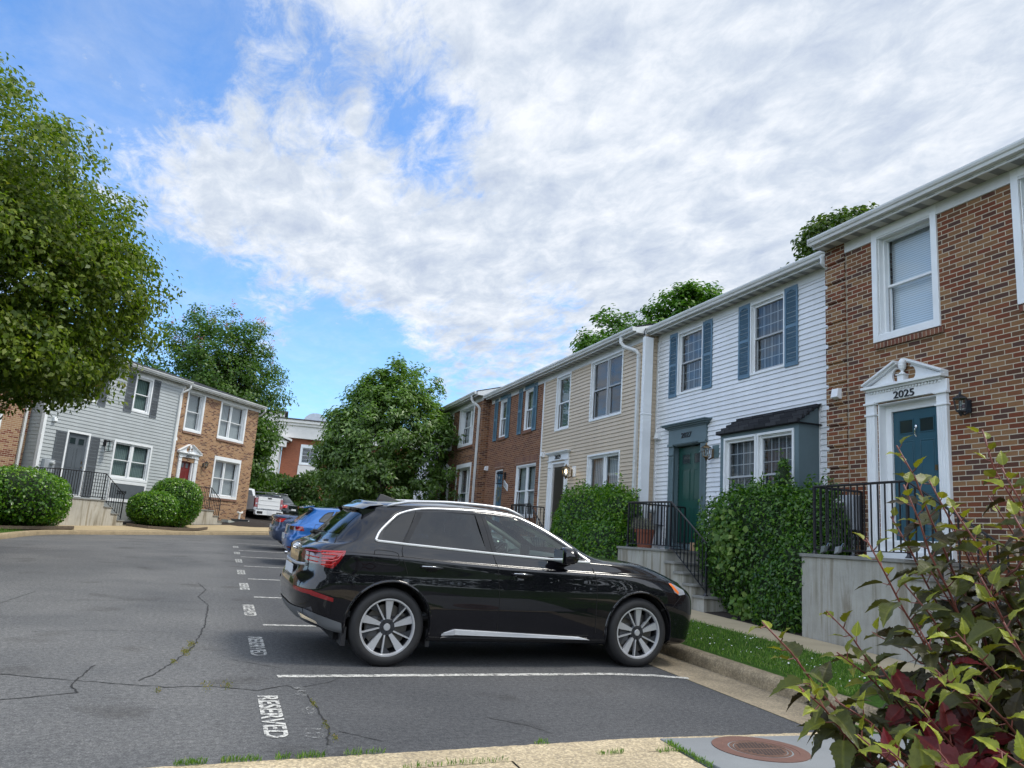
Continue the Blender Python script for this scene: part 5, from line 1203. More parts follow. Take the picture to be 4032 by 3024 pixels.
t = rng.rand(n_)**1.7; yy = 5.9+t*22; xx = 5.53+rng.rand(n_)*1.42; dens = np.sin(xx*3.1+1)*np.cos(yy*1.9)+rng.normal(0, .6, n_)
k = (dens > -.9)&((xx > 5.75)|(rng.rand(n_) > .45)); xx, yy = xx[k], yy[k]
P = np.stack([xx, yy, .028*yy+.15+.02*(xx-5.5)], 1); blades('verge_grass', 'rough green grass with clover on the verge behind the kerb', P, .045, .004, LGRASS, 4)
n_ = 9000; xx = rng.uniform(5.6, 9.5, n_); yy = rng.uniform(1.8, 5.9, n_); k = (xx > 5.75)&(yy < 5.1+(xx-5.6)*1.2); P = np.stack([xx[k], yy[k], np.full(k.sum(), .14)], 1); blades('corner_grass', 'green grass around the foot of the red-leaved shrub', P, .07, .005, LGRASS, 5)
P = np.stack([rng.uniform(5.6, 6.95, 260), 6+rng.rand(260)*8, np.zeros(260)], 1); P[:, 2] = .028*P[:, 1]+.205
o = quads_obj('clover_flowers', leaves_np(rng, P, np.tile([0, 0, 1.], (260, 1)), .022, 1.0), simple('clover_white', (.7, .7, .66), .8, var=0), None, origin=(6.2, 9, .4)); tag(o, 'tiny white clover flowers dotted over the verge', 'flowers', kind='stuff')
# weeds along the seams
W = []
for (xa, xb, n, f) in ((-.05, .12, 130, lambda x: yedge(x)+.01), (.2, .42, 150, lambda x: yedge(x)+.01), (.5, .58, 50, lambda x: yedge(x)+.01), (.62, .78, 110, lambda x: yedge(x)+.01), (.9, 1.15, 90, lambda x: yedge(x)+.01), (1.2, 1.9, 120, lambda x: yedge(x)-.30), (2.2, 2.3, 40, lambda x: yedge(x)), (2.55, 2.75, 60, lambda x: yedge(x)-.30), (3.0, 3.2, 60, lambda x: yedge(x)-.33)):
    x = rng.uniform(xa, xb, n); y = np.array([f(v) for v in x])+rng.normal(0, .012, n); W.append(np.stack([x, y, .028*y+.008], 1))
y = rng.uniform(4.55, 5.1, 260); W.append(np.stack([3.185+rng.normal(0, .012, 260), y, .028*y+.012], 1))
blades('seam_weeds', 'short weeds and grass growing in the seams of the pavement', np.concatenate(W), .035, .004, LGRASS, 6, 'weeds')
W = []
for (x0_, y0_, s_, n) in ((-.12, 8.35, .05, 160), (-.08, 8.75, .05, 120), (-.2, 7.85, .03, 60), (.1, 6.9, .06, 50), (.25, 6.92, .05, 60), (-.25, 6.75, .03, 30), (.86, 6.35, .03, 50), (.88, 5.75, .03, 40), (.9, 5.45, .03, 40)):
    W.append(np.stack([rng.normal(x0_, s_*.4, n), rng.normal(y0_, s_*2, n), np.full(n, .028*y0_+.003)], 1))
blades('crack_moss', 'yellow-green moss and sprouts in the asphalt cracks', np.concatenate(W), .012, .006, leaf_mat('moss', [(0, (.10, .11, .02)), (.7, (.20, .19, .04)), (1, (.28, .17, .06))]), 8, 'moss')
n_ = 9000; xx = rng.uniform(-11, -5.6, n_); yy = rng.uniform(18, 33, n_); oo = np.array([offu(a, b2)[0] for a, b2 in zip(xx, yy)]); k = oo > 1.6; xx, yy = xx[k], yy[k]
P = np.stack([xx, yy, [zg(a, b2)+.12+.02*min(6, -5.4-a) for a, b2 in zip(xx, yy)]], 1); blades('lawn_grass', 'grass on the lawn beneath the big left tree', P, .08, .010, LGRASS, 9)

# near ninebark shrub with arching red stems (bottom right)
def nb_leaf_shape():
    # outline of a three-lobed toothed leaf, length 1 (petiole at 0), returns left half list then mirrored
    L = [(0, 0), (.11, .02), (.19, .09), (.26, .19), (.33, .33), (.27, .36), (.28, .45), (.23, .46), (.235, .56), (.19, .58), (.18, .68), (.135, .71), (.115, .81), (.07, .84), (0, 1.0)]
    return L
def ninebark():
    rng = random.Random(17); base = Vector((2.45, 1.35, .12))
    o = empty('ninebark_shrub', base, 'leafy shrub with red stems and bronze, yellow-green and red leaves at the right edge', 'shrub')
    shape = nb_leaf_shape(); verts = []; faces = []; us = []
    stems = MB()
    def leaf(p, dirv, nrm, s, u):
        dirv = dirv.normalized(); side = dirv.cross(nrm).normalized(); nrm = side.cross(dirv)
        fold = rng.uniform(.25, .75); curl = rng.uniform(.15, .65); wave = rng.uniform(.03, .08)
        for sg in (-1, 1):
            i0 = len(verts)
            mids = [(0, 0), (0, .30), (0, .62), (0, 1.0)]
            def P(x, y): 
                xx = x*sg; return p+dirv*(y*s)+side*(xx*s)+nrm*(s*(abs(x)*fold-curl*y*y+wave*sin(y*22+abs(x)*9)*abs(x)*3))
            pts = [P(*q) for q in shape]+[P(0, .75), P(0, .5), P(0, .25)]
            # fan strips against the midrib
            mid = lambda y: P(0, y)
            idx = []
            for q in shape: verts.append(tuple(P(*q))); idx.append(len(verts)-1)
            ms = []
            for q in shape: verts.append(tuple(P(0, q[1]*.96+.02 if 0 < q[1] < 1 else q[1]))); ms.append(len(verts)-1)
            for k in range(len(shape)-1):
                f = (idx[k], idx[k+1], ms[k+1], ms[k]); f = f if sg > 0 else f[::-1]
                f = tuple(dict.fromkeys(f)); faces.append(f); us.append((u, [abs(shape[k][0]), abs(shape[k+1][0]), 0, 0] if sg > 0 else [0, 0, abs(shape[k+1][0]), abs(shape[k][0])]))
    def stem(tip, root, arch, s0=.5, size=.07, tone=0.0, rad=.006, start=.25):
        tip = Vector(tip); root = Vector(root); n = 18; path = []
        for i in range(n+1):
            f = i/n; q = root.lerp(tip, f)+Vector((0, 0, arch*sin(pi*min(1, f*1.0))*(1-.3*f)))+Vector((rng.uniform(-1, 1), rng.uniform(-1, 1), rng.uniform(-1, 1)))*.006
            path.append(q)
        stems.tube(path, [rad*(1-.75*i/n) for i in range(n+1)], 6)
        L = sum((path[i+1]-path[i]).length for i in range(n)); k = int(L*(1-start)/.023); az = rng.uniform(0, 6)
        for j in range(k):
            f = start+(1-start)*(j+.5)/k; i = min(n-1, int(f*n)); p = path[i].lerp(path[i+1], f*n-i); t = (path[i+1]-path[i]).normalized()
            az += 2.4; a = t.orthogonal().normalized(); b = t.cross(a); out_ = a*cos(az)+b*sin(az)
            dv = (out_*.85+t*.55+Vector((0, 0, -.05))).normalized(); ls = size*(1.15-.45*f**3)*rng.uniform(.75, 1.2)
            pe = p+dv*ls*.28; stems.tube([p, pe], [rad*.22, rad*.16], 4, False)
            nr = (Vector((0, 0, 1))*.9+out_*-.2+t*.5+Vector((rng.uniform(-.5, .5), rng.uniform(-.5, .5), 0))).normalized()
            new = f > .93
            u = rng.uniform(.66, .80) if new else (rng.uniform(.0, .50) if tone < .5 else rng.uniform(.86, .99))
            if not new and tone < .5 and rng.random() < .12: u = rng.uniform(.5, .68)
            leaf(pe, dv+Vector((0, 0, -.25 if not new else .5)), nr, ls*(.6 if new else 1), u)
    def at(px, py, dist):
        # a real point in the garden at the given distance along a bearing
        return Vector((0, 0, CAM_H))+(_fw+_rt*((px-2016)/3060)-_up*((py-1512)/3060)).normalized()*dist
    S = [((3530, 1745), 1.75, 0), ((3420, 2120), 1.62, 0), ((3860, 1690), 1.8, 0), ((3960, 1850), 1.7, 0), ((3900, 1950), 1.9, 0), ((3010, 2455), 1.55, 0), ((3140, 2700), 1.50, 0), ((3560, 1900), 1.7, 0),
         ((3660, 1900), 1.85, 0), ((3760, 2000), 1.7, 0), ((3500, 2040), 1.8, 0), ((3990, 2050), 1.6, 0), ((4100, 1800), 1.8, 0), ((4080, 2200), 1.6, 0), ((3650, 2250), 1.75, 0), ((3850, 2250), 1.6, 0),
         ((3380, 2880), 1.45, 1), ((3450, 2620), 1.6, 1), ((3300, 2560), 1.65, .2), ((3600, 2450), 1.65, 1), ((3750, 2500), 1.5, 0), ((3950, 2450), 1.5, 0), ((4100, 2500), 1.5, 0), ((3600, 2750), 1.5, 1), ((3500, 2950), 1.4, 0), ((3700, 2650), 1.5, .2),
         ((3300, 2750), 1.55, 0), ((3850, 2750), 1.45, 0), ((4050, 2750), 1.4, 0), ((3700, 2950), 1.4, 1), ((3950, 2950), 1.35, 0), ((3560, 2300), 1.7, .2), ((3800, 2100), 1.85, 0), ((4000, 2300), 1.8, 0), ((3250, 2400), 1.7, 0)]
    for i, ((px, py), dist, tone) in enumerate(S):
        tip = at(px, py, dist); root = base+Vector((rng.uniform(-.35, .25), rng.uniform(-.3, .3), -.05)); root = root.lerp(Vector((tip.x+.35, tip.y-.3, root.z)), .55) if py < 2500 else root
        L = (tip-root).length; stem(tip, root, L*.10, size=.072, tone=tone, start=(.28 if px > 3600 else .42))
        for j in range(2 if px > 3550 else (1 if rng.random() < .4 else 0)):
            f = rng.uniform(.55, .8); a = root.lerp(tip, f)+Vector((0, 0, L*.1*sin(pi*f)*(1-.3*f))); d = Vector((rng.uniform(-.22, .22), rng.uniform(-.22, .22), rng.uniform(.02, .25)))
            stem(a+d, a, .02, size=.060, tone=tone, rad=.0035, start=.15)
    me = bpy.data.meshes.new('foliage'); me.from_pydata([Vector(v)-base for v in verts], [], faces)
    uv = me.uv_layers.new(name='UVMap'); dat = []
    for f, (u, w_) in zip(faces, us):
        for i in range(len(f)): dat += [u, w_[min(i, 3)]*2]
    uv.data.foreach_set('uv', dat); me.polygons.foreach_set('use_smooth', [True]*len(faces))
    m = leaf_mat('foliage_ninebark', [(0, (.035, .025, .014)), (.2, (.045, .045, .016)), (.42, (.070, .082, .020)), (.60, (.10, .12, .022)), (.70, (.15, .17, .022)), (.80, (.27, .31, .03)), (.83, (.10, .018, .016)), (1, (.14, .012, .018))], trans=.25, rough=.42, spec=.28, tcol=(1.5, 1.3, .6))
    n = m.node_tree; b = n.nodes['Principled BSDF']; bump(n, b, noise(n, uvvec(n, coord='Object'), 60, 3), .5, .006)
    tt = n.nodes.new('ShaderNodeUVMap'); ss = n.nodes.new('ShaderNodeSeparateXYZ'); n.links.new(tt.outputs[0], ss.inputs[0])
    src = b.inputs['Base Color'].links[0].from_socket; vein = ramp_(n, ss.outputs[1], [(0, (1.5, 1.5, 1.3)), (.05, (1.35, 1.3, 1.1)), (.09, (.95, .95, .95)), (.5, (1, 1, 1)), (.66, (.82, .72, .7))])
    mot = ramp_(n, noise(n, uvvec(n, coord='Object'), 30, 5, .7), [(.3, (.75, .75, .75)), (.7, (1.25, 1.2, 1.1))]); n.links.new(mixc(n, 1.0, mixc(n, 1.0, src, vein, 'MULTIPLY'), mot, 'MULTIPLY'), b.inputs['Base Color'])
    me.materials.append(m); fo = bpy.data.objects.new('foliage', me); col.objects.link(fo); fo.parent = o
    stems.build('stems', simple('stem_red', (.17, .05, .035), .5, var=.3, vs=30), o, smooth='full')
ninebark()
# ------------------------------------------------------------------ vehicles
def carpaint(name, base, metal=.0, rough=.22, coat=1.0):
    m, n, b = newmat(name); setb(b, base=base, metal=metal, rough=rough, coat=coat, coatr=.01, spec=.12)
    v = uvvec(n, coord='Object'); bump(n, b, noise(n, v, 3.0, 2), .015, .01)
    return m
PBLACK = carpaint('paint_black', (.004, .004, .006)); PBLUE = carpaint('paint_blue', (.025, .13, .40), .3, .3); PSLATE = carpaint('paint_slate_blue', (.055, .08, .15), .5, .32)
PWHITE = carpaint('paint_white', (.62, .64, .66)); PNIGHT = carpaint('paint_night', (.006, .008, .011))
GLOSSB = simple('gloss_black', (.006, .006, .007), .15, spec=.4, var=0); PLAST = simple('plastic_black', (.012, .012, .014), .5, var=.1); SATIN = simple('satin_aluminium', (.50, .51, .53), .32, metal=.5, var=.03); TRIMC = simple('bright_trim', (.80, .81, .82), .32, metal=.55, var=0); GREYP = simple('plastic_grey', (.10, .105, .11), .5, var=.05)
SEAM = simple('panel_gap', (.001, .001, .001), .9, var=0); WELL = simple('wheel_well', (.006, .006, .007), .95, var=0)
def red_lens(name, c, e):
    m, n, b = newmat(name); setb(b, base=c, rough=.12, coat=1, coatr=.02); b.inputs['Emission Color'].default_value = (*c, 1); b.inputs['Emission Strength'].default_value = e; return m
RLENS = red_lens('lens_red', (.20, .005, .008), 0); RLENB = red_lens('lens_red_bright', (.46, .016, .016), 0); RLEND = red_lens('lens_red_dark', (.07, .004, .008), 0)
AMBER = red_lens('lens_amber', (.75, .17, .03), 0); CLEAR = simple('lens_clear', (.35, .37, .40), .08, metal=.3, var=0); PLATE = simple('plate_white', (.55, .58, .62), .4, var=.05)
TAN = simple('cabin_tan', (.32, .30, .24), .8, var=.1); CABIN = simple('cabin_grey', (.05, .055, .06), .8, var=.1)
def crom(P, sub, closed=False):
    """Catmull-Rom through array P (n,...) -> ((n-1)*sub+1)"""
    P = np.asarray(P, float); n = len(P); E = np.concatenate([[2*P[0]-P[1]], P, [2*P[-1]-P[-2]]]); out_ = []
    for i in range(n-1):
        a, b, c, d = E[i], E[i+1], E[i+2], E[i+3]
        for k in range(sub):
            t = k/sub; out_.append(.5*((2*b)+(-a+c)*t+(2*a-5*b+4*c-d)*t*t+(-a+3*b-3*c+d)*t**3))
    out_.append(P[-1]); return np.array(out_)
def pip(x, z, poly):
    c = False; n = len(poly)
    for i in range(n):
        x1, z1 = poly[i]; x2, z2 = poly[(i+1) % n]
        if (z1 > z) != (z2 > z) and x < (x2-x1)*(z-z1)/(z2-z1)+x1: c = not c
    return c
def closest(x, z, poly):
    best = None
    for i in range(len(poly)):
        a = np.array(poly[i]); b = np.array(poly[(i+1) % len(poly)]); d = b-a; t = max(0, min(1, ((x-a[0])*d[0]+(z-a[1])*d[1])/(d@d+1e-12))); q = a+d*t; D = (q[0]-x)**2+(q[1]-z)**2
        if best is None or D < best[0]: best = (D, q)
    return best[1]
class Car:
    """car-local: x rear->front, y left(+)/right(-), z up. body from a control net mirrored in y"""
    def __init__(s, net, paint, loc, heading, label, name, js=6, ls=4, group=None, cat='car'):
        s.root = empty(name, loc, label, cat, group, rz=heading); s.paint = paint
        N_ = np.array(net, float); A = crom(N_, ls); A = np.transpose(A, (1, 0, 2)); A = crom(A, js); s.A = np.transpose(A, (1, 0, 2))   # rows(levels) x cols
        L, C = s.A.shape[:2]; V = s.A.reshape(-1, 3); s.V = V; s.F = [(i*C+j, i*C+j+1, (i+1)*C+j+1, (i+1)*C+j) for i in range(L-1) for j in range(C-1)]
        W = V.copy(); W[:, 1] *= -1; n = len(V)
        s.V = np.concatenate([V, W]); s.F += [tuple(n+q for q in f[::-1]) for f in s.F]
        s.bvh = BVHTree.FromPolygons([tuple(p) for p in s.V], s.F)
        s.holes = []; s.removed = set()
    def hole(s, poly, zmin=None, sides=(1, -1), ymin=.2):
        """cut the side panels by a polygon in (x,z); boundary vertices snap to the outline"""
        rem = set(); 
        for fi, f in enumerate(s.F):
            c = s.V[list(f)].mean(0)
            if abs(c[1]) < ymin or (1 if c[1] > 0 else -1) not in sides: continue
            if pip(c[0], c[2], poly): rem.add(fi)
        s.holes.append((poly, rem)); s.removed |= rem
    def hole_front(s, poly, xmin):
        rem = set()
        for fi, f in enumerate(s.F):
            c = s.V[list(f)].mean(0)
            if c[0] > xmin and c[2] > 1.1 and pip(c[1], c[2], poly): rem.add(fi)
        s.removed |= rem
    def body(s, name='body', mats=None):
        keep = [f for i, f in enumerate(s.F) if i not in s.removed]
        V = s.V.copy()
        for poly, rem in s.holes:
            vr = set(v for i in rem for v in s.F[i]); vk = set(v for f in keep for v in f)
            for v in vr & vk:
                q = closest(V[v][0], V[v][2], poly)
                sg = 1 if V[v][1] > 0 else -1; y = s.hit(q[0], q[1], sg)
                if y is not None and np.hypot(q[0]-V[v][0], q[1]-V[v][2]) < .12: V[v] = (q[0], y, q[1])
        me = bpy.data.meshes.new(name); me.from_pydata([tuple(p) for p in V], [], keep); bm = bmesh.new(); bm.from_mesh(me)
        bmesh.ops.remove_doubles(bm, verts=bm.verts, dist=.0008); bmesh.ops.delete(bm, geom=[v for v in bm.verts if not v.link_faces], context='VERTS'); bmesh.ops.recalc_face_normals(bm, faces=bm.faces); bm.to_mesh(me); bm.free()
        me.polygons.foreach_set('use_smooth', [True]*len(me.polygons)); me.materials.append(s.paint)
        o = bpy.data.objects.new(name, me); col.objects.link(o); o.parent = s.root; s.bo = o; return o
    def hit(s, x, z, sg=-1):
        h = s.bvh.ray_cast(Vector((x, sg*3, z)), Vector((0, -sg, 0)), 3)
        return h[0].y if h[0] else None
    def hitx(s, y, z, rear=True):
        h = s.bvh.ray_cast(Vector((-3 if rear else 9, y, z)), Vector((1 if rear else -1, 0, 0)), 9)
        return h[0].x if h[0] else None
    def hitz(s, x, y):
        h = s.bvh.ray_cast(Vector((x, y, 5)), Vector((0, 0, -1)), 9)
        return h[0].z if h[0] else None
    def _patch(s, poly, cell):
        bm = bmesh.new(); vs = [bm.verts.new((p[0], 0, p[1])) for p in poly]; bm.faces.new(vs)
        xs = [p[0] for p in poly]; zs = [p[1] for p in poly]
        x = min(xs)+cell
        while x < max(xs): bmesh.ops.bisect_plane(bm, geom=bm.verts[:]+bm.edges[:]+bm.faces[:], plane_co=(x, 0, 0), plane_no=(1, 0, 0)); x += cell
        z = min(zs)+cell
        while z < max(zs): bmesh.ops.bisect_plane(bm, geom=bm.verts[:]+bm.edges[:]+bm.faces[:], plane_co=(0, 0, z), plane_no=(0, 0, 1)); z += cell
        return bm
    def side_patch(s, name, poly, m, off=.004, sg=-1, cell=.06, parent=None, rear=False, thick=0, front=False, pane=False):
        bm = s._patch(poly, cell); bad = []
        for v in bm.verts:
            if rear or front:
                x = s.hitx(v.co.x, v.co.z, rear)
                if x is None: bad.append(v); continue
                v.co = Vector((x-(off if rear else -off), v.co.x, v.co.z))
            else:
                y = s.hit(v.co.x, v.co.z, sg)
                if y is None: bad.append(v); continue
                v.co.y = y+sg*off
        if bad: bmesh.ops.delete(bm, geom=bad, context='VERTS')
        if pane:            # glass is a gently bowed sheet of its own
            G = np.array([v.co[:] for v in bm.verts]); A_ = np.stack([np.ones(len(G)), G[:, 2], G[:, 0], G[:, 0]**2], 1); cf = np.linalg.lstsq(A_, G[:, 1], rcond=None)[0]
            for v, r_ in zip(bm.verts, A_@cf): v.co.y = r_-sg*.004
        bmesh.ops.recalc_face_normals(bm, faces=bm.faces)
        if thick:
            g = bmesh.ops.solidify(bm, geom=bm.faces[:], thickness=thick)
        me = bpy.data.meshes.new(name); bm.to_mesh(me); bm.free(); me.materials.append(m); me.polygons.foreach_set('use_smooth', [True]*len(me.polygons))
        uv = me.uv_layers.new(name='UVMap')
        o = bpy.data.objects.new(name, me); col.objects.link(o); o.parent = parent or s.root; return o
    def line(s, name, pts, m, r=.004, off=.0, sg=-1, parent=None, closed=False, step=.05, rear=False, flat=None, n=6):
        P = [Vector((p[0], 0, p[1])) for p in pts]+([Vector((pts[0][0], 0, pts[0][1]))] if closed else []); Q = [P[0]]
        for a, b in zip(P[:-1], P[1:]):
            k = max(1, int((b-a).length/step)); Q += [a+(b-a)*(i/k) for i in range(1, k+1)]
        R = []
        for p in Q:
            if rear:
                x = s.hitx(p.x, p.z); 
                if x is not None: R.append((x-off, p.x, p.z))
            else:
                y = s.hit(p.x, p.z, sg)
                if y is not None: R.append((p.x, y+sg*off, p.z))
        if len(R) < 2: return None
        mb = MB(); mb.tube(R, r, n); o = mb.build(name, m, None, smooth=True); o.parent = parent or s.root; return o
    def add(s, mb, name, m, parent=None, smooth=False, bevel=0, **k):
        o = mb.build(name, m, None, smooth=smooth, bevel=bevel, **k); o.parent = parent or s.root; return o
def smooth_poly(P, sub=5, closed=True):
    P = np.array(P, float)
    if closed:
        E = np.concatenate([P[-2:], P, P[:2]]); C = crom(E, sub); return [tuple(p) for p in C[2*sub:-2*sub]][:len(P)*sub]
    return [tuple(p) for p in crom(P, sub)]
def wheel(car, cx, cy, R, rimR, sg, tw=.235, style='spoke', parent=None):
    """sg -1 : right side (outer face towards -y)"""
    w_ = bpy.data.objects.new('wheel', None); w_.empty_display_size = .1; col.objects.link(w_); w_.parent = car.root; w_.location = (cx, cy, R)
    t = MB(); k = tw/2
    prof = [(rimR*1.0, -k*.86), (rimR+.012, -k*.93), (rimR+(R-rimR)*.45, -k*1.0), (R-.03, -k*.92), (R-.008, -k*.76), (R, -k*.55), (R, -k*.06), (R-.009, -k*.04), (R-.009, k*.04), (R, k*.06), (R, k*.55), (R-.008, k*.76), (R-.03, k*.92), (rimR+.012, k*.93), (rimR, k*.86)]
    t.lathe([(r, h) for r, h in prof], (0, 0, 0), axis='d', n=56); o = t.build('tyre', RUBBER, None, smooth=True); o.parent = w_
    # thin raised ring on the sidewall
    r_ = MB(); ys = sg*k
    r_.lathe([(rimR+.002, ys*.84), (rimR+.010, ys*.93), (rimR-.004, ys*.93), (rimR-.012, ys*.80), (rimR-.014, ys*.70)], (0, 0, 0), axis='d', n=56); r_.cur = 1; r_.lathe([(rimR-.013, ys*.75), (rimR-.02, ys*.2), (rimR-.022, -ys*.8)], (0, 0, 0), axis='d', n=56); r_.cur = 0
    face = ys*.78
    if style == 'spoke':
        r_.cur = 1
        for i in range(5):
            a0 = 2*pi*i/5+pi/2
            def pt(r, a, d): return (r*cos(a), d, r*sin(a))
            def blade(pl, d0, d1, mi):
                r_.cur = mi; n = len(pl); b0 = len(r_.v)
                for (r, da, dd) in pl: r_.v.append(pt(r, a0+da, face*(1-dd)))
                for (r, da, dd) in pl: r_.v.append(pt(r, a0+da, face*(1-dd)-ys*.30))
                r_.f.append(tuple(range(b0, b0+n))); r_.mi.append(mi); r_.f.append(tuple(range(b0+2*n-1, b0+n-1, -1))); r_.mi.append(mi)
                for q in range(n): r_.f.append((b0+q, b0+(q+1) % n, b0+n+(q+1) % n, b0+n+q)); r_.mi.append(mi)
            rr = rimR-.004
            blade([(.055, -.38, .12), (rr, -.155, .0), (rr, .155, .0), (.055, .12, .12)], 0, 0, 0)                     # broad machined blade
            c1, c2 = .36, .66
            blade([(.060, .28, .12), (rr*.66, c1+.10, .03), (rr, c1+.14, .0), (rr, c1+.19, .0), (rr*.66, c1+.19, .03), (.06, .52, .12)], 0, 0, 0)   # slim bent spoke
            blade([(rr*.60, c1+.20, .16), (rr*.98, c1+.20, .10), (rr*.98, c2+.20, .10), (rr*.72, c2+.0, .16)], 0, 0, 1)     # dark web
        r_.cur = 1; r_.lathe([(.001, face*.90), (.075, face*.90), (.085, face*.8), (.085, face*.3)], (0, 0, 0), axis='d', n=24)
        r_.cur = 0; r_.lathe([(.001, face*.96), (.030, face*.96), (.034, face*.9)], (0, 0, 0), axis='d', n=20)
        for i in range(5):
            a = 2*pi*i/5+pi/2+.63; r_.cur = 2; r_.tube([(.055*cos(a), face*.86, .055*sin(a)), (.055*cos(a), face*.95, .055*sin(a))], .011, 8)
    else:
        for i in range(7):
            a = 2*pi*i/7; r_.cur = 0; c, s_ = cos(a), sin(a); px, pz = -s_, c
            hw = .022; P = [(c*.05+px*hw, s_*.05+pz*hw), (c*rimR+px*hw, s_*rimR+pz*hw), (c*rimR-px*hw, s_*rimR-pz*hw), (c*.05-px*hw, s_*.05-pz*hw)]
            r_.hexa([(x, face*.95, z) for x, z in P]+[(x, face*.6, z) for x, z in P])
        r_.lathe([(.001, face*.97), (.06, face*.95), (.07, face*.6)], (0, 0, 0), axis='d', n=20)
    o = r_.build('rim', [SATIN, simple('rim_dark', (.045, .048, .055), .35, metal=.5, var=0), PLAST], None, smooth=True, bevel=0); o.parent = w_
    d = MB(); d.lathe([(.001, face*.35), (rimR*.80, face*.35), (rimR*.80, face*.15), (.001, face*.15)], (0, 0, 0), axis='d', n=32)
    d.cur = 1; d.box(-.20 if True else 0, -.09, min(face*.45, face*.1), max(face*.45, face*.1), -.09, .09); o = d.build('brake_disc', [simple('disc_steel', (.10, .095, .09), .4, metal=.7, var=.2), simple('caliper', (.09, .09, .095), .5, metal=.3)], None, smooth=True); o.parent = w_
    return w_
def well(car, cx, R, sg, yo, depth=.32):
    mb = MB(); n = 20; y0, y1 = sg*(yo-.03), sg*(yo-depth)
    for i in range(n):
        a, b = -.25+(pi+.5)*i/n, -.25+(pi+.5)*(i+1)/n
        mb.face([(cx+R*cos(a), y0, car.axle+R*sin(a)), (cx+R*cos(b), y0, car.axle+R*sin(b)), (cx+R*cos(b), y1, car.axle+R*sin(b)), (cx+R*cos(a), y1, car.axle+R*sin(a))])
        mb.face([(cx, y1, car.axle), (cx+R*cos(a), y1, car.axle+R*sin(a)), (cx+R*cos(b), y1, car.axle+R*sin(b))])
    car.add(mb, 'wheel_well', WELL, recalc=False)
def arch_poly(cx, cz, R, zb, sq=1.0, n=26):
    P = [(cx+R*cos(radians(-20+220*i/n)), cz+R*sq*sin(radians(-20+220*i/n))) for i in range(n+1)]
    return [(P[0][0]+.0, zb)]+P+[(P[-1][0], zb)]

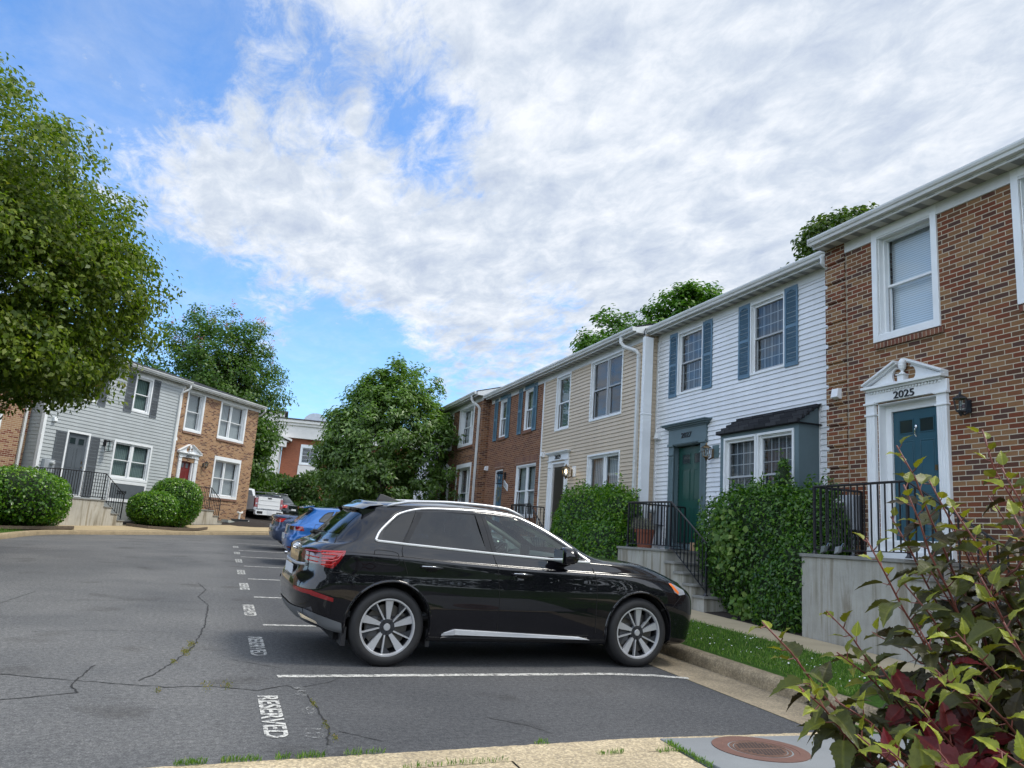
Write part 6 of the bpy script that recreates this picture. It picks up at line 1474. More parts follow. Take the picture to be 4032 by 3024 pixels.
# ---- black suv ----------------------------------------------------
def col_(*a): return list(a)
Yp = [0, .42, .70, .86, .915, .93, .94, .942, .942, .94, .935, .93, .90, .80, .48, 0]
def level(xs, ys, zs): return [[a, b, c] for a, b, c in zip(xs, ys, zs)]
bx = lambda r: [r, r+.01, r+.07, r+.20, .46, .68, .93, 1.42, 2.0, 2.7, 3.2, 3.75]
NET = [
 level([.42, .43, .48, .55, .62, .75, .95, 1.42, 2.0, 2.7, 3.2, 3.70, 4.05, 4.25, 4.36, 4.40], [0, .40, .60, .72, .78, .80, .80, .80, .80, .80, .80, .80, .76, .66, .40, 0], [.30, .30, .30, .28, .26, .25, .24, .23, .23, .23, .23, .23, .23, .23, .23, .23]),
 level([.20, .21, .27, .38, .52, .70, .94, 1.42, 2.0, 2.7, 3.2, 3.74, 4.18, 4.43, 4.56, 4.60], [0, .42, .68, .83, .885, .895, .90, .905, .905, .90, .90, .90, .87, .78, .46, 0], [.36, .36, .36, .34, .31, .29, .27, .26, .26, .26, .26, .26, .26, .26, .26, .26]),
 level([.05, .06, .13, .27, .48, .68, .93, 1.42, 2.0, 2.7, 3.2, 3.75, 4.24, 4.49, 4.63, 4.67], [y*.985 for y in Yp], [.48, .48, .48, .46, .42, .40, .39, .37, .37, .37, .37, .38, .38, .38, .38, .38]),
 level(bx(.0)+[4.26, 4.51, 4.65, 4.69], Yp, [.64, .64, .64, .64, .62, .60, .58, .56, .56, .56, .56, .57, .57, .57, .57, .57]),
 level(bx(.02)+[4.25, 4.50, 4.63, 4.67], [y*1.004 for y in Yp], [.76, .76, .76, .76, .76, .76, .76, .75, .74, .74, .74, .74, .73, .72, .72, .72]),
 level([.07, .08, .145, .25, .48, .68, .93, 1.42, 2.0, 2.7, 3.2, 3.75, 4.22, 4.46, 4.59, 4.62], [y*.995 for y in Yp], [.84, .84, .84, .85, .86, .87, .87, .86, .85, .85, .85, .85, .83, .81, .81, .81]),
 level([.10, .11, .175, .27, .48, .68, .93, 1.42, 2.0, 2.7, 3.2, 3.75, 4.16, 4.39, 4.53, 4.56], [0, .41, .68, .835, .905, .925, .935, .932, .928, .924, .92, .905, .86, .72, .45, 0], [1.0, 1.0, 1.0, 1.015, 1.035, 1.035, 1.03, 1.01, .99, .975, .965, .955, .915, .885, .885, .885]),
 level([.11, .12, .185, .29, .49, .68, .93, 1.42, 2.0, 2.7, 3.18, 3.70, 4.10, 4.33, 4.48, 4.51], [0, .41, .67, .81, .885, .900, .908, .905, .900, .895, .89, .870, .82, .68, .43, 0], [1.06, 1.06, 1.06, 1.06, 1.07, 1.065, 1.06, 1.035, 1.02, 1.005, 1.0, .995, .955, .925, .925, .925]),
 level([.15, .16, .22, .33, .51, .69, .93, 1.42, 2.0, 2.68, 3.08, 3.45, 3.72, 3.88, 3.98, 4.02], [0, .40, .655, .785, .862, .878, .885, .884, .880, .875, .868, .845, .79, .66, .42, 0], [1.13, 1.13, 1.13, 1.135, 1.15, 1.145, 1.14, 1.12, 1.10, 1.085, 1.085, 1.085, 1.085, 1.085, 1.095, 1.10]),
 level([.19, .20, .26, .37, .54, .71, .94, 1.42, 2.0, 2.66, 3.00, 3.12, 3.20, 3.26, 3.33, 3.36], [0, .39, .64, .765, .842, .858, .866, .866, .862, .856, .845, .825, .79, .68, .42, 0], [1.185, 1.185, 1.185, 1.19, 1.21, 1.205, 1.195, 1.175, 1.155, 1.135, 1.13, 1.13, 1.135, 1.15, 1.165, 1.17]),
 level([.42, .43, .48, .58, .73, .88, 1.07, 1.46, 1.96, 2.42, 2.66, 2.74, 2.80, 2.84, 2.89, 2.92], [0, .36, .575, .685, .755, .775, .785, .790, .790, .780, .765, .745, .715, .62, .38, 0], [1.395, 1.395, 1.39, 1.39, 1.39, 1.385, 1.385, 1.385, 1.38, 1.365, 1.355, 1.355, 1.36, 1.375, 1.385, 1.39]),
 level([.60, .61, .66, .76, .92, 1.08, 1.26, 1.56, 1.90, 2.14, 2.26, 2.32, 2.37, 2.40, 2.44, 2.46], [0, .34, .51, .605, .655, .675, .685, .692, .690, .680, .668, .650, .625, .55, .34, 0], [1.545, 1.545, 1.535, 1.525, 1.525, 1.54, 1.555, 1.575, 1.578, 1.57, 1.56, 1.552, 1.55, 1.56, 1.57, 1.575]),
 level([.62, .63, .68, .78, .94, 1.10, 1.28, 1.57, 1.90, 2.10, 2.20, 2.26, 2.30, 2.33, 2.36, 2.38], [0, .32, .47, .555, .60, .615, .622, .628, .626, .618, .606, .59, .565, .50, .31, 0], [1.575, 1.575, 1.567, 1.565, 1.573, 1.585, 1.598, 1.612, 1.612, 1.605, 1.598, 1.59, 1.586, 1.592, 1.60, 1.604]),
 level([.66, .67, .72, .82, .98, 1.14, 1.32, 1.59, 1.88, 2.04, 2.12, 2.16, 2.19, 2.21, 2.23, 2.25], [0, .24, .33, .36, .38, .39, .39, .39, .39, .385, .38, .37, .36, .33, .2, 0], [1.605, 1.605, 1.604, 1.607, 1.618, 1.628, 1.635, 1.642, 1.64, 1.634, 1.63, 1.626, 1.624, 1.624, 1.625, 1.626]),
 level([.68, .69, .74, .84, 1.0, 1.16, 1.34, 1.60, 1.88, 2.02, 2.08, 2.12, 2.15, 2.17, 2.18, 2.19], [0]*16, [1.615, 1.615, 1.617, 1.623, 1.632, 1.641, 1.647, 1.652, 1.65, 1.645, 1.641, 1.638, 1.636, 1.634, 1.633, 1.633])]
CAR_LOC = (1.715, 7.798+.94, 0)
def heading_loc(x, y, hd, lat=0, back=.93):
    return x-back*cos(hd), y-back*sin(hd)
hd = radians(2.5)
# near-side rear wheel contact (1.70,7.80); centreline lies .87 further along the left normal
cx_, cy_ = 1.665-.93*cos(hd)-.80*sin(hd), 7.83-.93*sin(hd)+.80*cos(hd)
_dx = {2: .03, 3: .03, 4: .025, 5: .015, 8: .05, 9: .11, 10: .08, 11: .06, 12: .05, 13: .04, 14: .03}
for L_, d_x in _dx.items():
    for j_ in range(5): NET[L_][j_][0] += d_x*(1, 1, 1, .9, .45)[j_]
for j_ in range(4): NET[8][j_][2] -= .01; NET[9][j_][2] -= .012; NET[1][j_][2] -= .02; NET[2][j_][2] -= .03
NET.insert(11, [[a*.80+b_*.20 for a, b_ in zip(p, q_)] for p, q_ in zip(NET[11], NET[10])])
NET = [[[x, y, z-.045*max(0, min(1, (z-1.0)/.5))] for x, y, z in lev] for lev in NET]
zz = lambda P: [(a, b_-.045*max(0, min(1, (b_-1.0)/.5))) for a, b_ in P]
Q = Car(NET, PBLACK, (cx_, cy_+.0, zg(1.7, 8.6)+.0), hd, 'glossy black suv with silver roof rails and alloy wheels parked nearest across the bays', 'parked_suv', js=7, ls=5, group='vehicles parked around the lot')
Q.root.rotation_euler = (.028, 0, hd)
Q.axle = .37; RW = .37
for cx in (.93, 3.75): Q.hole(arch_poly(cx, .385, .425, .15), ymin=.5)
# side glass outlines
WF = [(2.02, 1.16), (2.90, 1.128), (3.05, 1.135), (2.88, 1.245), (2.66, 1.375), (2.46, 1.475), (2.26, 1.535), (2.05, 1.552), (1.90, 1.555)]
WR = [(1.06, 1.205), (1.90, 1.165), (1.80, 1.556), (1.45, 1.553), (1.235, 1.537)]
WQ = [(.80, 1.22), (1.00, 1.208), (1.18, 1.528), (1.03, 1.500), (.93, 1.435), (.80, 1.28)]
WF, WR, WQ = zz(WF), zz(WR), zz(WQ)
for W_ in (WF, WR, WQ): Q.hole(W_, ymin=.4)
# windscreen and rear window openings: glass patches sit over the body; cut them too
Q.hole_front([(-.68, 1.19), (.68, 1.19), (.56, 1.52), (-.56, 1.52)], 2.3)
Q.body()
for sg in (-1, 1):
    fr_ = smooth_poly([(.735, 1.205), (.78, 1.30), (.90, 1.43), (1.0, 1.505), (1.22, 1.565), (1.55, 1.585), (1.90, 1.588), (2.10, 1.58), (2.30, 1.555), (2.52, 1.48), (2.74, 1.36), (2.96, 1.22), (3.12, 1.115)], 4, False); fr_ = zz(fr_)
    Q.line('frame_lining', fr_, PLAST, r=.028, off=-.036, sg=sg); Q.line('frame_lining', zz([(.78, 1.20), (1.05, 1.178), (2.0, 1.135), (2.8, 1.105), (3.10, 1.10)]), PLAST, r=.022, off=-.030, sg=sg)
    for nm, poly in (('side_window', WF), ('side_window', WR), ('side_window', WQ)):
        g = Q.side_patch(nm, poly, GCAR if poly is WF else GTINT, off=-.004, sg=sg, cell=.05, pane=True)
    Q.line('window_trim', fr_, TRIMC, r=.012, off=.004, sg=sg); Q.line('window_trim', zz([(.735, 1.205), (.76, 1.195), (1.05, 1.178), (2.0, 1.135), (2.8, 1.105), (3.12, 1.10)]), TRIMC, r=.0125, off=.004, sg=sg)
    for P_ in ([(1.90, 1.158), (2.02, 1.152), (1.905, 1.560), (1.795, 1.560)], [(1.00, 1.205), (1.065, 1.20), (1.24, 1.540), (1.175, 1.532)]):
        Q.side_patch('pillar_cover', zz(P_), GLOSSB, off=.003, sg=sg, cell=.04)
    # panel gaps
    for L_ in ([(1.20, 1.575), (1.02, 1.19), (1.0, 1.10), (1.02, 1.0), (1.07, .88)], [(1.845, 1.585), (1.965, 1.14), (2.02, 1.0), (2.06, .66), (2.06, .36)], [(3.10, 1.10), (3.15, 1.02), (3.19, .85), (3.19, .60), (3.20, .36)], [(1.48, .345), (2.06, .335), (3.12, .335)],
               [(.40, .98), (.33, 1.065), (.40, 1.19)], [(.30, .86), (.50, .86)], [(.45, .87), (.60, .82)], [(3.22, 1.0), (3.75, .985), (4.05, .95), (4.2, .92)], [(4.02, .62), (4.18, .66), (4.30, .78)]):
        Q.line('panel_gap', L_, SEAM, r=.0035, off=.0005, sg=sg, n=5)
    # wheel arch flares
    for cx in (.93, 3.75):
        P_ = arch_poly(cx, .385, .425, .30)[1:-1]; Q.line('wheel_arch', P_, PBLACK, r=.013, off=-.001, sg=sg, n=8)
        well(Q, cx, .43, sg, .90)
        Qy = sg*.80; wheel(Q, cx, Qy, RW, .262, sg)
    # sill blade
    y = .93
    mb = MB(); Y0, Y1 = sg*.885, sg*.935
    mb.hexa([(1.46, Y0, .275), (3.12, Y0, .275), (3.12, Y0, .335), (1.60, Y0, .365), (1.46, Y1, .285), (3.10, Y1, .285), (3.10, Y1, .30), (1.58, Y1, .30)])
    Q.add(mb, 'sill', PLAST)
    mb = MB(); mb.hexa([(1.42, sg*.91, .300), (1.60, sg*.955, .315), (1.60, sg*.93, .315), (1.42, sg*.90, .300), (1.43, sg*.91, .312), (1.60, sg*.955, .372), (1.60, sg*.93, .372), (1.43, sg*.90, .312)])
    mb.hexa([(1.60, sg*.955, .318), (3.13, sg*.953, .292), (3.13, sg*.92, .292), (1.60, sg*.92, .318), (1.60, sg*.950, .372), (3.0, sg*.948, .322), (3.0, sg*.92, .322), (1.60, sg*.92, .372)])
    Q.add(mb, 'sill_blade', SATIN, bevel=.004)
    # handles
    for hx, hz in ((1.20, .945), (2.19, .920)):
        yy = Q.hit(hx+.1, hz, sg); mb = MB()
        mb.ell((hx+.11, yy-sg*.004, hz+.0), (.075, .012, .036), 14, 8); c_ = Q.add(mb, 'handle_cup', SEAM, smooth='full')
        mb = MB(); mb.tube([(hx-.01, yy+sg*.006, hz+.012), (hx+.03, yy+sg*.030, hz+.012), (hx+.19, yy+sg*.030, hz+.010), (hx+.225, yy+sg*.006, hz+.008)], [.010, .014, .013, .010], 8); Q.add(mb, 'door_handle', PBLACK, smooth='full')
        mb = MB(); mb.tube([(hx+.0, yy+sg*.036, hz+.022), (hx+.10, yy+sg*.046, hz+.022), (hx+.20, yy+sg*.036, hz+.020)], .004, 6); Q.add(mb, 'handle_trim', CHROME, smooth='full')
    # mirror
    my = sg*1.05
    mb = MB(); mb.ell((2.735, my, 1.150), (.135, .145, .098), 18, 12)
    for i, v in enumerate(mb.v):
        x, y_, z = v; 
        if x < 2.69: x = 2.69-(2.69-x)*.35
        if z < 1.08: z = 1.08+(z-1.08)*.4
        mb.v[i] = (x, y_, z)
    mo_ = Q.add(mb, 'door_mirror', PBLACK, smooth='full')
    mb = MB(); mb.box(2.638, 2.642, min(my-.105, my+.105), max(my-.105, my+.105), 1.09, 1.215); Q.add(mb, 'mirror_glass', simple('mirror_silver', (.8, .85, .85), .03, metal=1, var=0), parent=mo_, bevel=.0)
    mb = MB(); mb.hexa([(2.74, sg*.86, 1.07), (2.90, sg*.86, 1.06), (2.84, sg*.99, 1.07), (2.74, sg*.99, 1.07), (2.74, sg*.86, 1.10), (2.90, sg*.86, 1.095), (2.84, sg*.99, 1.11), (2.74, sg*.99, 1.11)]); Q.add(mb, 'mirror_foot', PLAST, parent=mo_)
    # tail lamps: side part and rear part
    T1 = [(.22, 1.055), (.455, 1.068), (.435, 1.02), (.395, .955), (.345, .895), (.27, .905), (.22, .93)]
    Q.side_patch('tail_lamp', T1, RLENS, off=.007, sg=sg, cell=.03)
    sy = sg
    T2 = [(sy*.42, .975), (sy*.50, 1.055), (sy*.845, 1.060), (sy*.83, .925), (sy*.66, .925)]
    Q.side_patch('tail_lamp', T2, RLEND, off=.008, sg=sg, cell=.03, rear=True)
    for P_ in ([(.24, 1.045), (.43, 1.052), (.385, .985), (.33, .965), (.24, .960)], [(.24, 1.020), (.375, 1.022), (.345, .99), (.24, .985)], [(.24, .925), (.33, .925), (.365, .955)]):
        Q.line('lamp_bar', P_, RLENB, r=.006, off=.008, sg=sg, step=.03)
    for P_ in ([(sy*.55, 1.035), (sy*.80, 1.04)], [(sy*.58, .99), (sy*.80, .985)], [(sy*.62, .95), (sy*.80, .945)]): Q.line('lamp_bar', P_, RLENB, r=.005, off=.011, sg=sg, rear=True, step=.03)
    R1 = [(.17, .640), (.38, .590), (.38, .625), (.17, .685)]; Q.side_patch('rear_reflector', R1, RLENS, off=.010, sg=sg, cell=.03)
    R2 = [(sy*.55, .665), (sy*.84, .645), (sy*.84, .685), (sy*.55, .700)]; Q.side_patch('rear_reflector', R2, RLENS, off=.010, sg=sg, cell=.03, rear=True)
    # head lamps
    H1 = [(4.14, .925), (4.22, .905), (4.36, .845), (4.36, .80), (4.27, .79), (4.20, .82)]; Q.side_patch('headlight', H1, CLEAR, off=.006, sg=sg, cell=.03)
    H2 = [(4.135, .915), (4.175, .915), (4.265, .825), (4.25, .80), (4.21, .83)]; Q.side_patch('turn_marker', H2, AMBER, off=.010, sg=sg, cell=.02)
    Q.side_patch('headlight', [(sy*.40, .84), (sy*.78, .875), (sy*.78, .80), (sy*.44, .79)], CLEAR, off=.006, sg=sg, cell=.04, front=True)
    # roof rail
    mb = MB(); pts = []
    RX = lin(.88, 2.42, 22)
    for i, x in enumerate(RX):
        f = i/22; z = 1.605+.048*sin(pi*min(1, max(0, f)))**.55 if 0 < f < 1 else 1.60
        hz = Q.hitz(x, sg*.60) or 1.55; lift = .010+.028*min(1, min(f, 1-f)*7); pts.append((x, sg*(.598-.0*f), hz+lift))
    mb.tube(pts, [.010]+[.016]*(len(pts)-2)+[.010], 10); Q.add(mb, 'roof_rail', SATIN, smooth='full')
    # rear bumper trim
    Q.side_patch('bumper_lower', [(.14, .50), (.48, .40), (.50, .30), (.36, .33), (.16, .42)], GREYP, off=.007, sg=sg, cell=.02)
    mb = MB(); mb.prism([(.10, .47), (.28, .385), (.30, .36), (.12, .43)], 'd', sg*.60, sg*.80); Q.add(mb, 'exhaust_trim', CHROME)
    # fuel flap only on the right-hand side
    if sg == -1:
        Q.line('fuel_flap', smooth_poly([(.73, 1.09), (.94, 1.08), (.965, 1.03), (.955, .965), (.75, .970), (.72, 1.02)], 4), SEAM, r=.0028, off=.0008, sg=sg, closed=True)
# chrome strip under the lamps, plate, rear glass, spoiler, wiper, fin
Q.line('tailgate_strip', [(-.62, .905), (-.3, .89), (.3, .89), (.62, .905)], SATIN, r=.014, off=.012, rear=True)
mb = MB(); xr = Q.hitx(0, .80); mb.box(xr-.012, xr-.002, -.26, .26, .74, .87); Q.add(mb, 'licence_plate', PLATE, bevel=.002)
Q.side_patch('rear_bumper_lower', [(-.70, .50), (.70, .50), (.66, .38), (-.66, .38)], GREYP, off=.008, rear=True, cell=.03)
Q.side_patch('rear_window', [(-.60, 1.215), (.60, 1.215), (.49, 1.50), (-.49, 1.50)], GTINT, off=.006, rear=True, cell=.06)
rg = Q.side_patch('front_windscreen', [(-.72, 1.175), (.72, 1.175), (.60, 1.545), (-.60, 1.545)], GCAR, off=.006, front=True, cell=.06)
mb = MB(); NS_ = 14
for i in range(NS_):
    a, b = -1+2*i/NS_, -1+2*(i+1)/NS_
    def sp(t, k):
        y = t*.56; e = abs(t)**3; xt = .57+.07*e; 
        return [(xt, y, 1.487-.012*e), (xt+.02, y, 1.462-.01*e), (.72+.05*e, y*1.0, 1.48-.01*e), (.80+.05*e, y*1.0, 1.566-.035*e), (.66+.05*e, y, 1.532-.022*e)][k]
    for k in range(5): mb.face([sp(a, k), sp(b, k), sp(b, (k+1) % 5), sp(a, (k+1) % 5)])
Q.add(mb, 'roof_spoiler', PBLACK, smooth=True, weld=True)
mb = MB()
for sg in (-1, 1): mb.prism([(.58, 1.475), (.76, 1.48), (.78, 1.36), (.66, 1.40)], 'd', sg*.545, sg*.585)

Q.add(mb, 'spoiler_cheek', PBLACK)
mb = MB(); mb.tube([(.28, -.02, 1.18), (.25, -.10, 1.215), (.30, -.42, 1.22)], [.016, .014, .008], 8); mb.ell((.27, -.03, 1.195), (.05, .06, .022)); Q.add(mb, 'rear_wiper', PLAST, smooth='full')
mb = MB(); zf_ = 1.578; mb.hexa([(.90, -.03, zf_), (1.15, -.012, zf_+.012), (1.15, .012, zf_+.012), (.90, .03, zf_), (.935, -.006, zf_+.070), (.965, -.004, zf_+.068), (.965, .004, zf_+.068), (.935, .006, zf_+.070)]); Q.add(mb, 'roof_fin', PLAST, bevel=.004)
# grille, front bumper
Q.side_patch('grille', [(-.40, .42), (.40, .42), (.46, .62), (.40, .80), (-.40, .80), (-.46, .62)], PLAST, off=.008, front=True, cell=.08)
Q.line('door_sill_shadow', [(1.45, .33), (3.1, .33)], SEAM, r=.003, off=.001)
# emblem on the tailgate: four linked rings
for i in range(4):
    mb = MB(); yc = -.0+(i-1.5)*.052; zc_ = 1.045; P_ = [(0, yc+.030*cos(2*pi*k/20), zc_+.030*sin(2*pi*k/20)) for k in range(21)]
    P_ = [((Q.hitx(p[1], p[2]) or .13)-.008, p[1], p[2]) for p in P_]; mb.tube(P_, .0045, 6, False); Q.add(mb, 'tailgate_emblem', CHROME, smooth='full')
# cabin
mb = MB(); mb.box(.5, 3.3, -.80, .80, .42, .50); mb.box(2.95, 3.25, -.76, .76, .5, 1.08); mb.prism([(2.70, 1.02), (2.92, 1.12), (3.2, 1.12), (3.2, .6), (2.80, .7)], 'd', -.76, .76); Q.add(mb, 'dashboard', CABIN, bevel=.02)
mb = MB(); mb.box(.5, 3.0, -.84, .84, .45, .47); mb.box(2.72, 2.735, -.10, .14, 1.06, 1.20); Q.add(mb, 'centre_screen', PLAST)
for sy in (-.38, .38):
    mb = MB(); mb.prism([(1.95, .62), (2.45, .66), (2.45, .78), (2.02, .76), (1.82, 1.28), (1.70, 1.26), (1.85, .7)], 'd', sy-.24, sy+.24); mb.box(1.69, 1.78, sy-.13, sy+.13, 1.27, 1.44); Q.add(mb, 'seat', CABIN, bevel=.03)
mb = MB(); mb.prism([(.95, .62), (1.45, .66), (1.45, .78), (1.02, .76), (.82, 1.24), (.72, 1.22), (.85, .7)], 'd', -.62, .62)
for sy in (-.4, 0, .4): mb.box(.72, .80, sy-.12, sy+.12, 1.22, 1.36)
Q.add(mb, 'rear_bench', CABIN, bevel=.03)
mb = MB(); c_ = Vector((2.55, .38, 1.02)); ax = Vector((-.92, 0, .38)).normalized(); e1 = Vector((0, 1, 0)); e2 = ax.cross(e1)
mb.tube([c_+(e1*cos(2*pi*k/24)+e2*sin(2*pi*k/24))*.185 for k in range(25)], .016, 8, False)
for a in (0, pi, -pi/2): mb.tube([c_, c_+(e1*cos(a)+e2*sin(a))*.18], .018, 6)
mb.ell(tuple(c_), (.04, .07, .06)); mb.tube([c_, c_-ax*.35], .03, 8); Q.add(mb, 'steering_wheel', PLAST, smooth='full')
mb = MB(); mb.box(1.0, 2.2, -.50, .50, 1.505, 1.515); Q.add(mb, 'headliner', TAN)
mb = MB(); mb.tube([(3.00, .72, 1.14), (2.70, .66, 1.30), (2.33, .56, 1.46)], .030, 8); mb.tube([(3.00, -.72, 1.14), (2.70, -.66, 1.30), (2.33, -.56, 1.46)], .024, 8); Q.add(mb, 'pillar_lining', TAN, smooth='full')
mb = MB(); mb.box(2.46, 2.49, -.12, .12, 1.40, 1.46); Q.add(mb, 'inner_mirror', PLAST)
mb = MB(); mb.box(.45, 4.3, -.72, .72, .22, .30); Q.add(mb, 'underbody', WELL)
for sg in (-1, 1):
    for xm in (.50, 1.33): mb = MB(); mb.box(xm, xm+.04, min(sg*.68, sg*.88), max(sg*.68, sg*.88), .19, .36); Q.add(mb, 'mud_flap', PLAST)

# ---- other cars ---------------------------------------------------
def xform_net(net, sx, sy, sz, f=None):
    R_ = []
    for L, lev in enumerate(net):
        row = []
        for j, (x, y, z) in enumerate(lev):
            x, y, z = x*sx, y*sy, z*sz
            if f: x, y, z = f(L, j, x, y, z)
            row.append([x, y, z])
        R_.append(row)
    return R_
def other_car(net, paint, loc, hd, label, wb, R, rim, wy, wins, lamps_side, lamps_rear, rwin, plate, gaps, extra=None, name='parked_car', strip=None):
    c = Car(net, paint, loc, hd, label, name, js=5, ls=4, group='vehicles parked around the lot'); c.axle = R
    if abs(hd) < .2: c.root.rotation_euler = (.028, 0, hd)
    for cx in wb: c.hole(arch_poly(cx, R+.01, R+.055, .12), ymin=.5)
    c.body()
    for sg in (-1, 1):
        for cx in wb: well(c, cx, R+.06, sg, wy+.08); wheel(c, cx, sg*wy, R, rim, sg, style='plain'); c.line('wheel_arch', arch_poly(cx, R+.01, R+.055, .25)[1:-1], paint, r=.014, off=-.008, sg=sg)
        for P_ in wins: c.side_patch('side_window', P_, GDARK, off=.004, sg=sg, cell=.08); c.line('window_seal', P_, PLAST, r=.010, off=.002, sg=sg, closed=True)
        for P_ in gaps: c.line('panel_gap', P_, SEAM, r=.004, off=.0, sg=sg, n=5)
        for P_, m_ in lamps_side: c.side_patch('tail_lamp', P_, m_, off=.008, sg=sg, cell=.04)
        for P_, m_ in lamps_rear: c.side_patch('tail_lamp', [(sg*a, b_) for a, b_ in P_], m_, off=.009, sg=sg, cell=.04, rear=True)
        mb = MB(); z_ = wins[0][1][1]; mb.ell((wins[0][1][0]-.05, sg*(wy+.20), z_+.0), (.09, .12, .07)); c.add(mb, 'door_mirror', paint, smooth='full')
        for hx in gaps[0][2][0]+.12, gaps[1][2][0]+.12:
            y_ = c.hit(hx, gaps[0][2][1], sg); 
            if y_: mb = MB(); mb.tube([(hx, y_+sg*.004, gaps[0][2][1]), (hx+.04, y_+sg*.028, gaps[0][2][1]), (hx+.17, y_+sg*.028, gaps[0][2][1]), (hx+.2, y_+sg*.004, gaps[0][2][1])], .012, 6); c.add(mb, 'door_handle', paint, smooth='full')
    c.side_patch('rear_window', rwin, GDARK, off=.006, rear=True, cell=.08)
    zp = plate; xr = c.hitx(0, zp) or 0; mb = MB(); mb.box(xr-.02, xr-.004, -.25, .25, zp-.065, zp+.065); c.add(mb, 'licence_plate', PLATE)
    mb = MB(); mb.box(.4, wb[1]+.4, -wy+.1, wy-.1, .20, .28); c.add(mb, 'underbody', WELL)
    return c
GDARK = simple('glass_dark', (.014, .018, .020), .04, spec=.9, var=0)
# blue hatchback
kx, ky, kz = 4.26/4.69, .955, 1.455/1.652
HN = xform_net(NET, kx, ky, kz, lambda L, j, x, y, z: (x-.02*(L >= 9)*(j < 4), y, z))
sc = lambda P: [(a*kx, b_*kz) for a, b_ in P]
hb = other_car(HN, PBLUE, (1.52, 19.95, zg(2, 20)), radians(1.5), 'bright blue hatchback parked just beyond the nearest black suv', (.93*kx, 3.70*kx), .325, .215, .76,
    [sc(WF), sc(WR), sc(WQ)], [(sc([(.20, 1.05), (.40, 1.045), (.44, .93), (.20, .93)]), RLENS), (sc([(.22, .97), (.40, .97), (.42, .95), (.22, .945)]), RLENB)],
    [([(.48, .83), (.48, .915), (.80, .925), (.80, .82)], RLEND)], [(-.56, 1.075), (.56, 1.075), (.47, 1.31), (-.47, 1.31)], .66,
    [sc([(1.20, 1.575), (1.02, 1.19), (1.0, 1.0), (1.07, .88)]), sc([(1.845, 1.585), (1.965, 1.14), (2.02, 1.0), (2.06, .36)]), sc([(3.10, 1.10), (3.19, .85), (3.20, .36)]), sc([(.36, .93), (.30, 1.06), (.42, 1.2), (.66, 1.5)])])
mb = MB(); mb.prism([(.36, 1.345), (.60, 1.40), (.62, 1.425), (.38, 1.372)], 'd', -.50, .50); hb.add(mb, 'roof_spoiler', PBLUE, bevel=.005)
hb.line('fuel_flap', smooth_poly(sc([(.70, 1.12), (.88, 1.11), (.90, 1.04), (.88, .96), (.72, .97), (.69, 1.04)]), 3), SEAM, r=.003, off=.001, sg=-1, closed=True)
mb = MB(); mb.tube([(.14, 0, 1.06), (.11, -.06, 1.09), (.16, -.35, 1.09)], .010, 6); hb.add(mb, 'rear_wiper', PLAST, smooth='full')
mb = MB(); mb.tube([(.10, -.62, .30), (.04, -.62, .30)], .035, 10); hb.add(mb, 'exhaust_pipe', CHROME, smooth=True)
hb.side_patch('rear_reflector', [(-.72, .44), (-.50, .44), (-.50, .40), (-.72, .40)], RLENS, off=.008, rear=True)
# slate blue sedan
def fsed(L, j, x, y, z):
    if L == 8 and j <= 6: x = [.10, .11, .17, .28, .50, .68, .93][j]; z = 1.055
    if L == 9 and j <= 7: x = [.86, .87, .93, 1.02, 1.10, 1.16, 1.24, 1.60][j]; z = 1.075
    if L == 10 and j <= 7: x = [1.25, 1.26, 1.30, 1.34, 1.40, 1.46, 1.54, 1.80][j]; z = z*.975
    if L >= 11 and j <= 7: x = x+[1.05, 1.04, 1.0, .94, .84, .74, .62, .40][j]
    return x, y, z
SN = xform_net(NET, 4.75/4.69, .97, 1.455/1.652, fsed)
sd_car = other_car(SN, PSLATE, (1.50, 25.3, zg(2, 25)), radians(1.0), 'slate blue sedan parked beyond the bright blue hatchback', (1.0, 3.80), .33, .22, .78,
    [[(2.05, 1.01), (3.00, 1.0), (2.70, 1.20), (2.30, 1.355), (1.98, 1.37)], [(1.30, 1.06), (1.97, 1.02), (1.90, 1.365), (1.70, 1.35), (1.50, 1.25)]],
    [([(.18, .98), (.42, .975), (.30, .86), (.18, .86)], RLENB)], [([(.40, .86), (.38, .965), (.78, .975), (.76, .86)], RLENS), ([(.36, .87), (.36, .955), (.52, .96), (.52, .87)], CLEAR)],
    [(-.50, 1.09), (.50, 1.09), (.44, 1.30), (-.44, 1.30)], .70,
    [[(1.98, 1.38), (2.03, 1.0), (2.05, .85), (2.08, .35)], [(1.22, 1.05), (1.10, .95), (1.15, .85), (1.2, .7)], [(3.12, 1.0), (3.2, .8), (3.22, .35)], [(.36, .84), (.50, 1.03)]])
# dark suv by the thicket
DN = xform_net(NET, 4.80/4.69, 1.0, 1.78/1.652)
sc2 = lambda P: [(a*4.8/4.69, b_*1.78/1.652) for a, b_ in P]
R_ = radians(145)
ds = other_car(DN, PNIGHT, (4.15, 47.6, 1.41), R_, 'black suv with red tail lamps standing beyond the white pickup by the thicket', (.95, 3.80), .37, .25, .80,
    [sc2(WF), sc2(WR), sc2(WQ)], [(sc2([(.22, 1.06), (.44, 1.06), (.42, .90), (.22, .90)]), RLENB)], [([(.60, .98), (.60, 1.15), (.84, 1.14), (.84, .98)], RLENB)],
    [(-.58, 1.31), (.58, 1.31), (.48, 1.60), (-.48, 1.60)], .88,
    [sc2([(1.20, 1.575), (1.02, 1.19), (1.0, 1.0), (1.07, .88)]), sc2([(1.845, 1.585), (1.965, 1.14), (2.02, 1.0), (2.06, .36)]), sc2([(3.10, 1.10), (3.19, .85), (3.20, .36)])], name='parked_suv')
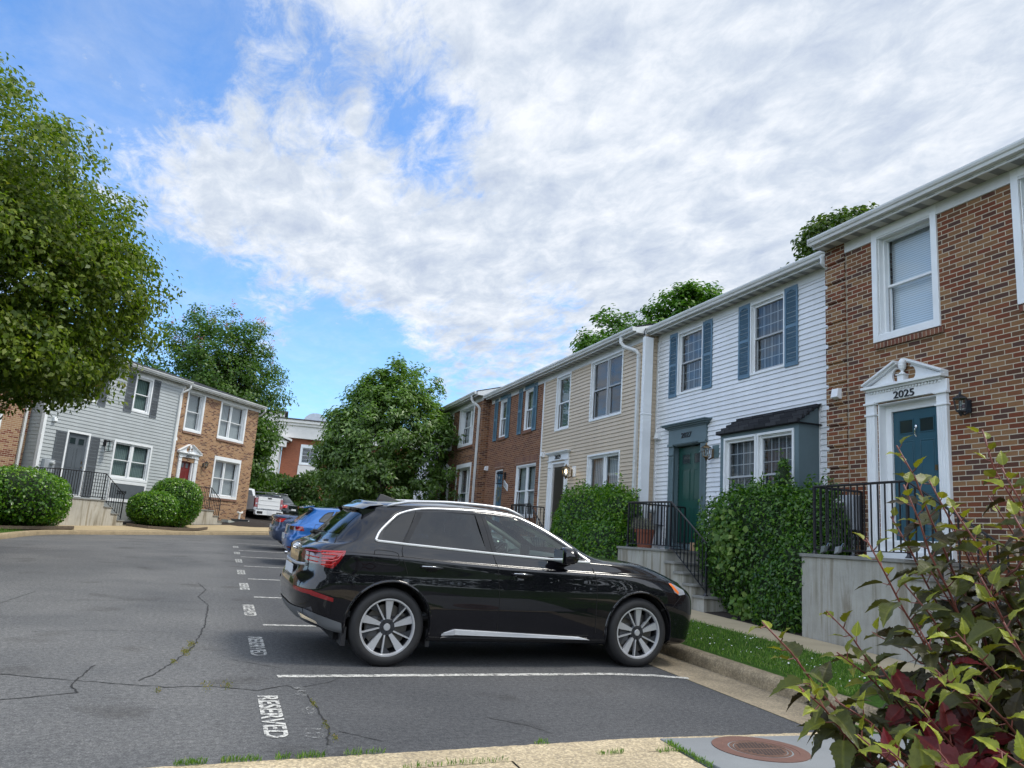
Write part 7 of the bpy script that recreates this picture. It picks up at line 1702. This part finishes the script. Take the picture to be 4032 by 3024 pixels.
for sg in (-1, 1):
    mb = MB(); mb.tube([(.9, sg*.60, 1.76), (1.1, sg*.60, 1.80), (2.3, sg*.60, 1.79), (2.5, sg*.60, 1.73)], .016, 8); ds.add(mb, 'roof_rail', SATIN, smooth='full')
# white pickup
pk = empty('pickup_truck', (2.55, 44.6, 1.42), 'white pickup truck parked with its tailgate towards us beyond the brick end house', 'pickup', 'vehicles parked around the lot', rz=radians(131))
class _P: pass
def padd(mb, name, m, smooth=False, bevel=0, parent=None): o = mb.build(name, m, None, smooth=smooth, bevel=bevel); o.parent = parent or pk; return o
mb = MB()
for sg in (-1, 1):
    a, b_ = sorted((sg*.94, sg*1.01)); mb.prism([(.10, .72), (.10, 1.42), (1.95, 1.42), (1.95, .62), (1.72, .62), (1.62, .92), (1.40, 1.05), (1.05, 1.05), (.82, .92), (.72, .66)], 'd', a, b_)
mb.box(.14, 1.95, -.93, .93, .70, .76); mb.box(1.88, 1.95, -.93, .93, .76, 1.42); padd(mb, 'bed', PWHITE, bevel=.012)
mb = MB(); mb.box(.03, .10, -.80, .80, .78, 1.41); mb.box(.015, .03, -.76, .76, .98, 1.02); mb.box(.015, .03, -.76, .76, 1.22, 1.24); tg = padd(mb, 'tailgate', PWHITE, bevel=.01)
mb = MB(); mb.box(.012, .03, -.14, .14, 1.32, 1.38); padd(mb, 'tailgate_handle', PLAST, parent=tg)
for sg in (-1, 1):
    mb = MB(); mb.box(.04, .14, min(sg*.81, sg*1.015), max(sg*.81, sg*1.015), .84, 1.34); l_ = padd(mb, 'tail_lamp', RLENS, bevel=.01); mb = MB(); mb.box(.033, .045, min(sg*.84, sg*.98), max(sg*.84, sg*.98), 1.0, 1.08); padd(mb, 'reversing_lens', CLEAR, parent=l_)
    mb = MB(); mb.box(-.06, -.035, min(sg*.50, sg*.90), max(sg*.50, sg*.90), .50, .64); padd(mb, 'bumper_vent', PLAST)
mb = MB(); mb.box(-.05, .10, -1.0, 1.0, .48, .70); mb.box(-.06, .1, -.96, .96, .44, .50); padd(mb, 'rear_bumper', PWHITE, bevel=.02)
mb = MB(); mb.box(-.065, -.045, -.16, .16, .52, .68); padd(mb, 'licence_plate', PLATE)
mb = MB(); mb.prism([(2.0, .60), (2.0, 1.42), (2.10, 1.44), (2.22, 1.86), (2.5, 1.93), (3.4, 1.92), (3.75, 1.85), (4.30, 1.40), (5.50, 1.30), (5.72, 1.15), (5.75, .60)], 'd', -.92, .92); mb.box(2.1, 5.6, -1.0, 1.0, .55, 1.30); padd(mb, 'cab', PWHITE, bevel=.05)
for sg in (-1, 1):
    mb = MB(); mb.prism([(2.35, 1.45), (2.42, 1.80), (3.15, 1.82), (3.15, 1.42)], 'd', min(sg*.915, sg*.93), max(sg*.915, sg*.93)); mb.prism([(3.22, 1.42), (3.22, 1.82), (3.68, 1.80), (4.12, 1.42)], 'd', min(sg*.915, sg*.93), max(sg*.915, sg*.93)); padd(mb, 'side_window', GDARK)
mb = MB(); mb.hexa([(2.095, -.74, 1.46), (2.095, .74, 1.46), (2.13, .74, 1.46), (2.13, -.74, 1.46), (2.20, -.66, 1.80), (2.20, .66, 1.80), (2.24, .66, 1.80), (2.24, -.66, 1.80)]); padd(mb, 'rear_window', GDARK)
pk2 = _P(); pk2.root = pk
for cx in (1.22, 4.90):
    for sg in (-1, 1): wheel(pk2, cx, sg*.86, .41, .26, sg, style='plain')
mb = MB(); mb.box(.3, 5.4, -.5, .5, .42, .60); mb.tube([(1.22, -.7, .41), (1.22, .7, .41)], .08, 8); mb.ell((1.22, 0, .41), (.17, .2, .17)); padd(mb, 'chassis', WELL)
# ------------------------------------------------------------------ background building and small things
# brick and white public building beyond the thicket
BF = Frame((4.2, 75.0), (cos(radians(-4)), sin(radians(-4))), (-sin(radians(-4)), cos(radians(-4))))   # u to the right, d away
bo = empty('brick_building', BF(0, 0, 1.4), 'orange brick building with white cornice showing beyond the thicket', 'building')
BW = simple('stucco_white', (.62, .60, .57), .7, var=.06); BTRIM = simple('fascia_dark', (.05, .045, .045), .6)
mb = MB(BF); bands(mb, .55, 14, [1.2, 9.35], [(2.35, 3.85, 7.1, 8.7), (7, 8.5, 7.1, 8.7)], flat); mb.box(.56, 14, .8, 9, 1.2, 9.3); mb.build('wall', BFAR, bo, recalc=False)
box_part(bo, BF, 'cornice', BW, (-.05, 14.2, -.45, .0, 9.35, 10.5), (-.25, 14.4, -.6, .0, 10.5, 10.75), (-.4, 14.6, -.75, .0, 10.75, 11.0), (-.05, 14.2, 0, 9, 9.35, 10.9))
box_part(bo, BF, 'roof_edge', BTRIM, (-.45, 14.7, -.8, 9.2, 11.0, 11.12))
box_part(bo, BF, 'column', BW, (-.35, .35, -.9, -.2, 1.4, 8.4)); box_part(bo, BF, 'portico_frieze', BW, (-5.6, .9, -.95, .0, 8.4, 8.9))
mb = MB(BF); mb.prism([(-2.2, 10.2), (1.35, 8.95), (1.35, 9.12), (-2.2, 10.45)], 'd', -1.0, 0); mb.prism([(-2.2, 10.2), (-5.8, 8.95), (-5.8, 9.12), (-2.2, 10.45)], 'd', -1.0, 0); mb.prism([(-5.6, 8.9), (1.1, 8.9), (-2.2, 10.15)], 'd', -.6, 0); mb.build('pediment', BW, bo)
box_part(bo, BF, 'porch_wall', BW, (-5.6, .5, .0, 3, 1.2, 8.5)); box_part(bo, BF, 'upper_block', BW, (-6, .4, 2, 9, 8.5, 11.9)); box_part(bo, BF, 'upper_roof', BTRIM, (-6.2, .7, 1.8, 9.2, 11.9, 12.05))
window(bo, BF, 2.2, 4.0, 6.95, 8.85, trim=.16, rec=.12, proud=.06, muntin=(2, 2), back=DARKIN, tt=.3); window(bo, BF, 6.85, 8.65, 6.95, 8.85, trim=.16, rec=.12, proud=.06, muntin=(2, 2), back=DARKIN, tt=.3)
box_part(bo, BF, 'lower_panel', BW, (2.15, 4.1, -.05, 0, 5.6, 6.9))
mb = MB(BF); mb.prism([(3.3+1.15*cos(pi*k/10), 11.1+.95*sin(pi*k/10)) for k in range(11)], 'd', 1, 3.5); mb.build('roof_vent', simple('zinc', (.35, .38, .42), .35, metal=.5), bo)

# terracotta pot with grey dry plant on the landing of 2027
pc = Vector((8.33, 14.42, 1.517))
po = empty('flower_pot', pc, 'terracotta pot on the landing of 2027 behind the railing', 'plant pot')
mb = MB(); mb.lathe([(.001, 0), (.145, 0), (.185, .30), (.21, .30), (.215, .37), (.19, .37), (.18, .33), (.001, .33)], pc, n=28); mb.build('pot', TERRA, po, smooth=True)
rng = np.random.RandomState(51); n_ = 1500; d = dirs(rng, n_, -.1); P = np.array(pc)+np.array([-.02, .10, .40])+d*np.array([.22, .34, .22])*(rng.rand(n_)**.4)[:, None]
po2 = quads_obj('dry_plant', leaves_np(rng, P, d, .05, .3), leaf_mat('dry_grey', [(0, (.12, .11, .10)), (1, (.30, .29, .25))]), po, None)
mb = MB()
for i in range(26):
    a = rng.rand()*6.28; mb.tube([pc+Vector((0, 0, .33)), pc+Vector((.08*cos(a), .08*sin(a)+.04, .45)), pc+Vector((.2*cos(a), .3*sin(a)+.1, .5+.15*rng.rand()))], .003, 4)
mb.build('twigs', simple('twig_grey', (.16, .14, .12), .9), po)
mb = MB(); mb.box(8.86, 9.0, 13.42, 13.56, 1.517, 1.68); tag(mb.build('parcel', CARD, origin=(8.93, 13.49, 1.517), bevel=.003), 'small brown parcel standing at the foot of the green door', 'parcel')
mb = MB(); mb.box(8.88, 9.02, 13.22, 13.385, 1.517, 1.675); tag(mb.build('parcel', LIME, origin=(8.95, 13.3, 1.517), bevel=.003), 'small lime green box beside the brown parcel at the green door', 'parcel')
# two lock boxes on the railing of 2025
LOCKM = simple('lock_grey', (.28, .30, .32), .35, metal=.3)
for i, (yl, lab) in enumerate(((8.93, 'dark grey key lock box hanging on the railing of 2025, left one'), (8.66, 'pale grey key lock box hanging on the railing of 2025, right one'))):
    lo = empty('key_lock_box', (8.06, yl, 1.66), lab, 'lock box'); mb = MB(); a = Vector((8.055, yl, 1.72))
    mb.hexa([(8.00, yl-.03, 1.63), (8.00, yl+.05, 1.60), (8.06, yl+.05, 1.60), (8.06, yl-.03, 1.63), (8.00, yl-.055, 1.71), (8.00, yl+.025, 1.70), (8.06, yl+.025, 1.70), (8.06, yl-.055, 1.71)])
    mb.build('body', LOCKM if i else simple('lock_dark', (.13, .15, .15), .4), lo, bevel=.006)
    mb = MB(); mb.tube([(8.04, yl-.04, 1.70), (8.06, yl-.06, 1.75), (8.09, yl-.06, 1.75), (8.09, yl-.03, 1.70)], .005, 6); mb.build('shackle', CHROME, lo, smooth=True)
# drain pipe, grey tub and splash block at the brick end house
PVC = simple('pvc_white', (.66, .66, .62), .4, var=.06)
def lpt(u, o, z): return tuple(LFR(u, -o, z))
mb = MB(); mb.tube([lpt(-.93, .30, 1.38), lpt(-.93, .30, 1.82)], .05, 10); mb.tube([lpt(-1.10, .30, 1.90), lpt(-1.0, .30, 1.86), lpt(-.80, .30, 1.86), lpt(-.72, .30, 1.92)], .05, 10); tag(mb.build('vent_pipe', PVC, smooth=True, origin=lpt(-.93, .3, 1.4)), 'white plastic pipe standing by the corner of the brick end house', 'pipe')
mb = MB(); mb.tube([lpt(-.92, .42, 1.50), lpt(-.30, .42, 1.47)], .055, 12); tag(mb.build('drain_pipe', PVC, smooth=True, origin=lpt(-.6, .42, 1.46)), 'white plastic pipe lying flat beside the grey tub', 'pipe')
mb = MB(shf(-.62)); u0, u1 = -1.66, -.94; mb.hexa([(u0+.08, -.2, 1.30), (u1-.08, -.2, 1.30), (u1-.08, .2, 1.30), (u0+.08, .2, 1.30), (u0, -.27, 1.54), (u1, -.27, 1.54), (u1, .27, 1.54), (u0, .27, 1.54)]); mb.box(u0-.03, u1+.03, -.30, .30, 1.535, 1.56); tag(mb.build('planter_tub', simple('tub_grey', (.10, .11, .12), .6, var=.1), origin=lpt(-1.3, .62, 1.3), bevel=.01), 'dark grey rectangular tub at the foot of the brick end house', 'tub')
mb = MB(shf(-.5)); mb.prism([(-2.4, 1.36), (-1.72, 1.34), (-1.72, 1.40), (-2.4, 1.50)], 'd', -.25, .15); tag(mb.build('splash_block', simple('splash_pale', (.40, .42, .38), .8), origin=lpt(-2, .5, 1.36)), 'pale splash block between the grey tub and the stoop steps', 'splash block')
# timber bed edgings and mulch mounds on the left
def bed(name, label, pts, m, w_=.11, h=.13):
    mb = MB(); P = [lpt(u, o, 0) for u, o in pts]; P = [(p[0], p[1], zl(p[0], p[1])+h*.45) for p in P]; mb.tube(P, w_*.62, 4); return tag(mb.build(name, m, origin=P[0]), label, 'edging')
bed('bed_edging', 'weathered timber edging in front of the box-shaped hedge', [(-17.8, 2.75), (-15.5, 2.85), (-13.45, 2.65)], TIMBER)
bed('bed_edging', 'curved timber edging in front of the two round shrubs', [(-9.75, 1.5), (-9.5, 2.3), (-8.6, 2.75), (-7.2, 2.8), (-6.2, 2.45)], TIMBER)
mb = MB(); c = Vector(lpt(-1.3, 1.2, 0)); 
P = [(-3.1, .9), (-2.6, 1.5), (-1.6, 1.75), (-.4, 1.8), (.5, 1.7), (.2, 1.1), (-.2, .5), (-1.2, .35)]; R0 = [Vector((*LFR(u, -o, 0).xy, 0)) for u, o in P]
top = sum(R0, Vector())/len(R0); tz = zl(top.x, top.y)+.17
for a, b_ in zip(R0, R0[1:]+R0[:1]):
    za, zb_ = zl(a.x, a.y), zl(b_.x, b_.y); am, bm_ = a.lerp(top, .5), b_.lerp(top, .5)
    mb.face([(a.x, a.y, za), (b_.x, b_.y, zb_), (bm_.x, bm_.y, tz-.04), (am.x, am.y, tz-.04)]); mb.face([(am.x, am.y, tz-.04), (bm_.x, bm_.y, tz-.04), (top.x, top.y, tz)])
tag(mb.build('mulch_bed', MULCH, smooth='full', weld=True), 'dark mulch mound at the corner of the brick end house', 'mulch', kind='structure')
mb = MB(); mb.box(-9.2, -6.3, 26.2, 26.9, .5, .93); mb.box(-9.25, -6.25, 26.15, 26.95, .93, .97); tag(mb.build('low_wall', STOOPL, origin=(-7.7, 26.5, .5)), 'low tan wall end with cap at the far left edge by the hedge', 'wall')
